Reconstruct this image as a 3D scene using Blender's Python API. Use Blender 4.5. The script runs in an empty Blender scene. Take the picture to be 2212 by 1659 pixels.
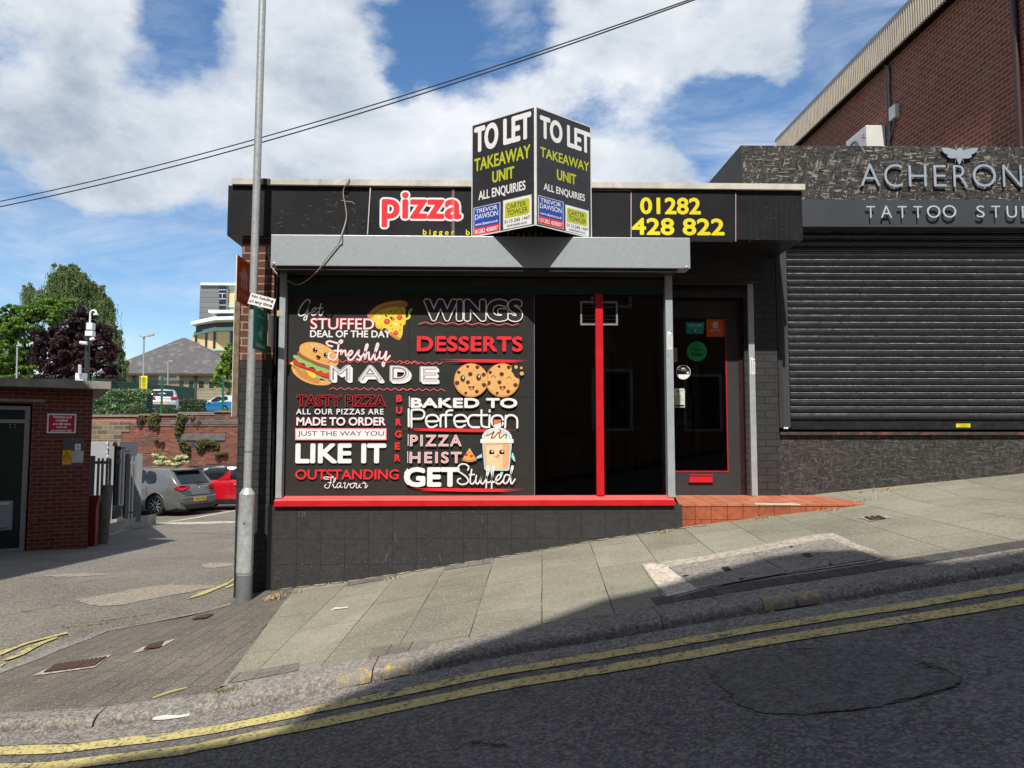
import bpy, bmesh, math, random
from mathutils import Vector, Matrix
sc = bpy.context.scene
C = sc.collection
R = math.radians
random.seed(7)
# ------------------------------------------------------------ camera, sky, sun, exposure
PITCH, YAW, F = R(4.10), R(1.76), 1661.0        # F in pixels of a 2212 px wide picture
cam = bpy.data.cameras.new('camera'); cam.sensor_width = 36.0; cam.lens = 36.0 * F / 2212.0
cam.clip_start = 0.05; cam.clip_end = 4000
co = bpy.data.objects.new('camera', cam); C.objects.link(co)
co.location = (0, 0, 0); co.rotation_euler = (R(90) + PITCH, 0, -YAW)
sc.camera = co
SL = Vector((0.13, 1.0, -1.5)).normalized()      # direction the sunlight travels
sun = bpy.data.lights.new('sun', 'SUN'); sun.energy = 5.0; sun.angle = R(0.53); sun.color = (1.0, 0.94, 0.85)
so = bpy.data.objects.new('sun', sun); C.objects.link(so); so.location = (-3, -20, 30)
so.rotation_euler = SL.to_track_quat('-Z', 'Y').to_euler()
sc.view_settings.view_transform = 'Standard'; sc.view_settings.look = 'None'
sc.view_settings.exposure = 0.22; sc.view_settings.gamma = 1.0
FH = Vector((math.sin(YAW), math.cos(YAW), 0)); RT = Vector((math.cos(YAW), -math.sin(YAW), 0))
FW = FH * math.cos(PITCH) + Vector((0, 0, math.sin(PITCH)))
UP = -FH * math.sin(PITCH) + Vector((0, 0, math.cos(PITCH)))
def ray(px, py): return FW + RT * ((px - 1106.0) / F) + UP * ((829.5 - py) / F)
K = 4096.0 / 2212.0
def Z(cx, cy, w, k=2212.0):                       # coordinates of an enlarged crop -> picture coordinates
    return lambda x, y: ((cx + x * w / k) / K, (cy + y * w / k) / K)

world = bpy.data.worlds.new('World'); sc.world = world; world.use_nodes = True
def build_world():
    nt = world.node_tree; N = nt.nodes; L = nt.links
    for n in list(N): N.remove(n)
    out = N.new('ShaderNodeOutputWorld')
    sky = N.new('ShaderNodeTexSky'); sky.sky_type = 'NISHITA'; sky.sun_disc = False
    d = -SL
    sky.sun_elevation = math.asin(d.z); sky.sun_rotation = math.atan2(d.x, d.y)
    sky.air_density = 1.0; sky.dust_density = 0.15; sky.ozone_density = 3.0
    b1 = N.new('ShaderNodeBackground'); b1.inputs[1].default_value = 0.12
    hs = N.new('ShaderNodeHueSaturation'); hs.inputs['Saturation'].default_value = 1.16; hs.inputs['Value'].default_value = 1.06; L.new(sky.outputs[0], hs.inputs['Color']); L.new(hs.outputs[0], b1.inputs[0])
    tc = N.new('ShaderNodeTexCoord')
    def math_(op, a, b=None, clamp=False):
        n = N.new('ShaderNodeMath'); n.operation = op; n.use_clamp = clamp
        for i, v in enumerate((a, b)):
            if v is None: continue
            if isinstance(v, (int, float)): n.inputs[i].default_value = v
            else: L.new(v, n.inputs[i])
        return n.outputs[0]
    def noise(scale, detail, rough, vec, dist=0.0):
        n = N.new('ShaderNodeTexNoise'); n.inputs['Scale'].default_value = scale; n.inputs['Detail'].default_value = detail
        n.inputs['Roughness'].default_value = rough; n.inputs['Distortion'].default_value = dist
        L.new(vec, n.inputs['Vector']); return n
    mp = N.new('ShaderNodeMapping'); mp.inputs['Scale'].default_value = (1, 1, 1.7); L.new(tc.outputs['Generated'], mp.inputs[0])
    vec = mp.outputs[0]
    # warp
    wn = noise(3.2, 6, 0.6, vec)
    wv = N.new('ShaderNodeVectorMath'); wv.operation = 'MULTIPLY_ADD'
    L.new(wn.outputs['Color'], wv.inputs[0]); wv.inputs[1].default_value = (.16, .16, .16)
    sub = N.new('ShaderNodeVectorMath'); sub.operation = 'SUBTRACT'; L.new(tc.outputs['Generated'], sub.inputs[0]); sub.inputs[1].default_value = (.08, .08, .08)
    L.new(sub.outputs[0], wv.inputs[2])
    f = noise(4.2, 14, 0.64, vec, 0.15)
    dens = math_('MULTIPLY', f.outputs['Fac'], 1.5)
    blobs = SKYBLOBS
    for (px, py, r, w) in blobs:
        c = ray(px, py).normalized()
        dn = N.new('ShaderNodeVectorMath'); dn.operation = 'DISTANCE'; L.new(wv.outputs[0], dn.inputs[0]); dn.inputs[1].default_value = c
        m = N.new('ShaderNodeMapRange'); m.interpolation_type = 'SMOOTHERSTEP'; L.new(dn.outputs['Value'], m.inputs[0])
        m.inputs[1].default_value = 0.0; m.inputs[2].default_value = r; m.inputs[3].default_value = w; m.inputs[4].default_value = 0.0
        dens = math_('ADD', dens, m.outputs[0])
    cov = N.new('ShaderNodeMapRange'); cov.interpolation_type = 'SMOOTHSTEP'; L.new(dens, cov.inputs[0])
    cov.inputs[1].default_value = 0.55; cov.inputs[2].default_value = 0.94
    vm = N.new('ShaderNodeMapping'); vm.inputs['Scale'].default_value = (1, 1, 3.2); L.new(tc.outputs['Generated'], vm.inputs[0])
    vn = noise(3.0, 10, 0.62, vm.outputs[0], .6); vr = N.new('ShaderNodeMapRange'); vr.interpolation_type = 'SMOOTHSTEP'; L.new(vn.outputs['Fac'], vr.inputs[0])
    vr.inputs[1].default_value = .40; vr.inputs[2].default_value = .70; vr.inputs[4].default_value = .55
    covf = math_('MAXIMUM', math_('MULTIPLY', cov.outputs[0], 0.96), vr.outputs[0])
    # cloud brightness: thick parts greyer, fine noise for billows
    sh = noise(2.6, 8, 0.62, vec, 0.3)
    sh2 = noise(7.5, 10, 0.62, vec, 0.2)
    a = math_('ADD', math_('MULTIPLY', sh.outputs['Fac'], 0.75), math_('MULTIPLY', sh2.outputs['Fac'], 0.4))
    a = math_('SUBTRACT', a, math_('MULTIPLY', dens, 0.13))
    cr = N.new('ShaderNodeValToRGB'); L.new(a, cr.inputs[0])
    e = cr.color_ramp.elements
    e[0].position = 0.24; e[0].color = (.30, .36, .46, 1)
    e[1].position = 0.59; e[1].color = (.88, .90, .93, 1)
    m1 = e.new(0.32); m1.color = (.43, .49, .58, 1)
    m2 = e.new(0.42); m2.color = (.62, .67, .73, 1)
    b2 = N.new('ShaderNodeBackground'); b2.inputs[1].default_value = 0.95; L.new(cr.outputs[0], b2.inputs[0])
    mix = N.new('ShaderNodeMixShader'); L.new(covf, mix.inputs[0]); L.new(b1.outputs[0], mix.inputs[1]); L.new(b2.outputs[0], mix.inputs[2])
    L.new(mix.outputs[0], out.inputs[0])
SKYBLOBS = [  # px, py, radius, weight  (negative = open blue)
    (395, 60, .10, -.50), (290, 170, .09, -.30), (15, 80, .10, -.35), (930, 105, .13, -.50), (1120, 45, .07, -.4), (860, 200, .06, -.15),
    (1900, 60, .16, -.85), (1560, 10, .08, -.40), (1555, 290, .12, -.95), (1650, 255, .09, -.6), (1790, 245, .09, -.4), (1330, 20, .05, -.1), (1340, 260, .08, -.15),
    (180, 560, .20, -.60), (430, 650, .24, -.60), (330, 680, .14, -.2), (70, 590, .14, -.4), (200, 440, .12, .3), (650, 430, .15, .2), (20, 640, .08, .5), (300, 740, .10, .35), (300, 610, .05, .32),
    (120, 20, .16, .20), (650, 60, .18, .30), (140, 230, .20, .32), (600, 260, .24, .26), (300, 400, .22, .26), (1250, 60, .13, .30), (1020, 270, .2, .14),
    (1480, 90, .2, .42), (1710, 130, .17, .6), (1330, 380, .12, .15), (1500, 380, .10, .30), (1650, 330, .08, .3), (800, 330, .2, .22), (1050, 60, .05, .3), (480, 20, .04, .2), (1960, 250, .06, -.2), (1000, 150, .03, .25), (870, 190, .04, -.25), (1220, 250, .06, -.25), (330, 110, .04, .15), (1080, 330, .15, .1)]
build_world()

# ------------------------------------------------------------ materials
MATS = {}
def _nt(name):
    m = bpy.data.materials.new(name); m.use_nodes = True
    nt = m.node_tree; bs = nt.nodes['Principled BSDF']; return m, nt, bs
def mix_rgb(nt, fac, a, b, mode='MIX'):
    n = nt.nodes.new('ShaderNodeMix'); n.data_type = 'RGBA'; n.blend_type = mode
    for s, v in ((0, fac), (6, a), (7, b)):
        if isinstance(v, (int, float)): n.inputs[s].default_value = v
        elif isinstance(v, tuple): n.inputs[s].default_value = (*v[:3], 1)
        else: nt.links.new(v, n.inputs[s])
    return n.outputs[2]
def ramp(nt, src, stops):
    n = nt.nodes.new('ShaderNodeValToRGB'); nt.links.new(src, n.inputs[0]); e = n.color_ramp.elements
    while len(e) < len(stops): e.new(.5)
    for el, (p, c) in zip(e, stops):
        el.position = p; el.color = (c, c, c, 1) if isinstance(c, (int, float)) else (*c, 1)
    return n.outputs[0]
def noise_n(nt, vec, scale, detail=6, rough=.55, dist=0.0, out='Fac'):
    n = nt.nodes.new('ShaderNodeTexNoise'); n.inputs['Scale'].default_value = scale; n.inputs['Detail'].default_value = detail
    n.inputs['Roughness'].default_value = rough; n.inputs['Distortion'].default_value = dist
    nt.links.new(vec, n.inputs['Vector']); return n.outputs[out]
def coords(nt, scale=(1, 1, 1), rot=(0, 0, 0), loc=(0, 0, 0), kind='geo'):
    if kind == 'geo': g = nt.nodes.new('ShaderNodeNewGeometry'); o = g.outputs['Position']
    else: g = nt.nodes.new('ShaderNodeTexCoord'); o = g.outputs['Object']
    mp = nt.nodes.new('ShaderNodeMapping'); nt.links.new(o, mp.inputs[0])
    mp.inputs['Scale'].default_value = scale; mp.inputs['Rotation'].default_value = rot; mp.inputs['Location'].default_value = loc
    return mp.outputs[0]
def bump_n(nt, h, strength, dist=.01, normal=None):
    b = nt.nodes.new('ShaderNodeBump'); b.inputs['Strength'].default_value = strength; b.inputs['Distance'].default_value = dist
    nt.links.new(h, b.inputs['Height'])
    if normal: nt.links.new(normal, b.inputs['Normal'])
    return b.outputs[0]
def mat(name, col, rough=.6, metal=0.0, var=.12, scale=6.0, bump=.15, bscale=60., spec=.5, dirt=0.0, dirtcol=(.25, .23, .2), speck=0.0, coat=0.0, kind='geo', sheet=False):
    if name in MATS: return MATS[name]
    m, nt, bs = _nt(name)
    v = coords(nt, kind=kind)
    n = noise_n(nt, v, scale, 8, .6)
    lo = tuple(c * (1 - var) for c in col); hi = tuple(min(1, c * (1 + var)) for c in col)
    c = mix_rgb(nt, ramp(nt, n, [(.3, 0), (.7, 1)]), lo, hi)
    if dirt:
        d = noise_n(nt, v, scale * .6, 10, .7, .4)
        c = mix_rgb(nt, ramp(nt, d, [(.5, 0), (.72, dirt)]), c, dirtcol)
    if speck:
        s = noise_n(nt, v, 95, 2, .5)
        c = mix_rgb(nt, ramp(nt, s, [(.74, 0), (.77, speck)]), c, (.55, .53, .5))
    nt.links.new(c, bs.inputs['Base Color'])
    r = nt.nodes.new('ShaderNodeMapRange'); nt.links.new(noise_n(nt, v, scale * 2.5, 6, .6), r.inputs[0])
    r.inputs[3].default_value = max(0.02, rough - .1); r.inputs[4].default_value = min(1, rough + .1)
    nt.links.new(r.outputs[0], bs.inputs['Roughness'])
    bs.inputs['Metallic'].default_value = metal; bs.inputs['Specular IOR Level'].default_value = spec
    bs.inputs['Coat Weight'].default_value = coat
    if bump: nt.links.new(bump_n(nt, noise_n(nt, v, bscale, 6, .6), bump, .004), bs.inputs['Normal'])
    MATS[name] = m; return m
def flat(name, col, rough=.45, spec=.4):            # printed vinyl and the like
    return mat('print_' + name, col, rough, 0, .04, 8, 0.04, 25, spec)
def brick_mat(name, cols, mortar, axis='x', size=(.225, .075), mw=.010, rough=.85, bump=.6, dark=0.0, darkcol=(.03, .025, .025), rot=0.0, white=0.0, spec=.3, offset=.5, patch=None, bias=0.0):
    if name in MATS: return MATS[name]
    m, nt, bs = _nt(name); N = nt.nodes; L = nt.links
    g = N.new('ShaderNodeNewGeometry'); sp = N.new('ShaderNodeSeparateXYZ'); cb = N.new('ShaderNodeCombineXYZ')
    vec = g.outputs['Position']
    if rot:
        mp0 = N.new('ShaderNodeMapping'); mp0.inputs['Rotation'].default_value = (0, 0, rot); L.new(vec, mp0.inputs[0]); vec = mp0.outputs[0]
    wob = noise_n(nt, vec, 5.0, 3, .5, 0, 'Color')
    wm = N.new('ShaderNodeVectorMath'); wm.operation = 'MULTIPLY_ADD'; L.new(wob, wm.inputs[0]); wm.inputs[1].default_value = (.010, .010, .008); L.new(vec, wm.inputs[2])
    L.new(wm.outputs[0], sp.inputs[0])
    L.new(sp.outputs[{'x': 0, 'y': 1}[axis]], cb.inputs[0]); L.new(sp.outputs[2], cb.inputs[1])
    b = N.new('ShaderNodeTexBrick'); L.new(cb.outputs[0], b.inputs['Vector'])
    b.inputs['Scale'].default_value = 1; b.inputs['Brick Width'].default_value = size[0]; b.inputs['Row Height'].default_value = size[1]
    b.inputs['Mortar Size'].default_value = mw / 2; b.inputs['Mortar Smooth'].default_value = .25; b.offset = offset; b.inputs['Bias'].default_value = bias
    b.inputs['Color1'].default_value = (0, 0, 0, 1); b.inputs['Color2'].default_value = (1, 1, 1, 1); b.inputs['Mortar'].default_value = (.5, .5, .5, 1)
    bc = ramp(nt, b.outputs['Color'], [(i / (len(cols) - 1), c) for i, c in enumerate(cols)])
    nv = noise_n(nt, vec, 22, 8, .65)
    bc = mix_rgb(nt, 1.0, bc, ramp(nt, nv, [(.3, .72), (.72, 1.22)]), 'MULTIPLY')
    if dark:
        dn = noise_n(nt, vec, 1.3, 9, .65, .5)
        bc = mix_rgb(nt, ramp(nt, dn, [(.5, 0), (.66, dark)]), bc, darkcol)
    if white:
        dn = noise_n(nt, vec, 2.3, 9, .7, .5)
        bc = mix_rgb(nt, ramp(nt, dn, [(.58, 0), (.72, white)]), bc, (.5, .45, .42))
    c = mix_rgb(nt, b.outputs['Fac'], bc, mortar)
    L.new(c, bs.inputs['Base Color']); bs.inputs['Roughness'].default_value = rough; bs.inputs['Specular IOR Level'].default_value = spec
    inv = N.new('ShaderNodeMath'); inv.operation = 'SUBTRACT'; inv.inputs[0].default_value = 1; L.new(b.outputs['Fac'], inv.inputs[1])
    n1 = bump_n(nt, inv.outputs[0], bump, .008)
    L.new(bump_n(nt, noise_n(nt, vec, 70, 6, .65), .3, .004, n1), bs.inputs['Normal'])
    MATS[name] = m; return m

# ------------------------------------------------------------ object helpers
def tag(o, label=None, cat=None, group=None, kind=None):
    if label: o['label'] = label
    if cat: o['category'] = cat
    if group: o['group'] = group
    if kind: o['kind'] = kind
    return o
def empty(name, loc, label, cat, group=None, rz=0.0):
    o = bpy.data.objects.new(name, None); C.objects.link(o); o.empty_display_size = .2
    o.location = loc; o.rotation_euler = (0, 0, rz); return tag(o, label, cat, group)
def link(name, me, parent=None):
    o = bpy.data.objects.new(name, me); C.objects.link(o)
    if parent:
        o.parent = parent
        if not getattr(me, '_local', False): o.matrix_parent_inverse = world_of(parent).inverted()
    return o
def world_of(o):
    m = Matrix.LocRotScale(o.location, o.rotation_euler, o.scale)
    return world_of(o.parent) @ o.matrix_parent_inverse @ m if o.parent else m
class MB:
    """collects verts/faces with materials; build() links one mesh"""
    def __init__(s): s.v = []; s.f = []; s.mi = []; s.m = []; s.sm = []
    def mat(s, m):
        if m not in s.m: s.m.append(m)
        return s.m.index(m)
    def add(s, vs, fs, m, smooth=False):
        b = len(s.v); s.v += [tuple(v) for v in vs]; i = s.mat(m)
        for f in fs: s.f.append([b + k for k in f]); s.mi.append(i); s.sm.append(smooth)
        return s
    def box(s, lo, hi, m, M=None):
        x0, y0, z0 = lo; x1, y1, z1 = hi
        vs = [(x0, y0, z0), (x1, y0, z0), (x1, y1, z0), (x0, y1, z0), (x0, y0, z1), (x1, y0, z1), (x1, y1, z1), (x0, y1, z1)]
        if M is not None: vs = [M @ Vector(v) for v in vs]
        return s.add(vs, [(0, 3, 2, 1), (4, 5, 6, 7), (0, 1, 5, 4), (1, 2, 6, 5), (2, 3, 7, 6), (3, 0, 4, 7)], m)
    def tube(s, p0, p1, r0, m, r1=None, n=12, caps=True, smooth=True):
        p0 = Vector(p0); p1 = Vector(p1); r1 = r0 if r1 is None else r1
        d = (p1 - p0).normalized(); a = d.orthogonal().normalized(); b = d.cross(a)
        vs = []
        for p, r in ((p0, r0), (p1, r1)):
            for i in range(n):
                t = 2 * math.pi * i / n; vs.append(p + a * (r * math.cos(t)) + b * (r * math.sin(t)))
        s.add(vs, [(i, (i + 1) % n, n + (i + 1) % n, n + i) for i in range(n)], m, smooth)
        if caps: s.add(vs, [tuple(range(n))[::-1], tuple(range(n, 2 * n))], m)
        return s
    def path(s, pts, r, m, n=8):
        pts = [Vector(p) for p in pts]
        rings = []; prev = None
        for i, p in enumerate(pts):
            d = (pts[min(i + 1, len(pts) - 1)] - pts[max(i - 1, 0)]).normalized()
            a = d.orthogonal().normalized() if prev is None else (prev - d * prev.dot(d)).normalized()
            prev = a; b = d.cross(a); rr = r[i] if isinstance(r, (list, tuple)) else r
            rings.append([p + a * (rr * math.cos(2 * math.pi * k / n)) + b * (rr * math.sin(2 * math.pi * k / n)) for k in range(n)])
        vs = [v for q in rings for v in q]
        fs = [(i * n + k, i * n + (k + 1) % n, (i + 1) * n + (k + 1) % n, (i + 1) * n + k) for i in range(len(pts) - 1) for k in range(n)]
        s.add(vs, fs, m, True); s.add(vs, [tuple(range(n))[::-1], tuple(range(len(vs) - n, len(vs)))], m); return s
    def lathe(s, c, prof, m, n=24, axis=Vector((0, 0, 1))):
        axis = Vector(axis).normalized(); a = axis.orthogonal().normalized(); b = axis.cross(a); c = Vector(c)
        vs = [c + axis * z + (a * math.cos(2 * math.pi * k / n) + b * math.sin(2 * math.pi * k / n)) * r for r, z in prof for k in range(n)]
        fs = [(i * n + k, i * n + (k + 1) % n, (i + 1) * n + (k + 1) % n, (i + 1) * n + k) for i in range(len(prof) - 1) for k in range(n)]
        s.add(vs, fs, m, True); return s
    def prism(s, pts, d, m, m2=None):
        """closed outline pts (3D, planar) extruded by vector d"""
        n = len(pts); pts = [Vector(p) for p in pts]; d = Vector(d)
        vs = pts + [p + d for p in pts]
        s.add(vs, [tuple(range(n)), tuple(range(n, 2 * n))[::-1]], m)
        s.add(vs, [((i + 1) % n, i, n + i, n + (i + 1) % n) for i in range(n)], m2 or m); return s
    def build(s, name, parent=None, bevel=0.0, sharp=None, local=False):
        me = bpy.data.meshes.new(name); me.from_pydata(s.v, [], s.f)
        for m in s.m: me.materials.append(m)
        me.polygons.foreach_set('material_index', s.mi); me.polygons.foreach_set('use_smooth', s.sm)
        if s.recalc: 
            bm = bmesh.new(); bm.from_mesh(me); bmesh.ops.recalc_face_normals(bm, faces=bm.faces); bm.to_mesh(me); bm.free()
        me.update()
        if sharp: me.set_sharp_from_angle(angle=R(sharp))
        o = bpy.data.objects.new(name, me); C.objects.link(o)
        if parent:
            o.parent = parent
            if not local: o.matrix_parent_inverse = world_of(parent).inverted()
        if bevel:
            bv = o.modifiers.new('bevel', 'BEVEL'); bv.width = bevel; bv.segments = 2; bv.limit_method = 'ANGLE'
        return o
    recalc = True
class Surf:
    """a plane seen in the picture: origin O, unit axes u, v, outward normal n"""
    def __init__(s, O, u, v, n): s.O = Vector(O); s.u = Vector(u).normalized(); s.v = Vector(v).normalized(); s.n = Vector(n).normalized()
    def hit(s, px, py):
        r = ray(px, py); return r * (s.O.dot(s.n) / r.dot(s.n))
    def ab(s, px, py):
        p = s.hit(px, py) - s.O; return p.dot(s.u), p.dot(s.v)
    def w(s, a, b, off=0.0): return s.O + s.u * a + s.v * b + s.n * off
def facade(y): return Surf((0, y, 0), (1, 0, 0), (0, 0, 1), (0, -1, 0))
def P(px, py, y):  # picture point on the vertical plane Y = y
    return facade(y).hit(px, py)
def smooth_pts(pts, closed=True, k=4):
    n = len(pts); out = []
    rng = range(n) if closed else range(n - 1)
    for i in rng:
        if closed: p0, p1, p2, p3 = pts[(i - 1) % n], pts[i], pts[(i + 1) % n], pts[(i + 2) % n]
        else: p0, p1, p2, p3 = pts[max(i - 1, 0)], pts[i], pts[i + 1], pts[min(i + 2, n - 1)]
        for j in range(k):
            t = j / k
            out.append(tuple(.5 * ((2 * p1[q]) + (-p0[q] + p2[q]) * t + (2 * p0[q] - 5 * p1[q] + 4 * p2[q] - p3[q]) * t * t + (-p0[q] + 3 * p1[q] - 3 * p2[q] + p3[q]) * t ** 3) for q in (0, 1)))
    if not closed: out.append(tuple(pts[-1]))
    return out
_fc = {}
def text_mesh(s, off=0.0, shear=0.0, spacing=1.0):
    key = (s, off, shear, spacing)
    if key in _fc: return _fc[key]
    cu = bpy.data.curves.new('t', 'FONT'); cu.body = s; cu.size = 1; cu.offset = off; cu.shear = shear; cu.space_character = spacing; cu.resolution_u = 4
    ob = bpy.data.objects.new('t', cu); C.objects.link(ob)
    dg = bpy.context.evaluated_depsgraph_get(); me = bpy.data.meshes.new_from_object(ob.evaluated_get(dg))
    vs = [(v.co.x, v.co.y) for v in me.vertices]; fs = [tuple(p.vertices) for p in me.polygons]
    bpy.data.objects.remove(ob); bpy.data.curves.remove(cu); bpy.data.meshes.remove(me)
    _fc[key] = (vs, fs); return _fc[key]
class Art:
    """flat printed artwork on a Surf; zf maps crop coordinates to picture coordinates"""
    def __init__(s, surf, zf=None, base=.0015, step=.0004):
        s.S = surf; s.zf = zf or (lambda x, y: (x, y)); s.mb = MB(); s.mb.recalc = False; s.l = base; s.step = step
    def nxt(s): s.l += s.step; return s.l
    def ab(s, p): return s.S.ab(*s.zf(*p))
    def poly(s, pts, m, smooth=False, closed=True):
        if smooth: pts = smooth_pts(pts)
        q = [s.ab(p) for p in pts]; l = s.nxt()
        bm = bmesh.new(); vs = [bm.verts.new((a, b, 0)) for a, b in q]
        try:
            f = bm.faces.new(vs); r = bmesh.ops.triangulate(bm, faces=[f])
            bm.verts.index_update(); fs = [tuple(v.index for v in g.verts) for g in bm.faces]
        except Exception: fs = [tuple(range(len(q)))]
        bm.free()
        s.mb.add([s.S.w(a, b, l) for a, b in q], fs, m); return s
    def rect(s, x0, y0, x1, y1, m): return s.poly([(x0, y0), (x1, y0), (x1, y1), (x0, y1)], m)
    def ell(s, cx, cy, rx, ry, m, rot=0, n=28, a0=0, a1=360):
        pts = []
        for i in range(n + (a1 - a0 != 360)):
            t = R(a0 + (a1 - a0) * i / n); x, y = rx * math.cos(t), ry * math.sin(t)
            pts.append((cx + x * math.cos(rot) - y * math.sin(rot), cy + x * math.sin(rot) + y * math.cos(rot)))
        return s.poly(pts, m)
    def stroke(s, pts, w, m, smooth=True, k=5, cap=True):
        """w in crop pixels, number or list"""
        if smooth and len(pts) > 2: 
            n0 = len(pts); pts = smooth_pts(pts, False, k)
            if isinstance(w, (list, tuple)):
                w = [w[min(int(i / k), n0 - 1)] * (1 - (i % k) / k) + w[min(int(i / k) + 1, n0 - 1)] * ((i % k) / k) for i in range(len(pts))]
        if not isinstance(w, (list, tuple)): w = [w] * len(pts)
        l = s.nxt(); L_ = []; R_ = []
        for i, p in enumerate(pts):
            a = pts[max(i - 1, 0)]; b = pts[min(i + 1, len(pts) - 1)]
            dx, dy = b[0] - a[0], b[1] - a[1]; q = math.hypot(dx, dy) or 1; nx, ny = -dy / q, dx / q; h = w[i] / 2
            L_.append((p[0] + nx * h, p[1] + ny * h)); R_.append((p[0] - nx * h, p[1] - ny * h))
        n = len(pts); vs = [s.S.w(*s.ab(p), l) for p in L_ + R_]
        s.mb.add(vs, [(i, i + 1, n + i + 1, n + i) for i in range(n - 1)], m)
        if cap:
            for e in (0, n - 1):
                c = [(pts[e][0] + w[e] / 2 * math.cos(t * math.pi / 6), pts[e][1] + w[e] / 2 * math.sin(t * math.pi / 6)) for t in range(12)]
                s.mb.add([s.S.w(*s.ab(p), l + .000012) for p in c], [tuple(range(12))], m)
        return s
    def text(s, t, ll, ur, m, off=0.0, shear=0.0, spacing=1.0, grow=0.0):
        """fit the string's box between two picture points (lower left, upper right); bold strokes by spreading copies"""
        vs, fs = text_mesh(t, min(0.0, off + grow), shear, spacing); v0, _ = text_mesh(t, 0.0, shear, spacing)
        x0 = min(v[0] for v in v0); x1 = max(v[0] for v in v0); y0 = min(v[1] for v in v0); y1 = max(v[1] for v in v0)
        a0, b0 = s.ab(ll); a1, b1 = s.ab(ur); k = abs(b1 - b0) / (y1 - y0); f = max(0.0, off) * k; r = max(0.0, off + grow) * k
        sx = (a1 - a0 - 2 * f) / (x1 - x0); sy = (b1 - b0 - 2 * f) / (y1 - y0); l = s.nxt()
        dirs = [(0, 0)]
        if r > 0:
            n = 8 if r < .012 else 12; dirs = [(math.cos(2 * math.pi * i / n) * r, math.sin(2 * math.pi * i / n) * r) for i in range(n)] + [(0, 0)]
        for i, (dx, dy) in enumerate(dirs):
            s.mb.add([s.S.w(a0 + f + (x - x0) * sx + dx, b0 + f + (y - y0) * sy + dy, l + i * .00001) for x, y in vs], fs, m)
        s.l = l + len(dirs) * .00001
        return s
    def done(s, name, parent): return s.mb.build(name, parent)
# ------------------------------------------------------------ ground heights
def interp(x, pts):
    if x <= pts[0][0]: return pts[0][1]
    for (a, b), (c, d) in zip(pts, pts[1:]):
        if x <= c: return b + (d - b) * (x - a) / (c - a)
    return pts[-1][1]
_f = [P(x, y, 7.33) for x, y in ((586.7, 1274.8), (657.9, 1265.4), (754.6, 1254.7), (859.3, 1238.5), (1080, 1202.3), (1296, 1164.6), (1442.6, 1144), (1474.8, 1139.7), (1631.6, 1119.2), (1866, 1092.8))]
ZF = [(-9, -1.80), (-5, -1.75), (-3.6, -1.675), (-2.6, -1.535)] + [(p.x, p.z) for p in _f] + [(5.75, -.425), (8, -.17), (14, .5)]
_k = [(P(x, y, 4.5)) for x, y in ((470, 1520), (640, 1485), (803, 1453), (1080, 1396), (1296, 1362), (1618, 1307), (1944, 1257))]
ZK = [(-9, -1.70), (-4.2, -1.62), (-2.72, -1.583), (-2.21, -1.569)] + [(p.x, p.z) for p in _k] + [(5.5, -.36), (8, .0), (14, .85)]
def zk(x): return interp(x, ZK)
def zpave(x, y):
    t = (y - 4.5) / (7.33 - 4.5)
    if t <= 1: return zk(x) + (interp(x, ZF) - zk(x)) * t
    return interp(x, ZF) + (y - 7.33) * (.10 if x > 3.4 else (.02 if x > -2.4 else -.02))
KUL = [(-2.4, .045), (-1.2, .060)]
def ku(x): return interp(x, KUL)
KU = .060                                          # kerb upstand
def zroad(x, y):
    if y > 4.5: y = 4.5
    return zk(x) - ku(x) - .006 * (4.5 - max(y, 1))
ZS = [(3, -1.86), (4.6, -1.83), (6.0, -1.79), (6.8, -1.74), (9, -1.86), (15.5, -2.13), (23.5, -2.36), (31, -2.45)]
def zside(x, y): return interp(y, ZS)
def G(px, py, fn):
    r = ray(px, py); z = -1.3
    for _ in range(60):
        p = r * (z / r.z); z = .5 * z + .5 * fn(p.x, p.y)
    p = r * (z / r.z); return Vector((p.x, p.y, fn(p.x, p.y)))
def sheet(name, xs, ys, fn, m, off=0.0):
    b = MB(); b.recalc = False
    vs = [(x, y, fn(x, y) + off) for y in ys for x in xs]; w = len(xs)
    b.add(vs, [(j * w + i, j * w + i + 1, (j + 1) * w + i + 1, (j + 1) * w + i) for j in range(len(ys) - 1) for i in range(w - 1)], m, True)
    return b.build(name)
def frange(a, b, s):
    n = max(1, int(round((b - a) / s))); return [a + (b - a) * i / n for i in range(n + 1)]
def decal(name, pts, fn, m, off=.004, kind='structure', parent=None, n=3, **kw):
    """ground marking: outline in world XY dropped on fn"""
    b = MB(); b.recalc = False
    bm = bmesh.new(); vs = [bm.verts.new((x, y, 0)) for x, y in pts]; f = bm.faces.new(vs)
    bmesh.ops.triangulate(bm, faces=[f])
    for _ in range(n): bmesh.ops.subdivide_edges(bm, edges=[e for e in bm.edges if e.calc_length() > .14], cuts=1)
    bmesh.ops.triangulate(bm, faces=bm.faces)
    bm.verts.index_update()
    b.add([(v.co.x, v.co.y, fn(v.co.x, v.co.y) + off) for v in bm.verts], [tuple(v.index for v in f.verts) for f in bm.faces], m, True)
    for i, f in enumerate(b.f):
        a, c, d = [Vector(b.v[k]) for k in f[:3]]
        if (c - a).cross(d - a).z < 0: b.f[i] = f[::-1]
    bm.free(); o = b.build(name, parent)
    return tag(o, kind=kind, **kw) if kind else o

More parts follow.
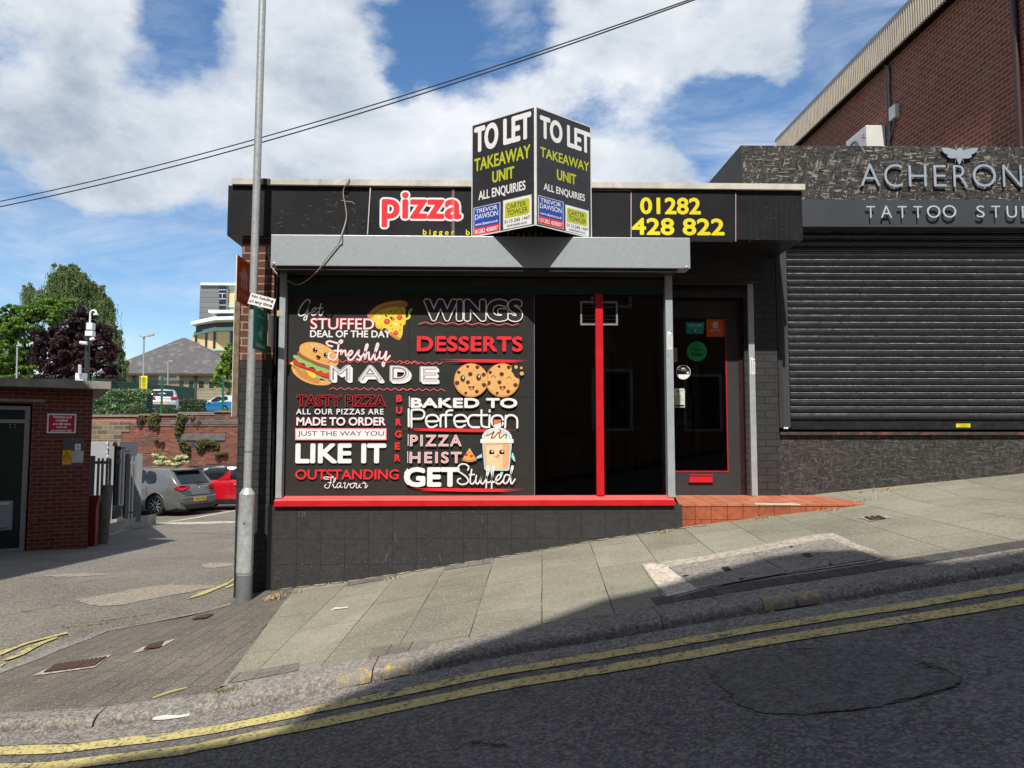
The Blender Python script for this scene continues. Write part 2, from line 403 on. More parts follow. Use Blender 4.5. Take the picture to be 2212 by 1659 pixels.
# ------------------------------------------------------------ ground materials
def asphalt(name, base, dark, light=(.30, .28, .25), stone=.5, patch=.6, cracks=True):
    m, nt, bs = _nt(name); v = coords(nt)
    big = noise_n(nt, v, .7, 8, .6, .6)
    c = mix_rgb(nt, ramp(nt, big, [(.35, 0), (.65, 1)]), dark, base)
    fine = noise_n(nt, v, 30, 8, .8)
    c = mix_rgb(nt, 1.0, c, ramp(nt, fine, [(.28, .25), (.5, 1.0), (.70, 2.0)]), 'MULTIPLY')
    c = mix_rgb(nt, 1.0, c, ramp(nt, noise_n(nt, v, 11, 6, .7), [(.3, .78), (.7, 1.22)]), 'MULTIPLY')
    vo = nt.nodes.new('ShaderNodeTexVoronoi'); vo.inputs['Scale'].default_value = 85; nt.links.new(v, vo.inputs['Vector'])
    sp = nt.nodes.new('ShaderNodeSeparateColor'); nt.links.new(vo.outputs['Color'], sp.inputs[0])
    c = mix_rgb(nt, ramp(nt, sp.outputs[0], [(.70, 0), (.76, stone)]), c, light)
    c = mix_rgb(nt, ramp(nt, noise_n(nt, v, 2.3, 10, .72, 1.2), [(.60, 0), (.70, patch)]), c, tuple(x * 1.5 for x in base))
    if cracks:
        e = nt.nodes.new('ShaderNodeTexVoronoi'); e.feature = 'DISTANCE_TO_EDGE'; e.inputs['Scale'].default_value = .55
        w = nt.nodes.new('ShaderNodeVectorMath'); w.operation = 'MULTIPLY_ADD'; nt.links.new(noise_n(nt, v, 3, 10, .75, 0, 'Color'), w.inputs[0]); w.inputs[1].default_value = (.6, .6, .6); nt.links.new(v, w.inputs[2])
        nt.links.new(w.outputs[0], e.inputs['Vector'])
        ms = noise_n(nt, v, .5, 2, .5)
        q = nt.nodes.new('ShaderNodeMath'); q.operation = 'MULTIPLY'; nt.links.new(ramp(nt, e.outputs['Distance'], [(.0, 1), (.010, 0)]), q.inputs[0]); nt.links.new(ramp(nt, ms, [(.5, 0), (.6, .85)]), q.inputs[1])
        c = mix_rgb(nt, q.outputs[0], c, (.012, .012, .012))
    nt.links.new(c, bs.inputs['Base Color']); bs.inputs['Roughness'].default_value = .85; bs.inputs['Specular IOR Level'].default_value = .3
    n1 = bump_n(nt, vo.outputs['Distance'], .55, .006)
    nt.links.new(bump_n(nt, fine, .5, .006, n1), bs.inputs['Normal']); return m
def paving(name, base, vari, size, mw, rot, joint, swap=True, speck=.35, light=(.42, .42, .34), offset=.5, moss=0.0, mossc=(.12, .11, .04), wobble=.01):
    m, nt, bs = _nt(name); v = coords(nt, rot=(0, 0, rot)); N = nt.nodes; L = nt.links
    wob = noise_n(nt, v, 3.0, 6, .6, 0, 'Color')
    wm = N.new('ShaderNodeVectorMath'); wm.operation = 'MULTIPLY_ADD'; L.new(wob, wm.inputs[0]); wm.inputs[1].default_value = (wobble, wobble, 0); L.new(v, wm.inputs[2])
    sp = N.new('ShaderNodeSeparateXYZ'); L.new(wm.outputs[0], sp.inputs[0]); cb = N.new('ShaderNodeCombineXYZ')
    L.new(sp.outputs[1 if swap else 0], cb.inputs[0]); L.new(sp.outputs[0 if swap else 1], cb.inputs[1])
    b = N.new('ShaderNodeTexBrick'); L.new(cb.outputs[0], b.inputs['Vector']); b.inputs['Scale'].default_value = 1
    b.inputs['Brick Width'].default_value = size[0]; b.inputs['Row Height'].default_value = size[1]; b.inputs['Mortar Size'].default_value = mw; b.inputs['Mortar Smooth'].default_value = .5; b.offset = offset
    b.inputs['Color1'].default_value = (0, 0, 0, 1); b.inputs['Color2'].default_value = (1, 1, 1, 1); b.inputs['Mortar'].default_value = (.5, .5, .5, 1)
    c = mix_rgb(nt, b.outputs['Color'], tuple(x * (1 - vari) for x in base), tuple(x * (1 + vari) for x in base))
    big = noise_n(nt, v, 1.1, 8, .62, .5)
    c = mix_rgb(nt, 1.0, c, ramp(nt, big, [(.3, .74), (.7, 1.24)]), 'MULTIPLY')
    fine = noise_n(nt, v, 75, 5, .7)
    c = mix_rgb(nt, 1.0, c, ramp(nt, fine, [(.28, .6), (.7, 1.4)]), 'MULTIPLY')
    vo = N.new('ShaderNodeTexVoronoi'); vo.inputs['Scale'].default_value = 110; L.new(v, vo.inputs['Vector'])
    sc_ = N.new('ShaderNodeSeparateColor'); L.new(vo.outputs['Color'], sc_.inputs[0])
    c = mix_rgb(nt, ramp(nt, sc_.outputs[0], [(.84, 0), (.9, speck)]), c, light)
    st = noise_n(nt, coords(nt, (1.2, 4.5, 1)), 2.2, 8, .75, .6)   # scuffs and old spills
    c = mix_rgb(nt, ramp(nt, st, [(.60, 0), (.74, .45)]), c, tuple(min(1, x * 1.7) for x in base))
    # gum spots
    g = N.new('ShaderNodeTexVoronoi'); g.inputs['Scale'].default_value = 4.2; L.new(v, g.inputs['Vector'])
    c = mix_rgb(nt, ramp(nt, g.outputs['Distance'], [(.045, .55), (.07, 0)]), c, tuple(x * 1.9 for x in base))
    if moss:
        c = mix_rgb(nt, ramp(nt, noise_n(nt, v, 2.4, 8, .7, .4), [(.52, 0), (.68, moss)]), c, mossc)
    jn = ramp(nt, noise_n(nt, v, 1.9, 4, .6), [(.4, 0), (.62, 1)])
    jc = mix_rgb(nt, jn, joint, tuple(x * .8 for x in base))
    c = mix_rgb(nt, b.outputs['Fac'], c, jc)
    L.new(c, bs.inputs['Base Color']); bs.inputs['Roughness'].default_value = .88; bs.inputs['Specular IOR Level'].default_value = .25
    inv = N.new('ShaderNodeMath'); inv.operation = 'SUBTRACT'; inv.inputs[0].default_value = 1; L.new(b.outputs['Fac'], inv.inputs[1])
    n1 = bump_n(nt, inv.outputs[0], .6, .01); L.new(bump_n(nt, fine, .35, .005, n1), bs.inputs['Normal']); return m
M_ROAD = asphalt('road_asphalt', (.105, .100, .094), (.074, .071, .068), (.24, .22, .20), .5, .12)
M_SIDE = asphalt('worn_side_asphalt', (.158, .146, .122), (.108, .098, .082), (.36, .33, .29), .5, .55)
M_FLAG = paving('greenish_paving_flags', (.205, .198, .152), .12, (.88, .447), .0045, R(4), (.045, .04, .03), moss=.3, mossc=(.155, .155, .10))
M_BLOCK = paving('grey_block_paving', (.120, .108, .090), .09, (.41, .135), .004, R(9), (.05, .043, .034), speck=.3, light=(.36, .34, .3), moss=.25, mossc=(.14, .13, .105))
M_STRIP = paving('grey_setts', (.145, .136, .118), .12, (.4, .135), .005, R(4), (.06, .05, .04), speck=.2)
M_STRIPD = paving('dark_setts', (.07, .068, .066), .15, (.4, .135), .005, R(4), (.03, .028, .025), speck=.1)
M_KERB = asphalt('granite_kerb', (.20, .185, .165), (.14, .128, .112), (.40, .37, .34), .4, .4, False)
M_CONC = asphalt('pale_concrete', (.37, .33, .27), (.28, .25, .21), (.5, .46, .4), .3, .4, False)
M_CONC2 = asphalt('grey_concrete_infill', (.22, .205, .18), (.17, .158, .14), (.42, .39, .33), .3, .3, False)
M_TERR = mat('open_ground', (.10, .11, .07), .9, 0, .3, .3)
def worn_paint(name, col, under, lo=.42, hi=.5, sc_=9):
    m, nt, bs = _nt(name); v = coords(nt)
    n = noise_n(nt, v, sc_, 10, .8, .5); f2 = noise_n(nt, v, 60, 3, .7)
    c = mix_rgb(nt, 1.0, col, ramp(nt, f2, [(.3, .7), (.7, 1.2)]), 'MULTIPLY')
    c = mix_rgb(nt, ramp(nt, noise_n(nt, v, 2, 5, .6), [(.35, .25), (.6, 0)]), c, tuple(x * .55 for x in col))
    c = mix_rgb(nt, ramp(nt, n, [(lo, 1), (hi, 0)]), c, under)
    vo = nt.nodes.new('ShaderNodeTexVoronoi'); vo.inputs['Scale'].default_value = 70; nt.links.new(v, vo.inputs['Vector'])
    s2 = nt.nodes.new('ShaderNodeSeparateColor'); nt.links.new(vo.outputs['Color'], s2.inputs[0])
    c = mix_rgb(nt, ramp(nt, s2.outputs[0], [(.86, 0), (.88, .85)]), c, under)
    nt.links.new(c, bs.inputs['Base Color']); bs.inputs['Roughness'].default_value = .8
    nt.links.new(bump_n(nt, f2, .5, .004), bs.inputs['Normal']); return m
M_YEL = worn_paint('yellow_road_paint', (.50, .42, .16), (.09, .088, .085), .39, .46)
M_WHT = worn_paint('white_road_paint', (.55, .52, .42), (.14, .13, .12), .40, .5)

# ------------------------------------------------------------ ground sheets
tag(sheet('ground', [-1500, -60, 60, 1500], [-200, -30, 33, 1500, 3000], lambda x, y: -3.4, M_TERR), kind='structure')
XS = frange(-50, -9, 4) + frange(-8.7, -4.3, .3) + frange(-4.2, 5.6, .1) + frange(5.8, 9, .3) + frange(10, 60, 5)
tag(sheet('road', XS, frange(-3.6, 3.4, .7) + [3.8, 4.2, 4.53], zroad, M_ROAD), kind='structure')
tag(sheet('opposite_pavement', XS, [-8, -3.6], lambda x, y: zroad(x, 0) + .1, M_FLAG), kind='structure')
tag(sheet('side_road', frange(-40, -2.4, .8), [4.4, 5.2, 6, 6.8, 9, 12, 15.5, 19, 23.5, 27, 31.1], zside, M_SIDE), kind='structure')
def zup(x, y): return .95 + .036 * (y - 31)
tag(sheet('upper_car_park', [-120, -60, -30, -12, 0, 40], [31.3, 45, 60, 90, 140, 260], zup, M_SIDE), kind='structure')
# corner outline of the pavement towards the side road
SK = [(lambda p: (p.x, p.y))(G(x, y, zpave)) for x, y in ((-300, 1575), (-120, 1505), (0, 1454), (75, 1426), (145, 1397), (190, 1381), (230, 1364), (330, 1345), (440, 1323), (500, 1306))]
SK.sort(); SK = [(-6.2, 4.78)] + [p for p in SK if p[0] > -6] + [(-2.55, 7.75), (-2.45, 9.5)]
_mono = [SK[0]]
for p in SK[1:]:
    if p[0] > _mono[-1][0] and p[1] >= _mono[-1][1]: _mono.append(p)
SK = _mono
def yb(x): return max(4.82, interp(x, SK))
def xsplit(y): return -1.60 - .075 * (y - 4.79)
def patch(name, cols, rows, XY, fn, m):
    b = MB(); b.recalc = False; vs = []
    for j in range(rows + 1):
        for i in range(cols + 1):
            x, y = XY(i / cols, j / rows); vs.append((x, y, fn(x, y)))
    w = cols + 1
    b.add(vs, [(j * w + i, j * w + i + 1, (j + 1) * w + i + 1, (j + 1) * w + i) for j in range(rows) for i in range(cols)], m, True)
    return b.build(name)
def XYf(s, t):
    y = 4.79 + t * (8.25 - 4.79); x0 = xsplit(y); return x0 + s * (11 - x0), y
tag(patch('pavement', 126, 12, XYf, zpave, M_FLAG), kind='structure')
def XYb(s, t):
    xr = xsplit(4.79); x = -6.2 + s * (-1.60 + 6.2)
    y1 = min(yb(x), 8.25) if x < -2.45 else 8.25
    yl_ = 4.79 if x > -1.62 else 4.66; y = yl_ + t * (y1 - yl_)
    if x > xsplit(y): x = xsplit(y)
    return x, y
tag(patch('block_pavement', 70, 20, XYb, zpave, M_BLOCK), kind='structure')
b = MB(); b.recalc = False                         # flush edging between corner pavement and side road
pk = [p for p in SK if p[0] > -6.3]
vs = []
for i, (x, y) in enumerate(pk):
    a = pk[max(i - 1, 0)]; c = pk[min(i + 1, len(pk) - 1)]; d = Vector((c[0] - a[0], c[1] - a[1])).normalized(); n = Vector((-d.y, d.x))
    z = zpave(x, y)
    for w_, dz in ((-.02, .006), (.09, .004), (.13, -.05), (.135, -.2)): vs.append((x + n.x * w_, y + n.y * w_, z + dz))
b.add(vs, [(i * 4 + k, i * 4 + k + 1, i * 4 + k + 5, i * 4 + k + 4) for i in range(len(pk) - 1) for k in range(3)], M_KERB, True)
tag(b.build('side_kerb'), kind='structure')
# kerb stones
JX = [(lambda p: p.x)(P(px, py, 4.5)) for px, py in ((199, 1560), (470, 1520), (803, 1453), (1432, 1330), (1733, 1290))]
JX = [-20, -14, -9, -6, -4.3, JX[0]] + JX[1:] + [JX[-1] + 1.05, JX[-1] + 2.3, JX[-1] + 3.6, JX[-1] + 5, 12, 20, 40]
b = MB(); b.recalc = False
prof = [(.305, .0), (.06, .004), (.03, -.002), (.010, -.014), (.0, -.035), (-.008, -.12)]
rr = random.Random(3)
for a, c in zip(JX, JX[1:]):
    xs = frange(a + .003, c - .003, .12); jit = rr.uniform(-.006, .006); jy = rr.uniform(-.008, .008); vs = []
    for i, x in enumerate(xs):
        for j, (dy, dz) in enumerate(prof):
            e = .004 if i in (0, len(xs) - 1) else 0
            vs.append((x, 4.5 + (dy if x > -1.585 or dy < .1 else .17) + jy + rr.uniform(-.003, .003) + e * (j > 1), zk(x) + dz + (zpave(x, 4.8) + .003 - zk(x)) * (dy / .305 if dy > 0 else 0) + (jit - e if j > 1 else 0) + (rr.uniform(-.003, .003) if j in (1, 2, 3, 4) else 0)))
    n = len(prof)
    b.add(vs, [(i * n + k, (i + 1) * n + k, (i + 1) * n + k + 1, i * n + k + 1)[::-1] for i in range(len(xs) - 1) for k in range(n - 1)], M_KERB, True)
    for e in (0, len(xs) - 1): b.add([vs[e * n + k] for k in range(n)] + [(vs[e * n][0], 4.8, zk(vs[e * n][0]) - .15)], [tuple(range(n + 1))], M_KERB)
tag(b.build('kerb'), kind='structure')
M_YK = worn_paint('yellow_kerb_paint', (.62, .42, .03), (.20, .185, .165), .50, .62, 22)
for i, (px, w_) in enumerate(((768, .10), (852, .07), (1695, .10), (1772, .08))):   # loading marks on the kerb edge
    p = G(px, 1453 if px < 1000 else 1300, lambda x, y: zk(x)); x = p.x; vs = []
    for xx in frange(x - w_, x + w_, .08):
        for dy, dz in ((.10, .002), (.06, .006), (.028, .0005), (.008, -.017), (.0, -.036), (-.004, -.052)): vs.append((xx, 4.5 + dy - .006, zk(xx) + dz + .004 + (zpave(xx, 4.8) - zk(xx)) * max(dy, 0) / .305))
    b = MB(); b.recalc = False; n = 6
    b.add(vs, [(r * n + k, (r + 1) * n + k, (r + 1) * n + k + 1, r * n + k + 1)[::-1] for r in range(len(vs) // n - 1) for k in range(n - 1)], M_YK, True)
    tag(b.build('kerb_loading_mark'), kind='structure')
def strip(name, x0, x1, y0, y1, fn, m, off=.006, st=.1):
    b = MB(); b.recalc = False; xs = frange(x0, x1, st); vs = []
    for x in xs:
        w0 = rr.uniform(-.006, .006); w1 = rr.uniform(-.006, .006); vs += [(x, y0 + w0, fn(x, y0) + off), (x, y1 + w1, fn(x, y1) + off)]
    b.add(vs, [(2 * i, 2 * i + 2, 2 * i + 3, 2 * i + 1) for i in range(len(xs) - 1)], m, True)
    return tag(b.build(name), kind='structure')
strip('yellow_line', -20, 20, 4.155, 4.275, zroad, M_YEL)
strip('yellow_line', -20, 20, 3.92, 4.045, zroad, M_YEL)
strip('gutter', -20, 20, 4.29, 4.515, zroad, asphalt('gutter_grit', (.17, .16, .145), (.12, .115, .105), (.4, .36, .32), .5, .5, False), .003)
Z3 = Z(0, 2250, 1100); Z2 = Z(0, 1500, 1100); Z8 = Z(900, 2000, 1100); Z4 = Z(2400, 1850, 1200); Z1 = Z(0, 1000, 1100)
def gpts(zf, pts, fn): return [(lambda p: (p.x, p.y))(G(*zf(x, y), fn)) for x, y in pts]
for pts in ([(0, 722), (120, 690), (540, 565), (545, 580), (130, 700), (0, 757)], [(20, 793), (120, 752), (165, 728), (460, 604), (460, 620), (185, 752), (60, 797)],
            [(0, 838), (48, 812), (40, 825), (0, 852)]):
    decal('yellow_line', gpts(Z3, pts, zside), zside, M_YEL, .012)
for pts in ([(1500, 303), (1590, 255), (1835, 165), (1895, 120), (1895, 135), (1835, 182), (1640, 265)], [(1805, 207), (1895, 172), (1895, 184), (1830, 212)]):
    decal('yellow_line', gpts(Z3, pts, zside), zside, M_YEL, .012)
decal('white_line', gpts(Z2, [(1180, 1192), (1890, 1177), (1890, 1192), (1460, 1203)], zside), zside, M_WHT, .006)
decal('white_line', gpts(Z2, [(1330, 1182), (1890, 1087), (1890, 1096), (1400, 1180)], zside), zside, M_WHT, .006)
decal('white_line', gpts(Z2, [(872, 1283), (1160, 1205), (1165, 1212), (878, 1292)], zside), zside, M_WHT, .006)
M_TAR = asphalt('patched_asphalt', (.25, .22, .18), (.20, .175, .145), (.45, .4, .33), .5, .4, False)
for pts in ([(600, 300), (860, 262), (1240, 190), (1700, 185), (1690, 205), (1250, 290), (900, 352), (700, 335)], [(1620, 20), (1700, 5), (1860, 8), (1880, 25), (1700, 45), (1630, 38)], [(320, 110), (640, 90), (860, 98), (600, 118)]):
    q_ = smooth_pts(gpts(Z3, pts, zside), True, 7); q_ = [(x + rr.uniform(-.035, .035), y + rr.uniform(-.05, .05)) for x, y in q_]
    decal('road_patch', q_, zside, M_TAR, .005)
# setts along the kerb, pale concrete surround and twin cover
def pts_px(zf, pts): return gpts(zf, pts, zpave)
strip('dark_sett_strip', P(1420, 1330, 4.8).x, 4.6, 4.80, 4.985, zpave, M_STRIPD, .005)
decal('dark_sett_strip', pts_px(Z8, [(1175, 1195), (1640, 1120), (1640, 1195), (1150, 1275)]), zpave, M_STRIP, .004)
decal('dark_sett_strip', pts_px(Z8, [(75, 1395), (600, 1310), (590, 1375), (20, 1478)]), zpave, M_STRIP, .004)
decal('dark_sett_strip', pts_px(Z8, [(990, 655), (1385, 597), (1375, 628), (985, 692)]), zpave, M_STRIP, .004)
decal('dark_sett_strip', pts_px(Z8, [(1760, 540), (2140, 472), (2140, 508), (1755, 570)]), zpave, M_STRIP, .004)
M_DUST = asphalt('sandy_dirt', (.36, .32, .23), (.26, .235, .17), (.5, .45, .35), .3, .4, False)
for i in range(26):                               # dirt gathered at the foot of the shop wall
    x = -1.95 + i * .155; w_ = .03 + .035 * rr.random()
    decal('wall_foot_dirt', [(x, 7.31), (x + .06, 7.31 - w_), (x + .13, 7.31 - w_ * .7), (x + .16, 7.31)], zpave, M_DUST, .006, n=0)
b = MB(); b.recalc = False

# smooth repair and cracks in the carriageway
ZR = Z(2400, 1840, 1696, 1270)
M_REP = asphalt('smooth_repair', (.096, .091, .086), (.078, .075, .071), (.20, .19, .17), .3, .0, False)
pr_ = [(340, 640), (385, 700), (450, 748), (600, 765), (830, 740), (1000, 700), (1080, 668), (1060, 640), (980, 620), (900, 572), (700, 560), (430, 600)]
q_ = smooth_pts(gpts(ZR, pr_, zroad), True, 6); q_ = [(x + rr.uniform(-.01, .01), y + rr.uniform(-.01, .01)) for x, y in q_]
decal('road_patch', q_, zroad, M_REP, .004, n=2)
M_CRK = mat('crack_shadow', (.012, .012, .012), .95)
def crack(pts, w_, zf=ZR, fn=zroad):
    p = gpts(zf, pts, fn); p = smooth_pts(p, False, 7); p = [(x + rr.uniform(-.012, .012), y + rr.uniform(-.012, .012)) for x, y in p]; b = MB(); b.recalc = False; vs = []
    for i, (x, y) in enumerate(p):
        h = w_ * rr.uniform(.2, 1.0); vs += [(x, y - h, fn(x, y - h) + .007), (x, y + h, fn(x, y + h) + .007)]
    b.add(vs, [(2 * i, 2 * i + 2, 2 * i + 3, 2 * i + 1) for i in range(len(p) - 1)], M_CRK); tag(b.build('road_crack'), kind='structure')
crack([(340, 640), (385, 700), (395, 712)], .005); crack([(640, 762), (740, 752), (830, 740)], .003); crack([(880, 728), (1000, 700), (1080, 668)], .006); crack([(560, 572), (620, 568), (670, 572)], .006); crack([(960, 610), (990, 625), (1055, 645)], .005)
ZQ = Z(900, 2000, 1600, 1270)
crack([(612, 655), (620, 740), (612, 851)], .004, ZQ); crack([(780, 772), (830, 776), (905, 785)], .010, ZQ)
decal('cement_patch', gpts(Z4, [(312, 765), (372, 750), (498, 782), (722, 950), (502, 1003), (425, 925)], zpave), zpave, asphalt('white_cement', (.50, .45, .37), (.42, .37, .30), (.6, .56, .5), .3, .3, False), .013)
# ------------------------------------------------------------ shop materials
M_BRN = brick_mat('brown_brick', [(.10, .042, .028), (.155, .066, .043), (.125, .052, .035), (.18, .085, .056)], (.33, .26, .18), mw=.016, bump=.8)
M_BLKB = brick_mat('black_painted_brick', [(.033, .033, .035), (.040, .040, .041), (.036, .036, .038)], (.020, .020, .021), mw=.010, rough=.62, bump=1.0, spec=.35)
M_BLKR = brick_mat('dark_reveal_brick', [(.040, .040, .041), (.048, .048, .049)], (.03, .03, .03), axis='y', mw=.010, rough=.6, bump=1)
M_TILEW = brick_mat('black_painted_blocks', [(.039, .039, .040), (.043, .043, .044), (.041, .041, .042)], (.020, .020, .021), size=(.222, .232), mw=.006, rough=.6, bump=.3, offset=0, spec=.35)
M_BLK = mat('black_board', (.016, .016, .018), .38, 0, .25, 1.5, .05, 20, .35, dirt=.12, dirtcol=(.06, .06, .06), kind='geo')
M_BLK2 = mat('matt_black_board', (.028, .028, .030), .5, 0, .25, 3, .15, 30, .4, dirt=.25, dirtcol=(.05, .05, .05))
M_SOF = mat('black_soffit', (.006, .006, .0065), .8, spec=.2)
M_COP = mat('weathered_coping', (.60, .575, .50), .8, 0, .22, 5, .3, 30, .3, dirt=.55, dirtcol=(.26, .24, .20))
M_GALV = mat('galvanised_steel', (.42, .47, .49), .42, .35, .07, 30, .05, 90, .5, dirt=.2, dirtcol=(.33, .36, .37))
M_RAIL = mat('galvanised_rail', (.45, .50, .53), .45, .35, .10, 12, .06, 80, .5, dirt=.15, dirtcol=(.25, .24, .22))
M_DKST = mat('dark_steel', (.045, .045, .047), .4, .3, .2, 8, .05)
M_REDP = mat('red_gloss_paint', (.58, .012, .022), .35, 0, .12, 7, .15, 25, .5, dirt=.12, dirtcol=(.55, .12, .10))
M_REDF = mat('faded_red_paint', (.62, .10, .09), .5, 0, .12, 7, .15, 25, .5)
M_GRN = mat('dark_green_header', (.008, .045, .038), .4, 0, .15)
def glass_mat(name, dirt=.022):
    m, nt, bs = _nt(name); N = nt.nodes; L = nt.links; N.remove(bs); v = coords(nt)
    tr = N.new('ShaderNodeBsdfTransparent'); tr.inputs[0].default_value = (.80, .84, .82, 1); gl = N.new('ShaderNodeBsdfGlossy'); gl.inputs['Roughness'].default_value = .015
    fr = N.new('ShaderNodeFresnel'); fr.inputs[0].default_value = 1.5; L.new(bump_n(nt, noise_n(nt, v, 1.1, 2, .5), .15, .01), fr.inputs['Normal'])
    L.new(bump_n(nt, noise_n(nt, v, .7, 2, .5), .06, .01), gl.inputs['Normal'])
    mx = N.new('ShaderNodeMixShader'); L.new(fr.outputs[0], mx.inputs[0]); L.new(tr.outputs[0], mx.inputs[1]); L.new(gl.outputs[0], mx.inputs[2])
    df = N.new('ShaderNodeBsdfDiffuse'); df.inputs[0].default_value = (.35, .34, .31, 1); d2 = N.new('ShaderNodeMixShader')
    a = ramp(nt, noise_n(nt, coords(nt, (1, 1, .35)), 4, 10, .75, .8), [(.58, 0), (.80, dirt)]); b_ = ramp(nt, noise_n(nt, v, 55, 3, .7), [(.70, 0), (.74, dirt * 3)])
    ad = N.new('ShaderNodeMath'); ad.operation = 'ADD'; L.new(a, ad.inputs[0]); L.new(b_, ad.inputs[1]); L.new(ad.outputs[0], d2.inputs[0]); L.new(mx.outputs[0], d2.inputs[1]); L.new(df.outputs[0], d2.inputs[2])
    L.new(d2.outputs[0], N['Material Output'].inputs[0]); return m
M_CLR = glass_mat('shop_window_glass')
M_GLASS = mat('dark_window_glass', (.004, .0045, .0045), .05, 0, .3, .8, 0, 60, .4, dirt=.12, dirtcol=(.06, .06, .055))
M_GREYP = mat('dark_grey_paint', (.042, .043, .046), .55, 0, .08, 6, .08, 40, .25)
M_MAROON = mat('maroon_frame', (.035, .008, .010), .45, 0, .4, 18, .2)
M_TILE = brick_mat('quarry_tile', [(.36, .095, .045), (.43, .125, .06), (.40, .11, .05), (.32, .085, .045)], (.045, .04, .035), size=(.1525, .1525), mw=.006, rough=.5, bump=.5, offset=0, white=.25)
_m, _nt0, _bs = _nt('quarry_tread'); _v = coords(_nt0)
def tread_mat():
    nt, bs, v = _nt0, _bs, _v; N = nt.nodes; L = nt.links
    b = N.new('ShaderNodeTexBrick'); L.new(v, b.inputs['Vector']); b.inputs['Scale'].default_value = 1; b.offset = 0
    b.inputs['Brick Width'].default_value = .1525; b.inputs['Row Height'].default_value = .30; b.inputs['Mortar Size'].default_value = .004
    b.inputs['Color1'].default_value = (.42, .13, .065, 1); b.inputs['Color2'].default_value = (.49, .17, .09, 1); b.inputs['Mortar'].default_value = (.10, .06, .045, 1)
    c = mix_rgb(nt, 1.0, b.outputs['Color'], ramp(nt, noise_n(nt, v, 9, 8, .7), [(.3, .75), (.7, 1.25)]), 'MULTIPLY')
    c = mix_rgb(nt, ramp(nt, noise_n(nt, v, 4, 8, .7), [(.55, 0), (.7, .35)]), c, (.5, .30, .2))
    L.new(c, bs.inputs['Base Color']); bs.inputs['Roughness'].default_value = .5
tread_mat(); M_TREAD = _m
W = flat('white', (.86, .86, .86)); RED = flat('red', (.80, .030, .040)); PINK = flat('pink', (.85, .30, .36)); BLK = flat('ink', (.010, .009, .010), .3)
PNL = mat('printed_panel_black', (.036, .036, .034), .42, 0, .12, 4, .03, 20, .25, dirt=.12, dirtcol=(.07, .07, .07))
YEL = flat('yellow', (.80, .68, .02)); LIME = flat('lime', (.52, .56, .03)); PURP = flat('aubergine', (.09, .03, .08))
BLUE = flat('blue', (.02, .08, .42)); ORG = flat('orange', (.62, .11, .012)); TEAL = flat('teal', (.0, .24, .20)); GREY = flat('grey', (.30, .32, .33))
BUN = flat('bun', (.78, .42, .12)); BUND = flat('bun_dark', (.62, .26, .07)); PATTY = flat('patty', (.32, .12, .06)); LEAF = flat('lettuce', (.30, .52, .16)); CHS = flat('cheese', (.85, .66, .06)); TOM = flat('tomato', (.72, .04, .03))
COOK = flat('cookie', (.80, .44, .16)); CHOC = flat('chocolate', (.10, .045, .02)); SKY_ = flat('pale_blue', (.42, .72, .80)); SHAKE = flat('shake', (.78, .42, .22)); SHAKE2 = flat('shake_light', (.86, .62, .34)); CREAM = flat('cream', (.86, .80, .66)); TONG = flat('tongue', (.80, .22, .30))

# ------------------------------------------------------------ the takeaway shop
YP, YF, YB, YR, YG = 7.40, 7.34, 7.14, 7.318, 7.42     # pier, fascia, shutter box, rail and glass planes
YPR, YD = 8.02, 8.09                                   # right pier and door planes
shop = empty('takeaway_shop', (-2.4, 7.4, -1.6), 'black single storey takeaway shop with grey roller shutter box and red window sill', 'shop')
Z4b = Z(900, 650, 1100); Za = Z(900, 900, 300); Zb = Z(900, 1850, 300)
def zat(px, py, y): return P(px, py, y).z
def xat(px, py, y): return P(px, py, y).x
xpl = xat(514, 900, YP); xpr = xat(586, 900, YP); zsplit = zat(540, 777.7, YP)
ztop = zat(495, 508.7, YF)
MB().box((xpl, YP, zsplit), (xpr, YP + .33, ztop + .02), M_BRN).build('brick_pier', shop)
o = MB().box((xpl, YP, -1.75), (xpr, YP + .33, zsplit), M_BLKB).build('brick_pier', shop); tag(o, 'black painted lower half of the brick pier')
xR = xat(1733, 460, YF)
zb1, zt1 = ztop, zat(495, 400.5, YF)
MB().box((xat(492, 450, YF), YF, zb1), (xR, 13.0, zt1), M_BLK).build('fascia', shop)
zc0, zc1 = zt1 + .004, zat(500, 385, YF - .035)
xc = [xat(499.5, 392, YF - .035), xat(566, 392, YF), xat(579, 392, YF), xat(693, 392, YF), xat(1180, 395, YF), xat(1323, 395, YF), xat(1736.5, 405, YF)]
for i, (a, c) in enumerate(zip(xc, xc[1:])):
    M_ = M_DKST if i == 1 else M_COP
    MB().box((a + .0015, YF - .035, zc0), (c - .0015, 13.1, zc1 + (.002 if i % 2 else 0)), M_).build('roof_coping', shop)
# core walls behind the frontage
b = MB(); b.box((xpl, YP + .33, -2.3), (xpl + .25, 13, ztop), M_BRN)
b.box((xpl + .25, 12.7, -2.3), (xat(1680, 800, YPR), 13, ztop), M_BRN)
b.build('wall', shop)
xbay = xat(1457.5, 900, YR)
MB().box((xpr, YG + .05, -1.75), (xbay, 7.8, zat(1000, 1075, YG)), M_SOF).build('wall', shop)
# stall riser
zs_top, zs_bot = zat(1000, 1081, 7.27), zat(1000, 1093, 7.27)
MB().box((xat(587, 1150, 7.30), 7.30, -1.75), (xat(1474, 1110, 7.30), 7.6, zs_bot), M_TILEW).build('stall_riser', shop)
MB().box((xpr, 7.36, -1.75), (xat(587, 1150, 7.30), 7.6, zs_bot), M_SOF).build('movement_joint', shop)
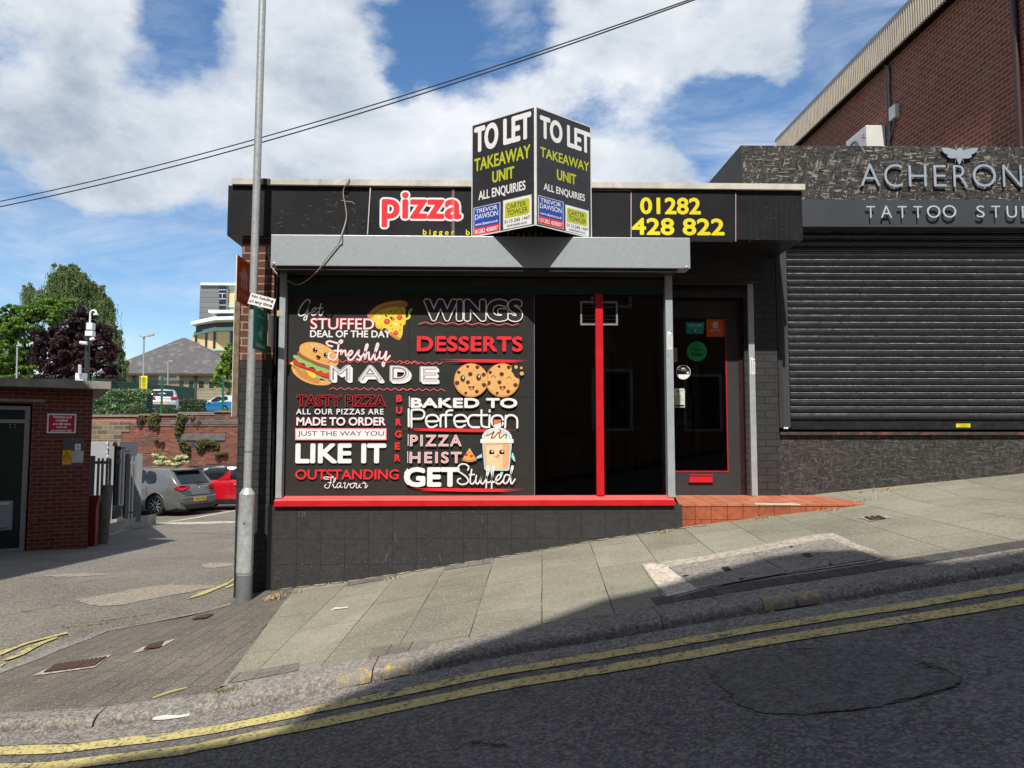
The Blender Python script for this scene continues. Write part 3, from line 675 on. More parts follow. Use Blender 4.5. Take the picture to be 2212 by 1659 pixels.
# sill: sloped top
xs0, xs1 = xat(591.5, 1085, 7.27), xat(1457.5, 1087, 7.27)
zr = zat(1000, 1070.5, YG - .01)
b = MB(); y0, y1 = 7.27, YG - .004
vs = [(xs0, y0, zs_bot), (xs1, y0, zs_bot), (xs1, y0, zs_top), (xs0, y0, zs_top), (xs0, y1, zs_bot), (xs1, y1, zs_bot), (xs1, y1, zr), (xs0, y1, zr)]
b.add(vs, [(0, 1, 2, 3), (1, 5, 6, 2), (5, 4, 7, 6), (4, 0, 3, 7), (0, 4, 5, 1)], M_REDP); b.add([vs[k] for k in (3, 2, 6, 7)], [(0, 1, 2, 3)], M_REDF)
b.recalc = False; b.build('window_sill', shop)
# window frame and panes
zw1 = zat(1000, 617, YG)
b = MB(); b.box((xat(603, 900, YG), YG - .03, zr), (xat(616.5, 900, YG), YG + .06, zw1), M_SOF); b.build('window_frame', shop)
xm0, xm1 = xat(1287, 850, YG - .03), xat(1303.5, 850, YG - .03)
b = MB(); b.box((xm0, YG - .05, zr), (xm1, YG + .03, zat(1295, 634, YG - .05)), M_REDP); b.build('window_mullion', shop, bevel=.004)
b = MB(); b.box((xat(1436.5, 850, YG), YG - .05, zr), (xat(1442, 850, YG), YG + .03, zat(1440, 634, YG)), M_REDP); b.build('window_mullion', shop)
zh0 = zat(800, 633, YG - .03)
MB().box((xat(603, 625, YG - .03), YG - .04, zh0), (xat(1441, 625, YG - .03), YG + .06, zw1 + .12), M_GRN).build('window_header', shop)
for a, c in ((616.5, 1287), (1303.5, 1437)):
    MB().box((xat(a, 850, YG), YG + .004, zr - .01), (xat(c, 850, YG), YG + .010, zh0 + .02), M_CLR).build('window_pane', shop)
MB().box((xpr, YG + .02, zr - .2), (xpr + .02, 7.9, zw1 + .3), M_SOF).build('window_reveal', shop)
# dim interior seen through the panes
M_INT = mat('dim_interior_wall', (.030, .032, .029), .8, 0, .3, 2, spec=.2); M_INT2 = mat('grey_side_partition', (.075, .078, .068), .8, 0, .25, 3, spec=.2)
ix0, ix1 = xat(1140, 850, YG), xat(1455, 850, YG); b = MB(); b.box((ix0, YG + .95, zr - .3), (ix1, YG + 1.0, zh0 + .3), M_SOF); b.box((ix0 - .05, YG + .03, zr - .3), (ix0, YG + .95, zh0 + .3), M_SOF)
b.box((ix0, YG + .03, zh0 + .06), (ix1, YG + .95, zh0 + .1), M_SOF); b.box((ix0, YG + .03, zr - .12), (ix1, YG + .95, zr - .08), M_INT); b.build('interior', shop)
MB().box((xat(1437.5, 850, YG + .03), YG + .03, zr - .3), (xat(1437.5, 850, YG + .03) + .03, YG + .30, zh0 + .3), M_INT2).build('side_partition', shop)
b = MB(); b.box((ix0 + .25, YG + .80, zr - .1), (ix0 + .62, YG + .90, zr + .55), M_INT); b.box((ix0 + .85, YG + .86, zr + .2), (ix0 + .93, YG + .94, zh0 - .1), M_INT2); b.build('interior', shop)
# air vent set in the right pane
vx0, vx1, vz0, vz1 = xat(1254, 676, YG - .03), xat(1335, 676, YG - .03), zat(1295, 702, YG - .03), zat(1295, 650, YG - .03)
M_VENT = mat('dusty_plastic', (.22, .24, .22), .6)
b = MB(); f_ = .017
for lo, hi in (((vx0, vz0), (vx1, vz0 + f_)), ((vx0, vz1 - f_), (vx1, vz1)), ((vx0, vz0 + f_), (vx0 + f_, vz1 - f_)), ((vx1 - f_, vz0 + f_), (vx1, vz1 - f_))):
    b.box((lo[0], YG - .016, lo[1]), (hi[0], YG + .003, hi[1]), M_VENT)
for i in range(6):
    z = vz0 + .02 + i * (vz1 - vz0 - .03) / 6; b.box((vx0 + f_, YG - .010, z), (vx1 - f_, YG + .002, z + .007), M_SOF)
b.build('air_vent', shop)
# window roller shutter: box, lip, rails, rolled curtain
xb0, xb1 = xat(585, 540, YB), xat(1491, 550, YB); zbt, zbb = zat(1000, 510.5, YB), zat(1000, 577.5, YB)
zbb = zat(585, 573.5, YB); zbt = zat(585, 506.5, YB)
b = MB(); b.box((xb0, YB, zbb), (xb1, YR + .02, zbt), M_GALV)
bx = b.build('roller_shutter', shop, bevel=.004); tag(bx, 'galvanised shutter box over the window')
MB().box((xb0 + .05, YB + .02, zbb - .035), (xb1 - .12, YR - .002, zbb), M_DKST).build('box_lip', bx)
for px, py in ((592, 569), (1483, 577)):
    p = P(px, py, YB); MB().lathe((p.x, YB - .001, p.z), [(.0, .006), (.010, .005), (.014, 0)], M_RAIL, 14, (0, -1, 0)).build('bolt', bx)
zrail0 = zat(1000, 1075.5, YR)
for a, c in ((599.5, 612.2), (1440.3, 1455.6)):
    x0, x1 = xat(a, 850, YR), xat(c, 850, YR)
    q = MB(); q.box((x0, YR, zrail0), (x1, YR + .012, zbb - .03), M_RAIL); q.box((x0, YR + .012, zrail0), (x0 + .006, YR + .09, zbb - .03), M_RAIL); q.box((x1 - .006, YR + .012, zrail0), (x1, YR + .09, zbb - .03), M_RAIL)
    q.build('guide_rail', bx)
def curtain(x0, x1, z0, z1, y, m, pitch=.075, depth=.016, bar=.07, mbar=None, edge=None):
    """real slat profile swept sideways"""
    b = MB(); b.recalc = False; prof = []; z = z1
    while z > z0 + bar:
        for t, d in ((0, .0), (.06, .3), (.14, .72), (.28, 1.0), (.45, 1.02), (.62, .86), (.78, .50), (.84, .12), (.86, -.25), (.90, -.25), (.91, .42), (.99, .42)):
            zz = z - t * pitch
            if zz > z0 + bar: prof.append((y - depth * d, zz))
        z -= pitch
    vs = [(x, yy, zz) for x in (x0, x1) for yy, zz in prof]; n = len(prof)
    b.add(vs, [(k, k + 1, n + k + 1, n + k) for k in range(n - 1) if not (edge and k % 12 in (9, 10))], m)
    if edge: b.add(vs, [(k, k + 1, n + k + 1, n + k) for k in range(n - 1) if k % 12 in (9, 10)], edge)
    b.box((x0, y - .012, z0), (x1, y + .012, z0 + bar), mbar or m); return b
M_SLATD = mat('shutter_slats_dark', (.05, .05, .05), .35, .5, .2, 9, .05)
curtain(xat(612, 600, 7.36), xat(1441, 600, 7.36), zat(1000, 617, 7.36), zbb + .02, 7.37, M_SLATD, mbar=M_DKST, bar=.075).build('slat_curtain', bx)
def maker_plate(S_, px0, py0, px1, py1, parent, name='maker_plate'):
    a = Art(S_, base=.001); a.rect(px0, py0, px1, py1, mat('dull_plate', (.10, .10, .10), .5)); a.rect(px0 + .8, py0 + .8, px1 - .8, py1 - .8, mat('dull_plate_dark', (.03, .03, .03), .5))
    a.ell(px0 + 4.5, (py0 + py1) / 2, 2.2, 2.2, mat('dull_plate', (.1, .1, .1)))
    for i in range(3): a.rect(px0 + 9, py0 + 2 + i * 2.2, px1 - 3 - i * 2, py0 + 2.9 + i * 2.2, mat('dull_plate', (.1, .1, .1)))
    return a.done(name, parent)
maker_plate(facade(7.358), 1022, 610.5, 1054, 618, bx)
# door shutter
YB2 = 7.80
zq0, zq1 = zat(1550, 599, YB2), zat(1550, 541, YB2)
b = MB(); b.box((xat(1440, 570, YB2), YB2, zq0), (xat(1655.7, 570, YB2), YPR - .02, zq1), M_DKST)
bx2 = b.build('roller_shutter', shop, bevel=.003); tag(bx2, 'dark shutter box over the door')
MB().box((xat(1440, 600, YB2), YB2 + .02, zq0 - .035), (xat(1642, 600, YB2), YPR - .03, zq0), M_DKST).build('box_lip', bx2)
YDR = 7.975
x0, x1 = xat(1619.8, 850, YDR), xat(1632.2, 850, YDR); zg0 = zat(1629, 1071, YDR)
q = MB(); q.box((x0, YDR, zg0), (x1, YDR + .010, zq0 - .03), M_RAIL); q.box((x0, YDR + .010, zg0), (x0 + .005, YPR - .002, zq0 - .03), M_RAIL); q.box((x1 - .005, YDR + .010, zg0), (x1, YPR - .002, zq0 - .03), M_RAIL); q.build('guide_rail', bx2)
curtain(xat(1445, 620, 8.0), x0, zat(1530, 643, 8.0), zq0 + .02, 8.0, M_SLATD, mbar=M_DKST, bar=.08).build('slat_curtain', bx2)
maker_plate(facade(7.985), 1499, 634.5, 1527, 641.5, bx2)
# right pier, reveal and door wall
xq0, xq1 = xat(1609.5, 850, YPR), xat(1681, 850, YPR)
MB().box((xq0, YPR, -1.3), (xq1, YPR + .9, ztop), M_BLKB).build('brick_pier', shop)
MB().box((xd0_ := xat(1440, 800, YD), YD + .06, zat(1510, 680, YD)), (xq0, YD + .3, ztop), M_SOF).build('wall', shop)
MB().box((xat(1572, 850, YD), YD + .06, -1.2), (xq0, YD + .3, zat(1510, 681, YD)), M_SOF).build('wall', shop)
MB().box((xbay - .02, YG + .03, -1.75), (xbay - .001, YD + .06, ztop), M_SOF).build('wall', shop)
# door
zd0 = zat(1530, 1070.5, YD); zd1 = zat(1530, 650, YD)
xd0, xd1 = xat(1440, 850, YD), xat(1596.5, 850, YD)
gx0, gx1, gz0, gz1 = xat(1446, 850, YD), xat(1570, 850, YD), zat(1510, 1017, YD), zat(1510, 689, YD)
b = MB(); b.box((xd0, YD, zd0), (xd1, YD + .045, gz0), M_GREYP); b.box((xd0, YD, gz1), (xd1, YD + .045, zd1), M_GREYP); b.box((gx1, YD, gz0), (xd1, YD + .045, gz1), M_GREYP)
door = b.build('door', shop)
MB().box((xd0, YD + .015, gz0), (gx1, YD + .021, gz1), M_CLR).build('door_pane', door)
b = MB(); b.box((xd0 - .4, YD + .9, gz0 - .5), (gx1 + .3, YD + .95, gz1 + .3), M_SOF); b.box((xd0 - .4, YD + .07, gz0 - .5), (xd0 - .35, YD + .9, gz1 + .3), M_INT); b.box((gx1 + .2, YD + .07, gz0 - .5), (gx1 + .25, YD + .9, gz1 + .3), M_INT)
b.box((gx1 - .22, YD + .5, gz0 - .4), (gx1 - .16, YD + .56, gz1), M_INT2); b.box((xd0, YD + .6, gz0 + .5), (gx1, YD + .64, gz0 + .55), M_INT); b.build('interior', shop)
b = MB(); b.box((gx1 - .008, YD - .004, gz0), (gx1, YD + .010, gz1), M_REDP); b.box((xd0, YD - .004, gz0 - .012), (gx1, YD + .010, gz0), M_REDP); b.box((xd0, YD - .004, gz1), (gx1, YD + .010, gz1 + .008), M_MAROON); b.build('glazing_bead', door)
b = MB(); lx0, lx1, lz0, lz1 = xat(1488, 1035, YD), xat(1538, 1035, YD), zat(1512, 1042, YD), zat(1512, 1027, YD)
b.box((lx0, YD - .022, lz0), (lx1, YD, lz1), M_REDP); b.box((lx0 - .01, YD - .010, lz0 - .012), (lx1 + .008, YD, lz0), M_MAROON); b.box((lx0, YD - .030, lz1), (lx1 + .004, YD, lz1 + .008), M_REDP)
b.build('letterbox', door, bevel=.002)
b = MB(); b.box((xd1, YD - .01, zd0 - .02), (xq0 - .001, YD + .058, zd1 + .2), M_MAROON); b.build('door_frame', shop)
MB().box((xd0, YD + .002, zd1), (xd1, YD + .058, ztop), M_SOF).build('door_transom', shop)
# timber board on the side wall, seen edge on
M_PLANK = mat('weathered_plank', (.22, .16, .11), .85, 0, .35, 14, .5, 20, .2)
b = MB(); bx0, bx1 = xat(505.5, 760, 7.46), xat(513, 760, 7.46)
b.box((bx0, 7.44, zat(508, 900, 7.46)), (bx1 + .02, 7.47, zat(508, 627, 7.46)), M_PLANK); b.box((bx0 - .006, 7.446, zat(508, 900, 7.46)), (bx0, 9.0, zat(508, 627, 7.46)), W)
tag(b.build('side_hoarding'), 'white board with bare timber edge fixed along the left side wall of the black shop', 'board')

# tiled step
st = empty('tiled_step', (2.5, 7.4, -.7), 'red quarry tiled entrance step below the shop door', 'step')
f0, f1 = P(1473, 1089.2, 7.35), P(1866, 1088.6, 7.35); r1, r0 = P(1798, 1069.3, 8.06), P(1458, 1070, 8.06)
f0.z = f1.z = (f0.z + f1.z) / 2; r0.z = r1.z = (r0.z + r1.z) / 2
b = MB(); b.prism([f0 + Vector((-.03, -.006, 0)), f1 + Vector((0, -.006, 0)), r1, Vector((r0.x, 8.08, r0.z))], (0, 0, -.018), M_TREAD); b.build('tread', st, bevel=.004)
b = MB(); b.prism([Vector((f0.x, 7.35, f0.z - .018)), Vector((f1.x, 7.35, f1.z - .018)), Vector((f1.x, 7.35, -1.05)), Vector((f0.x, 7.35, -1.3))], (0, .5, 0), M_TILE); b.build('riser', st)
Z4c = Z(2400, 1850, 1200)
a = Art(facade(7.343), Z4c, .001)
a.poly([(1140, 297), (1300, 300), (1420, 297), (1478, 307), (1480, 315), (1300, 313), (1145, 311)], mat('bare_mortar', (.62, .57, .46), .9)); a.done('worn_nosing', st)

# wall scuffs on the black plinth
M_SCUF = mat('pale_scuff', (.22, .22, .21), .8); rs = random.Random(11)
a = Art(facade(7.30), Z8, .0012); 
for i in range(170):
    x = 400 + rs.random() ** 1.3 * 1800; y = 640 - (x - 400) * .105 - abs(rs.gauss(0, 60)) - 8
    if y > 75: r_ = rs.uniform(.8, 2.6); a.ell(x, y, r_ * rs.uniform(.7, 1.5), r_, M_SCUF, n=6)
for x, y, dx, dy in ((615, 85, -10, 40), (640, 82, -6, 45), (655, 86, 4, 42), (1990, 80, 6, 8), (2065, 120, 8, 60), (1300, 480, 12, -60), (1730, 420, 6, 60), (1380, 260, -4, 60)):
    a.stroke([(x, y), (x + dx * .5, y + dy * .5), (x + dx, y + dy)], 2.2, M_SCUF, False, cap=False)
tag(a.done('plinth_scuffs', shop), kind='stuff')
M_HOLE = mat('chipped_hole', (.035, .034, .03), .95, 0, .9, 60, 1, 60)
a = Art(facade(7.30), Z8, .0016); a.poly([(1560, 295), (1590, 262), (1625, 262), (1635, 235), (1648, 262), (1685, 290), (1655, 330), (1615, 360), (1590, 330)], M_HOLE, True); a.done('chipped_patch', shop)
# scratches on the fascia
a = Art(facade(YF), Z4b, .0012)
for i in range(46):
    x, y = rs.choice(((rs.gauss(450, 60), rs.gauss(440, 60)), (rs.gauss(860, 60), rs.gauss(430, 90)), (rs.gauss(700, 100), rs.gauss(430, 60)), (rs.gauss(1060, 70), rs.gauss(500, 60))))
    t = rs.uniform(-.4, .6); l = rs.uniform(6, 30)
    if 210 < y < 560: a.stroke([(x, y), (x + l * math.cos(t), y + l * math.sin(t))], 1.6, M_SCUF, False, cap=False)
a.stroke([(940, 308), (985, 318), (1020, 320), (1042, 337)], 4, mat('cut_cable_end', (.4, .34, .26)), True)
a.poly([(1168, 200), (1177, 200), (1152, 582), (1145, 582)], mat('panel_joint', (.55, .5, .5)))
tag(a.done('fascia_scratches', shop), kind='stuff')
Z6 = Z(2996, 550, 1100)
a = Art(facade(YF), Z6, .0012)
for x in (15, 60, 118, 165, 222, 262, 300, 345, 382):
    a.stroke([(x, 465), (x + rs.uniform(-4, 4), 600), (x + rs.uniform(-6, 6), 838)], .9, mat('grain_line', (.055, .055, .055)), False, cap=False)
for i in range(26): a.ell(rs.uniform(-60, 420), rs.uniform(480, 840), rs.uniform(1, 4), rs.uniform(1, 2.5), M_SCUF, n=6)
tag(a.done('fascia_grain', shop), kind='stuff')

# loose cable over the fascia
def cable(name, pts, r, m, label, cat, parent=None):
    b = MB(); b.path(pts, r, m, 6); o = b.build(name, parent); return tag(o, label, cat) if label else o
q = [(1002, 125, YF - .05), (975, 175, YF - .05), (955, 215, YF - .02), (952, 270, YF - .015), (965, 330, YF - .012), (977, 420, YF - .012), (970, 480, YF - .03), (940, 575, YB - .03), (920, 640, YB - .02), (860, 715, YB - .02), (800, 790, YB - .02), (765, 850, YB - .01), (720, 895, YB + .05), (660, 945, YB + .1), (610, 975, YR - .03), (570, 982, YR - .02), (525, 960, YR - .02), (483, 945, YR - .01)]
cpts = []
pp = [P(*Z4b(x, y), Y) for x, y, Y in q]
for i in range(len(pp) - 1):
    p0, p1, p2, p3 = pp[max(i - 1, 0)], pp[i], pp[i + 1], pp[min(i + 2, len(pp) - 1)]
    for j in range(4):
        t = j / 4; cpts.append(.5 * ((2 * p1) + (-p0 + p2) * t + (2 * p0 - 5 * p1 + 4 * p2 - p3) * t * t + (-p0 + 3 * p1 - 3 * p2 + p3) * t ** 3))
cable('loose_cable', cpts, .006, mat('grey_cable', (.34, .31, .27), .6), 'loose grey cable dangling over the black fascia and shutter box', 'cable')
q = [(1330, 640), (1290, 720), (1275, 800), (1280, 900), (1300, 1000), (1325, 1120), (1360, 1235), (1420, 1300), (1480, 1380), (1560, 1470), (1640, 1570), (1760, 1630)]
cable('loose_cable', [P(*Za(x, y), 7.36) for x, y in q], .005, mat('pale_cable', (.55, .47, .46), .6), 'pale cable looping out behind the left end of the shutter box', 'cable')

# ------------------------------------------------------------ window graphics panel
gp = empty('window_graphics_panel', (-1.9, YG, -.7), 'black window graphic panel with pizza burger cookie and milkshake pictures and menu slogans', 'window graphic')
gx0_, gx1_ = xat(617.5, 850, YG - .004), xat(1154, 850, YG - .004)
gzt, gzb = zat(880, 628, YG - .004), zat(880, 1071, YG - .004)
xs_, zs_ = xat(884, 800, YG - .004), zat(1020, 858, YG - .004)
for lo, hi in (((gx0_, gzb), (xs_ - .0015, gzt)), ((xs_ + .0015, zs_ + .0015), (gx1_, gzt)), ((xs_ + .0015, gzb), (gx1_, zs_ - .0015))):
    MB().box((lo[0], YG - .006, lo[1]), (hi[0], YG + .003, hi[1]), PNL).build('panel_sheet', gp)
MB().box((gx1_, YG - .006, gzb), (gx1_ + .004, YG + .003, gzt), flat('edge_blue', (.25, .3, .38))).build('panel_edge', gp)
SG = facade(YG - .006); A1 = Z(1100, 1140, 600); B1 = Z(1100, 1550, 600); C1 = Z(1600, 1150, 600); D1 = Z(1560, 1550, 640)
_ART = [.0006]
def art(zf):
    a = Art(SG, zf, _ART[0], .00003); d0 = a.done
    def done(name, parent): _ART[0] = a.l + .00003; return d0(name, parent)
    a.done = done; return a
def otext(zf, t, ll, ur, outline, fill, grow=.03, off=0.0, name='lettering', sp=1.0, shear=0.0):
    a = art(zf); a.text(t, ll, ur, outline, off, shear, sp, grow); a.text(t, ll, ur, fill, off, shear, sp, 0); a.done(name, gp)
def ptext(zf, t, ll, ur, m, off=0.0, name='lettering', sp=1.0, shear=0.0):
    a = art(zf); a.text(t, ll, ur, m, off, shear, sp); a.done(name, gp)
def zig(zf, x0, x1, y, amp, n, w, slope=0.0):
    a = art(zf)
    for i in range(n):
        xa, xb = x0 + (x1 - x0) * i / n, x0 + (x1 - x0) * (i + 1) / n; ya = y + amp * (i % 2 == 0) + slope * (xa - x0); yb_ = y + amp * (i % 2) + slope * (xb - x0)
        a.stroke([(xa + 3, ya), (xb - 3, yb_)], w * 1.5, RED, False); a.stroke([(xa + 5, ya), (xb - 5, yb_)], w * .6, PINK, False)
    a.done('zigzag_line', gp)
def brush(zf, pts_c, w, name='brush_stroke', seed=1):
    r_ = random.Random(seed); a = art(zf); x0, y0, x1, y1 = pts_c
    for k in range(7):
        s0 = x0 + (x1 - x0) * r_.uniform(.02, .22) * (k > 0); s1 = x1 - (x1 - x0) * r_.uniform(.02, .18) * (k > 0); dy = (k - 3) * w / 8
        n = 14; up = [(s0 + (s1 - s0) * i / n, y0 + (y1 - y0) * i / n + dy - w * .16 * math.sin(math.pi * min(1, i / n * 1.02)) + r_.uniform(-.6, .6)) for i in range(n + 1)]
        dn = [(x, y + w * .26 * math.sin(math.pi * i / n) + 1) for i, (x, y) in enumerate(up)]
        a.poly(up + dn[::-1], RED)
    a.done(name, gp)
def script(zf, strokes, w, m, halo=None, hw=0, name='script_lettering'):
    a = art(zf)
    if halo:
        for s_ in strokes: a.stroke(s_, w + hw, halo)
    for s_ in strokes: a.stroke(s_, w, m)
    a.done(name, gp)
# burger
a = art(A1)
a.poly([(250, 1185), (290, 1230), (420, 1330), (640, 1400), (830, 1420), (800, 1465), (700, 1480), (560, 1465), (420, 1415), (300, 1330), (250, 1250)], BUN, True)
a.poly([(300, 1190), (430, 1230), (500, 1320), (640, 1380), (655, 1440), (600, 1455), (420, 1380), (330, 1300)], BUND, True)
a.poly([(262, 1185), (300, 1180), (450, 1230), (700, 1360), (800, 1390), (760, 1415), (690, 1380), (640, 1390), (600, 1350), (520, 1320), (440, 1270), (385, 1265), (360, 1220), (300, 1215)], LEAF, True)
a.poly([(215, 1150), (265, 1125), (290, 1170), (250, 1180)], CHS); a.poly([(455, 1245), (560, 1235), (610, 1360), (560, 1375), (500, 1330)], CHS)
a.poly([(265, 1125), (300, 1095), (430, 1190), (600, 1250), (800, 1300), (800, 1380), (690, 1350), (560, 1290), (400, 1235), (290, 1180)], TOM, True)
a.stroke([(268, 1140), (330, 1200), (520, 1245), (620, 1320), (800, 1378)], 7, BLK)
a.poly([(268, 1070), (290, 1030), (420, 1080), (600, 1180), (880, 1280), (850, 1310), (780, 1290), (730, 1300), (680, 1260), (620, 1270), (560, 1210), (470, 1215), (430, 1160), (360, 1140), (300, 1085)], LEAF, True)
a.poly([(330, 1000), (360, 980), (460, 1060), (640, 1150), (880, 1210), (880, 1265), (800, 1255), (600, 1170), (440, 1110), (345, 1050)], PATTY, True)
a.poly([(360, 950), (375, 890), (450, 850), (560, 842), (680, 865), (800, 925), (900, 1010), (938, 1090), (925, 1170), (870, 1200), (760, 1180), (600, 1130), (440, 1050), (370, 1000)], BUN, True)
for x, y, r_ in ((470, 900, .2), (540, 880, 0), (605, 875, 0), (560, 905, 1.2), (645, 915, 2.2), (695, 905, .9), (695, 968, 0), (780, 935, 1.1), (860, 1035, .1), (810, 960, 1.0)): a.ell(x, y, 14, 5, CREAM, r_, 10)
for x, y in ((592, 962), (752, 1035)): a.ell(x, y, 34, 39, BLK); a.ell(x + 10, y - 18, 10, 12, W); a.ell(x, y + 22, 6, 6, W)
a.poly([(612, 1035), (640, 1040), (675, 1060), (660, 1095), (630, 1102), (612, 1075)], BLK, True); a.ell(632, 1083, 18, 15, TOM)
a.ell(548, 1010, 26, 12, flat('blush', (.80, .33, .14))); a.ell(735, 1108, 26, 12, flat('blush', (.80, .33, .14)))
a.done('burger_picture', gp)
# pizza slice
a = art(A1)
a.stroke([(1880, 470), (1940, 500), (1985, 470), (1975, 430), (1985, 385)], 30, CHS); a.stroke([(1990, 385), (2010, 365)], 40, CHS); 
for i, (x, y) in enumerate(((1975, 360), (1998, 365), (2020, 378), (2045, 390))): a.stroke([(x - 8, y + 18), (x, y), (x + 10, y + 22)], 5, BLK)
a.poly([(1380, 460), (1450, 400), (1600, 340), (1780, 320), (1915, 335), (1925, 440), (1925, 570), (1890, 600), (1880, 720), (1845, 790), (1800, 770), (1700, 690), (1640, 640), (1540, 620), (1480, 560), (1400, 500)], CHS, True)
a.poly([(1360, 455), (1385, 410), (1480, 330), (1620, 260), (1800, 228), (1920, 238), (1955, 270), (1945, 315), (1900, 330), (1740, 322), (1600, 350), (1500, 410), (1440, 480), (1390, 490)], BUND, True)
a.poly([(1400, 400), (1520, 300), (1680, 255), (1860, 245), (1920, 262), (1740, 275), (1560, 325), (1440, 410)], BUN, True)
a.poly([(1640, 640), (1700, 680), (1760, 730), (1850, 785), (1820, 812), (1740, 770), (1650, 700)], BUND, True)
for x, y, r_ in ((1650, 540, 45), (1838, 478, 42), (1780, 708, 38)): a.ell(x, y, r_, r_ * .95, TOM); a.ell(x - 4, y - 8, r_ * .75, r_ * .62, flat('salami', (.80, .12, .08)))
for x, y, w_, h_, r_ in ((1570, 425, 6, 20, 0), (1705, 392, 20, 8, .1), (1842, 358, 20, 8, .6), (1708, 600, 18, 7, -.5), (1730, 645, 6, 15, 0), (1842, 658, 15, 6, .2)): a.ell(x, y, w_, h_, BLK, r_, 12); a.ell(x, y, w_ - 3, h_ - 3, LEAF, r_, 12)
a.ell(1643, 442, 20, 26, BLK); a.ell(1648, 434, 11, 14, W); a.stroke([(1755, 418), (1775, 392), (1798, 386)], 6, BLK)
a.poly([(1695, 470), (1735, 478), (1765, 500), (1745, 522), (1720, 512)], BLK, True); a.ell(1742, 503, 16, 14, TONG)
a.stroke([(1870, 390), (1880, 415), (1888, 425)], 14, TOM); a.stroke([(1845, 565), (1858, 585), (1850, 605)], 9, TOM)
a.ell(1535, 480, 24, 17, CREAM); a.ell(1538, 496, 10, 9, CREAM); a.ell(1785, 575, 26, 17, CREAM); a.ell(1785, 595, 9, 18, CREAM)
a.stroke([(1500, 540), (1495, 600), (1530, 635), (1560, 620)], 22, CHS); a.stroke([(1560, 620), (1570, 590), (1590, 640), (1560, 650)], 20, CHS); a.stroke([(1490, 535), (1480, 590), (1510, 640), (1570, 650), (1600, 645)], 4, BUND)
a.done('pizza_slice_picture', gp)
# lettering, left column
script(A1, [[(515, 265), (510, 222), (470, 220), (400, 290), (355, 380), (352, 440), (390, 455), (450, 420), (495, 330), (500, 300), (478, 420), (465, 500), (440, 520), (425, 495), (460, 450), (520, 410)],
            [(520, 410), (575, 395), (605, 360), (600, 335), (570, 345), (540, 400), (550, 445), (590, 440), (640, 390)], [(680, 278), (655, 380), (655, 440), (680, 448), (715, 390)], [(635, 342), (700, 340)]], 17, W)
otext(A1, 'STUFFED', (525, 652), (1462, 495), PINK, W, .030, .0, sp=.97)
a = art(A1); a.text('STUFFED', (525, 652), (1462, 495), RED, 0, 0, .97, .034); a.text('STUFFED', (525, 652), (1462, 495), PINK, 0, 0, .97, .012); a.text('STUFFED', (525, 652), (1462, 495), W, 0, 0, .97, -.006); a.done('lettering', gp)
ptext(A1, 'DEAL OF THE DAY', (517, 772), (1705, 672), W, .022)
script(A1, [[(845, 905), (790, 890), (760, 850), (800, 828), (870, 845), (930, 860), (985, 850), (990, 820), (955, 828), (935, 900), (925, 1000), (905, 1080), (850, 1110), (790, 1070), (800, 1010), (830, 1000)], [(875, 968), (960, 975)],
            [(960, 975), (985, 960), (975, 1030), (1000, 985), (1035, 965), (1040, 985)], [(1040, 985), (1050, 1040), (1085, 1050), (1135, 1010), (1140, 975), (1110, 975), (1075, 1040), (1090, 1100), (1140, 1095), (1200, 1020)],
            [(1200, 1020), (1235, 965), (1240, 975), (1230, 1030), (1270, 1070), (1250, 1105), (1210, 1095)], [(1260, 1080), (1330, 990), (1370, 890), (1350, 880), (1330, 960), (1325, 1100), (1350, 1020), (1385, 995), (1385, 1080), (1410, 1105), (1450, 1040)],
            [(1450, 1040), (1500, 960), (1525, 880), (1510, 865), (1485, 940), (1470, 1060), (1490, 1105), (1540, 1050)], [(1550, 985), (1540, 1060), (1570, 1085), (1610, 1050), (1640, 985)], [(1645, 985), (1625, 1100), (1605, 1190), (1590, 1190), (1590, 1150), (1640, 1110), (1695, 1045)]], 19, W, PINK, 12)
zig(A1, 775, 2120, 1108, 32, 24, 7, .008); zig(A1, 800, 2000, 1512, 32, 21, 7, .012)
zig(C1, 0, 160, 1100, 28, 3, 7, 0); zig(C1, 160, 635, 1100, 30, 9, 7, .004); zig(C1, 0, 665, 1490, 30, 12, 7, .01)
for t, ll, ur in (('M', (808, 1405), (1115, 1178)), ('A', (1225, 1412), (1590, 1182)), ('D', (1692, 1418), (1985, 1190))):
    a = art(A1)
    for k in range(6): a.text(t, (ll[0] + k * 7, ll[1] + k * 7.5), (ur[0] + k * 7, ur[1] + k * 7.5), W, .05)
    a.text(t, ll, ur, W, .05); a.text(t, ll, ur, PURP, .025); a.text(t, ll, ur, W, .0); a.text(t, ll, ur, PURP, -.012); a.text(t, ll, ur, W, -.025); a.done('lettering', gp)
a = art(C1)
for k in range(6): a.text('E', (292 + k * 7, 1390 + k * 7), (550 + k * 7, 1165 + k * 7), W, .05)
a.text('E', (292, 1390), (550, 1165), PURP, .03); a.text('E', (292, 1390), (550, 1165), W, .012); a.text('E', (292, 1390), (550, 1165), PURP, -.01); a.text('E', (292, 1390), (550, 1165), W, -.022); a.done('lettering', gp)
otext(B1, 'TASTY PIZZA', (325, 272), (1630, 115), RED, BLK, .030, .012, sp=.97)
ptext(B1, 'ALL OUR PIZZAS ARE', (315, 397), (1603, 315), W, .015, sp=1.15)
otext(B1, 'MADE TO ORDER', (322, 560), (1632, 440), PINK, W, .022, .012, sp=.97)
a = art(B1); a.rect(300, 598, 1650, 778, RED); a.rect(306, 604, 1644, 772, W); a.rect(310, 608, 1640, 768, RED); a.rect(316, 614, 1634, 762, W); a.text('JUST THE WAY YOU', (338, 735), (1610, 643), PURP, .005); a.done('lettering', gp)
ptext(B1, 'LIKE IT', (303, 1117), (1645, 825), W, .036)
ptext(B1, 'OUTSTANDING', (302, 1356), (1828, 1205), RED, .018, sp=.98)
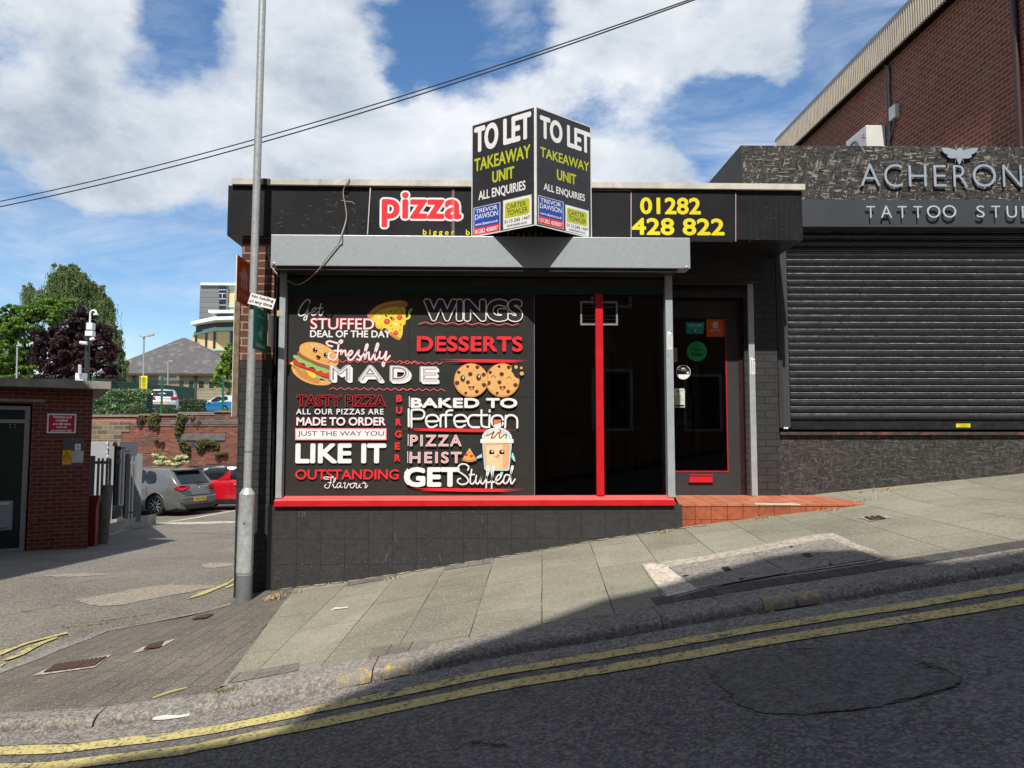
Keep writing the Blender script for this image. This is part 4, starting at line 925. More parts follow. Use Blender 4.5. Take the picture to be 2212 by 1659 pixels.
script(B1, [[(790, 1350), (730, 1345), (728, 1320), (790, 1318), (850, 1330), (865, 1312), (835, 1322), (825, 1390), (800, 1470), (760, 1480), (735, 1450), (760, 1425)], [(785, 1400), (840, 1402)], [(850, 1440), (890, 1370), (895, 1335), (875, 1350), (865, 1440), (885, 1478), (920, 1445)],
            [(975, 1405), (935, 1410), (915, 1455), (935, 1478), (965, 1440), (978, 1405), (970, 1470), (1000, 1465)], [(1015, 1410), (1040, 1405), (1030, 1470), (1060, 1475), (1090, 1410), (1095, 1430), (1115, 1420)], [(1165, 1408), (1120, 1425), (1118, 1470), (1155, 1475), (1180, 1425), (1165, 1405), (1200, 1415)],
            [(1210, 1408), (1200, 1465), (1225, 1478), (1260, 1410), (1250, 1465), (1275, 1475)], [(1290, 1415), (1325, 1390), (1315, 1410), (1345, 1415), (1330, 1465), (1345, 1478), (1370, 1440)]], 11, W)
for t, x0, x1, y0, y1 in (('B', 1790, 1878, 110, 213), ('U', 1785, 1880, 283, 388), ('R', 1782, 1866, 458, 563), ('G', 1770, 1870, 632, 740), ('E', 1770, 1845, 808, 915), ('R', 1766, 1852, 985, 1090)):
    ptext(B1, t, (x0, y1), (x1, y0), RED, .04)
# right column
otext(C1, 'WINGS', (358, 492), (1800, 185), W, PNL, .034, .045, sp=1.05)
zig(C1, 275, 1755, 512, 28, 15, 7, .014)
a = art(C1); a.text('DESSERTS', (250, 945), (1808, 722), RED, .034, 0, 1.06)
for x in (318, 535, 725, 920, 1122, 1320, 1712): a.rect(x, 715, x + 9, 945, PNL) if x not in (725, 920, 1712) else a.stroke([(x, 715), (x - 8, 770)], 9, PNL, False)
for x0, x1 in ((1440, 1625),): a.rect(x0, 788, x1, 797, PNL)
a.done('lettering', gp)
brush(C1, (580, 1078, 1895, 1092), 46, seed=2); brush(D1, (190, 580, 1770, 603), 44, seed=5); brush(D1, (285, 1408, 1850, 1422), 44, seed=8)
def cookie(cx, smile):
    a = art(C1); cy = 1370; a.ell(cx, cy, 252, 250, BUND, n=48); a.ell(cx + 2, cy - 8, 238, 236, COOK, n=48)
    for x, y, r_ in ((-50, -200, 23), (92, -190, 30), (-180, -115, 26), (-12, -88, 34), (-205, 42, 34), (-45, 32, 31), (190, 72, 33), (-78, 190, 23), (85, 168, 29), (185, -80, 31)):
        if smile or x < 150 or y > 0: a.poly([(cx + x + r_ * math.cos(t / 7 * 6.283) * (.85 if t % 2 else 1.05), cy + y + r_ * math.sin(t / 7 * 6.283)) for t in range(7)], CHOC, True)
    for x, y in ((-60, -145), (40, -150), (8, -18), (72, 52), (-90, 105), (-155, 150), (-8, 215), (140, 155), (170, 5), (-215, -45)): a.ell(cx + x, cy + y, 10, 9, BUND, n=12); a.ell(cx + x, cy + y, 6, 5, COOK, n=10)
    if smile:
        for x, y in ((-122, -25), (112, -42)): a.ell(cx + x, cy + y, 36, 50, CHOC); a.ell(cx + x + 8, cy + y - 16, 12, 16, W)
    else:
        for x, y in ((-132, -60), (95, -42)): a.stroke([(cx + x - 32, cy + y + 18), (cx + x - 12, cy + y - 6), (cx + x + 14, cy + y - 4), (cx + x + 33, cy + y + 22)], 8, CHOC)
        a.poly([(cx + 150, cy - 252), (cx + 128, cy - 200), (cx + 140, cy - 165), (cx + 130, cy - 130), (cx + 165, cy - 95), (cx + 175, cy - 60), (cx + 215, cy - 50), (cx + 240, cy - 20), (cx + 262, cy - 30), (cx + 275, cy - 150), (cx + 220, cy - 250)], PNL)
        for x, y, r_ in ((200, -195, 27), (278, -182, 20), (285, -100, 30)): a.ell(cx + x, cy + y, r_, r_, COOK, n=9)
    dx = 5 if smile else 0
    a.poly([(cx - 45 + dx, cy + 88), (cx + dx, cy + 92), (cx + 45 + dx, cy + 84), (cx + 35 + dx, cy + 125), (cx + dx, cy + 145), (cx - 35 + dx, cy + 125)], CHOC, True); a.ell(cx + dx, cy + 122, 24, 17, TONG)
    a.done('cookie_picture', gp)
cookie(1510, False); cookie(1048, True)
a = art(D1); a.rect(265, 125, 277, 270, W); a.text('BAKED TO', (290, 284), (1760, 146), W, .045, 0, 1.02); a.done('lettering', gp)
Pf = [[(260, 300), (262, 535)], [(300, 545), (300, 330), (330, 308), (430, 308), (475, 345), (470, 400), (430, 430), (310, 432)], [(500, 468), (665, 462), (650, 400), (590, 378), (520, 400), (500, 468), (530, 535), (590, 548), (650, 520)],
      [(700, 540), (700, 440), (715, 385), (750, 378)], [(775, 545), (775, 380), (800, 325), (865, 315)], [(700, 385), (855, 378)], [(890, 468), (1055, 462), (1040, 400), (980, 378), (905, 400), (890, 468), (920, 535), (980, 548), (1040, 520)],
      [(1240, 385), (1130, 385), (1085, 430), (1085, 500), (1130, 545), (1235, 548)], [(1265, 315), (1265, 500), (1290, 540), (1345, 550)], [(1200, 385), (1345, 382)], [(1378, 315), (1376, 335)], [(1378, 385), (1372, 550)],
      [(1570, 470), (1540, 400), (1475, 385), (1420, 410), (1405, 470), (1430, 530), (1480, 550), (1540, 530), (1570, 470)], [(1590, 555), (1600, 390)], [(1600, 430), (1640, 385), (1710, 390), (1755, 440), (1758, 555)]]
script(D1, Pf, 27, W, name='script_lettering')
a = art(D1)
for t, ll, ur in (('PIZZA', (285, 805), (985, 660)), ('HEIST', (278, 1040), (985, 893))):
    a.text(t, ll, ur, W, .0, 0, 1.25, .028); a.text(t, ll, ur, PINK, .0, 0, 1.25, -.002)
a.rect(250, 645, 259, 805, W); a.rect(244, 880, 253, 1040, W); a.done('lettering', gp)
a = art(D1); a.poly([(1100, 835), (1190, 985), (1150, 1005), (1100, 1008), (1050, 1000), (1008, 980)], BUN); a.poly([(1003, 985), (1040, 985), (1100, 998), (1160, 985), (1190, 980), (1192, 1005), (1130, 1028), (1060, 1025), (1003, 1005)], BUND, True)
for x, y, r_ in ((1057, 930, 21), (1127, 948, 23), (1098, 897, 11)): a.ell(x, y, r_, r_, TOM)
a.done('pizza_slice_picture', gp)
# milkshake
a = art(D1)
a.rect(1420, 432, 1545, 560, BLK); a.poly([(1432, 445), (1534, 445), (1534, 490), (1432, 520)], flat('straw', (.75, .2, .08))); a.poly([(1432, 520), (1534, 490), (1534, 555), (1432, 555)], W)
a.poly([(1195, 985), (1200, 955), (1270, 915), (1275, 965)], SKY_); a.poly([(1685, 905), (1700, 910), (1725, 980), (1728, 1025), (1700, 1000), (1680, 965)], SKY_, True); a.poly([(1385, 1150), (1430, 1150), (1400, 1215)], SKY_); a.poly([(1530, 1165), (1565, 1165), (1545, 1235), (1520, 1200)], SKY_)
a.poly([(1272, 715), (1275, 660), (1320, 600), (1400, 565), (1480, 552), (1570, 568), (1640, 610), (1680, 665), (1688, 715)], W); a.poly([(1282, 712), (1290, 660), (1340, 605), (1420, 575), (1480, 566), (1560, 580), (1630, 620), (1668, 670), (1675, 712)], SKY_)
a.poly([(1320, 712), (1330, 660), (1400, 600), (1480, 570), (1520, 600), (1560, 650), (1615, 640), (1620, 712)], CREAM, True)
a.stroke([(1335, 665), (1400, 640), (1440, 610), (1400, 700), (1450, 680), (1500, 620), (1520, 700), (1570, 660), (1610, 650), (1600, 700)], 18, PATTY); a.rect(1512, 575, 1534, 640, TOM)
a.poly([(1275, 770), (1685, 775), (1650, 1130), (1630, 1150), (1330, 1148), (1305, 1125)], SKY_); a.poly([(1290, 775), (1665, 778), (1635, 1110), (1610, 1128), (1340, 1126), (1320, 1105)], SHAKE); a.poly([(1325, 800), (1560, 800), (1555, 1120), (1400, 1120), (1340, 1118)], SHAKE2)
a.rect(1250, 715, 1707, 768, W); a.poly([(1285, 740), (1330, 728), (1640, 730), (1675, 745), (1640, 762), (1320, 760)], CREAM, True)
for x, cy in ((1406, 890), (1546, 890)): a.ell(x, cy, 34, 32, BLK); a.rect(x - 34, cy, x + 34, cy + 30, BLK); a.ell(x + 8, cy - 8, 14, 14, W)
a.stroke([(1442, 945), (1465, 965), (1500, 960), (1508, 935)], 6, BLK); a.ell(1490, 945, 19, 20, TONG)
for x, y, r_ in ((1365, 840, 10), (1440, 822, 7), (1478, 832, 7), (1527, 803, 11), (1600, 835, 8)): a.ell(x, y, r_, r_, CREAM)
a.done('milkshake_picture', gp)
a = art(D1); a.text('GET', (200, 1375), (965, 1098), W, .042, 0, 1.0); a.poly([(246, 1115), (205, 1170), (195, 1240), (210, 1300), (243, 1342), (252, 1342), (252, 1115)], W, False); a.done('lettering', gp)
script(D1, [[(950, 1160), (935, 1110), (980, 1060), (1050, 1060), (1090, 1100), (1075, 1140)], [(950, 1160), (1000, 1190), (1070, 1250), (1075, 1310), (1000, 1338), (940, 1310), (940, 1270), (975, 1255)], [(1130, 1130), (1110, 1260), (1115, 1320), (1150, 1325), (1190, 1270)], [(1100, 1205), (1165, 1200)],
            [(1195, 1215), (1185, 1300), (1215, 1330), (1255, 1260), (1270, 1210), (1255, 1300), (1280, 1330), (1320, 1280)], [(1320, 1280), (1370, 1150), (1365, 1090), (1345, 1095), (1335, 1250), (1330, 1385)], [(1340, 1310), (1400, 1290), (1430, 1150), (1440, 1090), (1420, 1095), (1410, 1250), (1405, 1390)],
            [(1410, 1310), (1470, 1290), (1520, 1250), (1530, 1215), (1500, 1205), (1465, 1260), (1470, 1320), (1520, 1325), (1570, 1270)], [(1655, 1215), (1600, 1205), (1570, 1270), (1575, 1320), (1620, 1310), (1660, 1230), (1700, 1100), (1680, 1100), (1665, 1250), (1680, 1330), (1728, 1265)]], 19, W)
# ------------------------------------------------------------ fascia signs
Z5 = Z(1800, 380, 900); Z7 = Z(2000, 0, 1600, 1270)
def board(name, S_, px0, py0, px1, py1, m, parent, th=.004):
    a0, b0 = S_.ab(px0, py1); a1, b1 = S_.ab(px1, py0); p = [S_.w(a, b, 0) for a, b in ((a0, b0), (a1, b0), (a1, b1), (a0, b1))]
    return MB().prism(p, S_.n * th, m).build(name, parent)
SF = facade(YF - .002); SFa = facade(YF - .0065)
fs = empty('shop_name_sign', P(890, 450, YF), 'black fascia panel with red and white pizza lettering left of the to let board', 'sign')
board('sign_panel', SF, 800.5, 403, 1361.5, 519, M_BLK, fs)
a = Art(SFa, Z4b, .0005); P_ = M_REDP
a.text('pizza', (1258, 522), (1905, 242), W, .030, 0, 1.06, .045); a.text('pizza', (1258, 522), (1905, 242), RED, .030, 0, 1.06, .0); a.done('lettering', fs)
a = Art(SFa, Z4b, .0005); a.text('bigger  b', (1592, 596), (1968, 540), YEL, .012, 0, 1.5); a.done('lettering', fs)
a = Art(SFa, Z5, .0005); a.text('fresher', (560, 1392), (912, 1335), YEL, .012, 0, 1.4); a.done('lettering', fs)
a = Art(SFa, Z4b, .004); LN = mat('panel_joint_pink', (.60, .42, .42)); a.rect(1826, 212, 1829, 597, LN); a.rect(1839, 212, 1843, 597, LN); a.rect(1180, 199, 1980, 202, LN); a.done('panel_joint', fs)
a = Art(SFa, Z5, .0005); a.rect(1395, 934, 1783, 939, LN); a.done('panel_joint', fs)
fp = empty('phone_number_sign', P(1475, 450, YF), 'black fascia panel with yellow phone number above the shop door', 'sign')
board('sign_panel', SF, 1363.2, 404, 1589, 521, M_BLK, fp)
a = Art(SFa, Z7, .0005); a.text('01282', (445, 680), (637, 628), YEL, .028); a.text('428 822', (418, 746), (712, 694), YEL, .028); a.done('lettering', fp)
a = Art(SFa, Z7, .0005); a.rect(415, 608, 417.5, 756, LN); a.rect(747.5, 612, 749.5, 766, LN); a.done('panel_joint', fp)
# ------------------------------------------------------------ to let board
tl = empty('to_let_board', P(1157, 487, 6.84), 'V shaped black TO LET estate agent board on brackets above the shop fascia', 'letting board')
YA, YO = 6.84, 7.285
ap, lf, rg = P(1157, 480, YA), P(1019.5, 400, YO), P(1276.8, 400, YO)
zb_, zt_ = P(1157, 487.5, YA).z, P(1157, 226.5, YA).z
zb_ = (zb_ + P(1019, 512.5, YO).z) / 2; zt_ = (zt_ + P(1019, 275, YO).z) / 2
M_EDGE = mat('white_aluminium_edge', (.72, .72, .72), .4); M_TLB = mat('board_black', (.030, .031, .034), .38, 0, .1, 5, .03, 20, dirt=.1, dirtcol=(.07, .07, .07))
def panel(p0, p1, zf, texts, white_side):
    u = Vector((p1.x - p0.x, p1.y - p0.y, 0)).normalized(); n = u.cross(Vector((0, 0, 1)))
    if n.y > 0: n = -n
    S_ = Surf((p0.x, p0.y, 0), u, (0, 0, 1), n); L_ = (Vector((p1.x, p1.y)) - Vector((p0.x, p0.y))).length
    q = [S_.w(a, b_, 0) for a, b_ in ((0, zb_), (L_, zb_), (L_, zt_), (0, zt_))]
    pn = MB().prism(q, -n * .006, M_TLB).build('sign_panel', tl)
    t = MB(); e = .008
    for (a0, b0, a1, b1) in ((0, zt_ - e, L_, zt_ + .002), (0, zb_ - .002, L_, zb_ + e), (-.002, zb_ + e, e, zt_ - e), (L_ - e, zb_ + e, L_ + .002, zt_ - e)):
        t.prism([S_.w(a, b_, .001) for a, b_ in ((a0, b0), (a1, b0), (a1, b1), (a0, b1))], n * .003, M_EDGE)
    t.build('panel_edging', pn)
    def A(): return Art(S_, zf, .0012, .0005)
    for t_, ll, ur, m_, of, sp_ in texts[0]:
        a = A(); a.text(t_, ll, ur, m_, of, 0, sp_); a.done('lettering', pn)
    def bx_(ll, ur):
        a0, b0 = S_.ab(*zf(*ll)); a1, b1 = S_.ab(*zf(*ur)); return a0, b0, a1, b1
    def sub(B, f): return (B[0] + (B[2] - B[0]) * f[0], B[1] + (B[3] - B[1]) * f[1], B[0] + (B[2] - B[0]) * f[2], B[1] + (B[3] - B[1]) * f[3])
    class BA(Art):
        def ab(s, p): return p
    def rc(a, B, m_): a.poly([(B[0], B[1]), (B[2], B[1]), (B[2], B[3]), (B[0], B[3])], m_)
    B = bx_(*texts[1]); a = BA(S_, None, .0012, .0005)
    rc(a, B, W); rc(a, sub(B, (.02, .27, .98, .985)), BLUE); rc(a, sub(B, (.02, .015, .98, .27)), RED)
    for t_, f, of in (('TREVOR', (.08, .78, .90, .93), .005), ('DAWSON', (.06, .56, .92, .74), .005), ('www.tdawson.co.uk', (.07, .34, .92, .44), .012), ('01282 458007', (.07, .06, .93, .21), .012)):
        q_ = sub(B, f); a.text(t_, (q_[0], q_[1]), (q_[2], q_[3]), W, of, 0, .95)
    a.done('agent_plate', pn)
    B = bx_(*texts[2]); a = BA(S_, None, .0012, .0005); rc(a, B, flat('plate_edge', (.45, .45, .45))); rc(a, sub(B, (.02, .015, .98, .985)), W)
    G_ = sub(B, (.07, .37, .92, .90)); w_, h_ = G_[2] - G_[0], G_[3] - G_[1]; r_ = h_ * .16; pts = []
    for cx, cy, t0 in ((G_[0] + r_, G_[3] - r_, 90), (G_[2] - r_, G_[3] - r_, 0), (G_[2] - r_, G_[1] + r_, -90)):
        rng = range(0, 91, 30); pts += [(cx + r_ * math.cos(R(t0 + (90 - k))), cy + r_ * math.sin(R(t0 + (90 - k)))) for k in rng]
    pts.append((G_[0], G_[1])); a.poly(pts, LIME)
    for t_, f, m_, of in (('CARTER', (.13, .66, .80, .83), M_TLB, .0), ('TOWLER', (.15, .45, .86, .62), M_TLB, .0), ('0113 245 1447', (.06, .20, .94, .31), BLK, .0), ('cartertowler.co.uk', (.15, .07, .84, .16), BLK, .0)):
        q_ = sub(B, f); a.text(t_, (q_[0], q_[1]), (q_[2], q_[3]), m_, of, 0, .95)
    a.done('agent_plate', pn)
    t = MB(); rr_ = random.Random(5)
    for fx in (.04, .5, .96):
        for fz in (.03, .25, .5, .75, .97):
            c = S_.w(L_ * fx + rr_.uniform(-.01, .01), zb_ + (zt_ - zb_) * fz, .001); t.lathe(c, [(.0, .003), (.005, .002), (.006, 0)], mat('screw', (.12, .12, .12), .3, .6), 8, n)
    t.build('fixing_screws', pn)
V2 = lambda p: Vector((p.x, p.y, 0))
panel(lf, ap - Vector((.004, 0, 0)), Z5, ([('TO LET', (238, 578), (799, 154), W, .03, 1.0), ('TAKEAWAY', (240, 757), (792, 483), LIME, .018, 1.0), ('UNIT', (416, 868), (632, 698), LIME, .024, 1), ('ALL ENQUIRIES', (281, 1053), (743, 838), W, .016, 1)], ((233, 1390), (495, 1053)), ((521, 1327), (806, 975))), 0)
panel(ap + Vector((.004, 0, 0)), rg, Z5, ([('TO LET', (883, 418), (1377, 372), W, .03, 1.0), ('TAKEAWAY', (886, 605), (1366, 664), LIME, .018, 1.0), ('UNIT', (1050, 832), (1239, 786), LIME, .024, 1), ('ALL ENQUIRIES', (920, 946), (1325, 980), W, .016, 1)], ((867, 1262), (1114, 1052)), ((1132, 1338), (1365, 1138))), 1)
b = MB(); b.box((ap.x - .012, YA - .004, zb_), (ap.x + .004, YA + .012, zt_), M_EDGE); b.build('corner_post', tl)
b = MB()
for z in (zb_ + .15, zt_ - .5): b.box((lf.x + .05, YO - .02, z), (rg.x - .05, YO + .02, z + .04), M_DKST); b.box((ap.x - .02, YA + .02, z), (ap.x + .02, 7.34, z + .04), M_DKST)
b.build('bracket', tl)

# ------------------------------------------------------------ shop door stickers
ZA = Z(2600, 1050, 600); ZB_ = Z(2600, 1450, 600); SD = facade(YD + .012)
def sticker(name, label, cat='sticker'): return empty(name, P(1500, 800, YD), label, cat, 'stickers on the shop door glass')
def disc_mesh(name, parent, f): a = Art(SD, ZA, .001 if name == 'sticker_sheet' else .0026, .0003); f(a); return a.done(name, parent)
DT = flat('dim_teal', (.0, .28, .27)); DO = flat('dim_orange', (.55, .10, .01)); DG = flat('dim_green', (.0, .32, .10)); LG = flat('light_grey', (.55, .57, .57))
s = sticker('opening_sticker', 'turquoise WE\'RE OPEN sticker at the top of the door glass')
disc_mesh('sticker_sheet', s, lambda a: a.poly([(525, 878), (802, 884), (785, 1052), (540, 1048)], DT))
disc_mesh('lettering', s, lambda a: (a.text("WE'RE OPEN", (557, 942), (768, 910), LG, .02), a.poly([(655, 990), (664, 988), (668, 1002), (675, 985), (680, 988), (676, 1020), (655, 1018)], LG), a.stroke([(618, 970), (708, 970)], 5, GREY, False)))
def jefood(a, f, m):                                     # house with cutlery cut out
    a.poly([f(x, y) for x, y in ((.5, 0), (.72, .14), (.80, .12), (.82, .25), (1, .48), (.86, .52), (.88, 1), (.66, 1), (.66, .55), (.6, .5), (.58, 1), (.42, 1), (.44, .62), (.36, .5), (.34, 1), (.14, 1), (.16, .52), (0, .48), (.2, .2))], m)
s = sticker('delivery_sticker', 'square orange JUST EAT sticker with white house symbol on the door glass')
disc_mesh('sticker_sheet', s, lambda a: a.poly([(831, 835), (1098, 835), (1100, 1095), (835, 1095)], DO))
disc_mesh('lettering', s, lambda a: (jefood(a, lambda x, y: (912 + x * 102, 866 + y * 108), LG), a.text('JUST EAT', (885, 1022), (1042, 990), LG, .03, .2), a.stroke([(885, 1054), (1045, 1054)], 3, GREY, False)))
s = sticker('delivery_sticker', 'round green Uber Eats sticker in the middle of the door glass')
disc_mesh('sticker_sheet', s, lambda a: a.ell(692, 1312, 147, 147, DG, n=40))
disc_mesh('lettering', s, lambda a: (a.text('Uber', (608, 1308), (770, 1258), BLK, .0), a.text('Eats', (612, 1378), (772, 1328), BLK, .025), a.text('ORDER ON', (634, 1232), (745, 1216), BLK, 0)))
s = sticker('round_sticker', 'round black and white sticker with white ring low on the left of the door glass')
disc_mesh('sticker_sheet', s, lambda a: (a.ell(491, 1553 + 65, 106, 106, W, n=36), a.ell(491, 1618, 100, 100, BLK, n=36), a.ell(491, 1618, 99, 99, W, n=24, a0=20, a1=160)))
disc_mesh('lettering', s, lambda a: (a.rect(465, 1555, 515, 1567, W), a.text('is not part', (425, 1590), (552, 1572), LG, 0), a.text('of the pdf', (460, 1604), (530, 1592), LG, 0), a.rect(538, 1608, 575, 1645, LG)))
s = sticker('notice_sticker', 'white CCTV cameras notice at the left edge of the door glass')
ZBB = ZB_
a = Art(SD, ZBB, .001); a.poly([(320, 380), (500, 384), (513, 410), (513, 662), (320, 662)], flat('notice_paper', (.62, .68, .62))); a.done('notice_sheet', s)
a = Art(SD, ZBB, .0016); a.text('CCTV', (368, 518), (462, 494), BLK, .01); a.text('cameras are', (360, 548), (480, 533), BLK, 0); a.text('operating in', (358, 575), (495, 558), BLK, 0); a.text('this area', (362, 598), (460, 584), BLK, 0); a.rect(357, 625, 502, 648, BLK); a.ell(415, 425, 12, 18, BLK); a.rect(440, 412, 500, 416, BLK); a.done('lettering', s)
s = sticker('hours_sticker', 'small white opening hours sticker at the far left of the door glass')
disc_mesh('sticker_sheet', s, lambda a: a.poly([(330, 1255), (398, 1262), (402, 1468), (330, 1468)], GREY))
disc_mesh('lettering', s, lambda a: [a.rect(350, 1285 + k * 34, 385, 1291 + k * 34, BLK) for k in range(5)])
for (px0, px1, y0, y1, S_, lb) in ((1637.5, 1649.5, 0, 0, None, ''),):
    pass
def plate(label, S_, zf, q, lines):
    s = empty('rail_sticker', S_.hit(*zf(*q[0])), label, 'sticker'); a = Art(S_, zf, .0012); a.poly(q, W); a.done('sticker_sheet', s)
    a = Art(S_, zf, .002)
    for i, (x, y0, y1, w_) in enumerate(lines):
        y = y0
        while y < y1: a.rect(x, y, x + w_, y + 9, BLK if i % 2 else GREY); y += 14
    a.rect(q[1][0] - 30, q[1][1], q[1][0] - 2, q[1][1] + 18, BLUE); a.done('lettering', s)
plate('white supplier sticker on the shutter rail between window and door', facade(YR), ZA, [(256, 1018), (328, 1018), (330, 1285), (258, 1285)], ((272, 1060, 1270, 13), (295, 1080, 1240, 7), (310, 1070, 1240, 5)))
plate('white supplier sticker on the shutter rail right of the door', facade(YDR), ZA, [(1478, 1402), (1548, 1402), (1550, 1648), (1480, 1648)], ((1492, 1430, 1630, 13), (1515, 1450, 1610, 7), (1530, 1440, 1610, 5)))

# ------------------------------------------------------------ lamp post in front of the shop
def colm(px, py, y): return P(px, py, y)
lpY = 7.06
base = P(526.5, 1309, 7.09) + Vector((0, 0, -.01)); 
lp = empty('lamp_post', (base.x, base.y, base.z), 'galvanised steel lamp post with thick base in front of the black brick pier', 'lamp post')
lpY = base.y
top = P(566, 0, lpY); shoulder = P(532, 1058, lpY)
ax = (P(551, 560, lpY) - base).normalized(); ax = ((P(566.5, 10, lpY)) - Vector((base.x, base.y, base.z))).normalized()
def on(z): return base + ax * ((z - base.z) / ax.z)
zs_ = P(532, 1054, lpY).z; zsh = P(532, 1067, lpY).z; zgr = P(528, 1241, lpY).z; zdt = P(528, 1109, lpY).z; zdb = P(528, 1236, lpY).z
M_POST = mat('galvanised_post', (.46, .49, .49), .45, .35, .18, 30, .1, 60, .5, dirt=.35, dirtcol=(.28, .28, .26))
M_GP = mat('grey_base_paint', (.16, .175, .185), .6, 0, .15, 14, .15)
b = MB(); b.tube(on(zs_), on(4.9), .0365, M_POST, .034, 20); b.lathe(on(0), [(.036, zs_ + .001), (.070, zsh)], M_POST, 24, ax); b.lathe(on(0), [(.070, zsh), (.0705, zgr)], M_POST, 24, ax); b.build('shaft', lp)
b = MB(); b.tube(base - ax * .1, on(zgr), .071, M_GP, .071, 24); b.build('painted_base', lp)
# access door: curved plate facing the street
b = MB(); b.recalc = False; vs = []; nh, nv = 14, 16
cx = on((zdt + zdb) / 2); 
for j in range(nv + 1):
    t = j / nv; z = zdb + (zdt - zdb) * t; c = on(z); inset = .35 * max(0, (abs(t - .5) - .44) / .06) ** 2
    for i in range(nh + 1):
        an = R(-90 - 8) + R(68 - 20 * inset) * (i / nh * 2 - 1); vs.append((c.x + .0745 * math.cos(an), c.y + .0745 * math.sin(an), z))
b.add(vs, [(j * (nh + 1) + i, j * (nh + 1) + i + 1, (j + 1) * (nh + 1) + i + 1, (j + 1) * (nh + 1) + i) for j in range(nv) for i in range(nh)], mat('galvanised_door', (.50, .54, .54), .4, .35, .25, 18, .1, 60, .5, dirt=.4, dirtcol=(.66, .68, .68)), True)
dr = b.build('access_door', lp)
c = on(P(534, 1129, lpY).z); MB().lathe((c.x + .005, c.y - .0745, c.z), [(.0, .003), (.006, .003), (.007, 0)], BLK, 12, (0, -1, 0)).build('lock', dr)
b = MB(); c = on(zat(530, 975, lpY)); pts = [(c.x + .038 * math.cos(R(a_)), c.y + .038 * math.sin(R(a_)), c.z + .003 * math.sin(R(a_))) for a_ in range(0, 361, 20)]; b.path(pts, .0022, BLK, 5); b.build('cable_tie', lp)
# no loading plate
nl = empty('no_loading_plate', P(537, 640, lpY - .06), 'small tilted white No loading at any time plate strapped to the lamp post', 'sign')
SN = facade(lpY - .06)
a0 = [Z4b(*p) for p in ((196, 1043), (408, 1097), (396, 1182), (180, 1140))]
q = [SN.hit(*p) for p in a0]; MB().prism(q, (0, .003, 0), flat('sign_black', (.02, .02, .02))).build('plate', nl)
u_ = (q[1] - q[0]).normalized(); v_ = (q[0] - q[3]).normalized(); cc = (q[0] + q[1] + q[2] + q[3]) / 4
SNL = Surf(cc, u_, Vector((0, -1, 0)).cross(u_) * -1, (0, -1, 0))
if SNL.v.z < 0: SNL.v = -SNL.v
W2, H2 = (q[1] - q[0]).length / 2, (q[0] - q[3]).length / 2
class LA(Art):
    def ab(s, p): return p
a = LA(SNL, None, .0005, .0003); e = .004
a.poly([(-W2 + .006, -H2 + .004), (W2 - .008, -H2 + .006), (W2 - .004, H2 - .006), (-W2 + .010, H2 - .004)], W); a.done('plate_face', nl)
a = LA(SNL, None, .0012, .0003); a.text('No loading', (-W2 * .80, H2 * .10), (W2 * .85, H2 * .72), BLK, .03); a.text('at any time', (-W2 * .84, -H2 * .72), (W2 * .84, -H2 * .10), BLK, .03); a.done('lettering', nl)
b = MB(); b.box((SN.O.x, 0, 0), (0, 0, 0), BLK) if False else None
c = on(cc.z); b.lathe((c.x, c.y, c.z), [(.040, -.012), (.041, -.012), (.041, .012), (.040, .012)], M_RAIL, 16); b.box((c.x - .02, c.y - .062, c.z - .01), (c.x + .02, c.y - .037, c.z + .01), M_RAIL); b.build('strap', nl)
# projecting signs
def proj(name, label, pxn, pxf, ytop, ybot, yn, yf, m, zf_=None):
    S0 = P(pxn, (ytop + ybot) / 2, yn); e = empty(name, S0, label, 'sign')
    xw = S0.x; zt, zb = P(pxn, ytop, yn).z, P(pxn, ybot, yn).z
    S_ = Surf((xw, yn, 0), (0, 1, 0), (0, 0, 1), (-1, 0, 0))
    if True: S_ = Surf((xw, yn, 0), (0, 1, 0), (0, 0, 1), (1, 0, 0))
    MB().box((xw - .004, yn, zb), (xw, yf, zt), m).build('sign_panel', e)
    return e, S_, zt, zb
def acrylic(name, col):
    m, nt, bs = _nt(name); bs.inputs['Base Color'].default_value = (*col, 1); bs.inputs['Roughness'].default_value = .3
    tr = nt.nodes.new('ShaderNodeBsdfTranslucent'); tr.inputs[0].default_value = (*col, 1); mx = nt.nodes.new('ShaderNodeMixShader'); mx.inputs[0].default_value = .6
    nt.links.new(bs.outputs[0], mx.inputs[1]); nt.links.new(tr.outputs[0], mx.inputs[2]); nt.links.new(mx.outputs[0], nt.nodes['Material Output'].inputs[0]); return m
M_JE = acrylic('translucent_orange', (.55, .10, .02)); M_TE = acrylic('translucent_teal', (.0, .36, .28)); LGT = acrylic('translucent_white', (.8, .8, .8))
e, S_, zt, zb = proj('delivery_sign', 'orange brown JUST EAT sign projecting from the pier behind the lamp post', 511.3, 540, 549.4, 648.8, 6.98, 7.39, M_JE)
MB().box((S_.O.x - .006, 6.976, zb), (S_.O.x + .001, 6.982, zt), W).build('sign_edge', e)
a = LA(S_, None, .001, .0003); jefood(a, lambda x, y: (.07 + x * .27, zt - .08 - y * .20), LGT); a.text('JUST EAT', (.06, zb + .045), (.36, zb + .10), LGT, .03, .2); a.done('lettering', e)
e, S_, zt, zb = proj('delivery_sign', 'teal we are on deliveroo sign projecting from the pier beside the lamp post', 547.9, 580, 660, 752, 6.93, 7.36, M_TE)
a = LA(S_, None, .001, .0003); wd = .43
a.poly([(wd * x, zt - (zt - zb) * y) for x, y in ((.52, .36), (.62, .34), (.60, .52), (.66, .36), (.76, .38), (.70, .58), (.66, .74), (.50, .70), (.34, .64), (.36, .54), (.50, .55))], LGT)
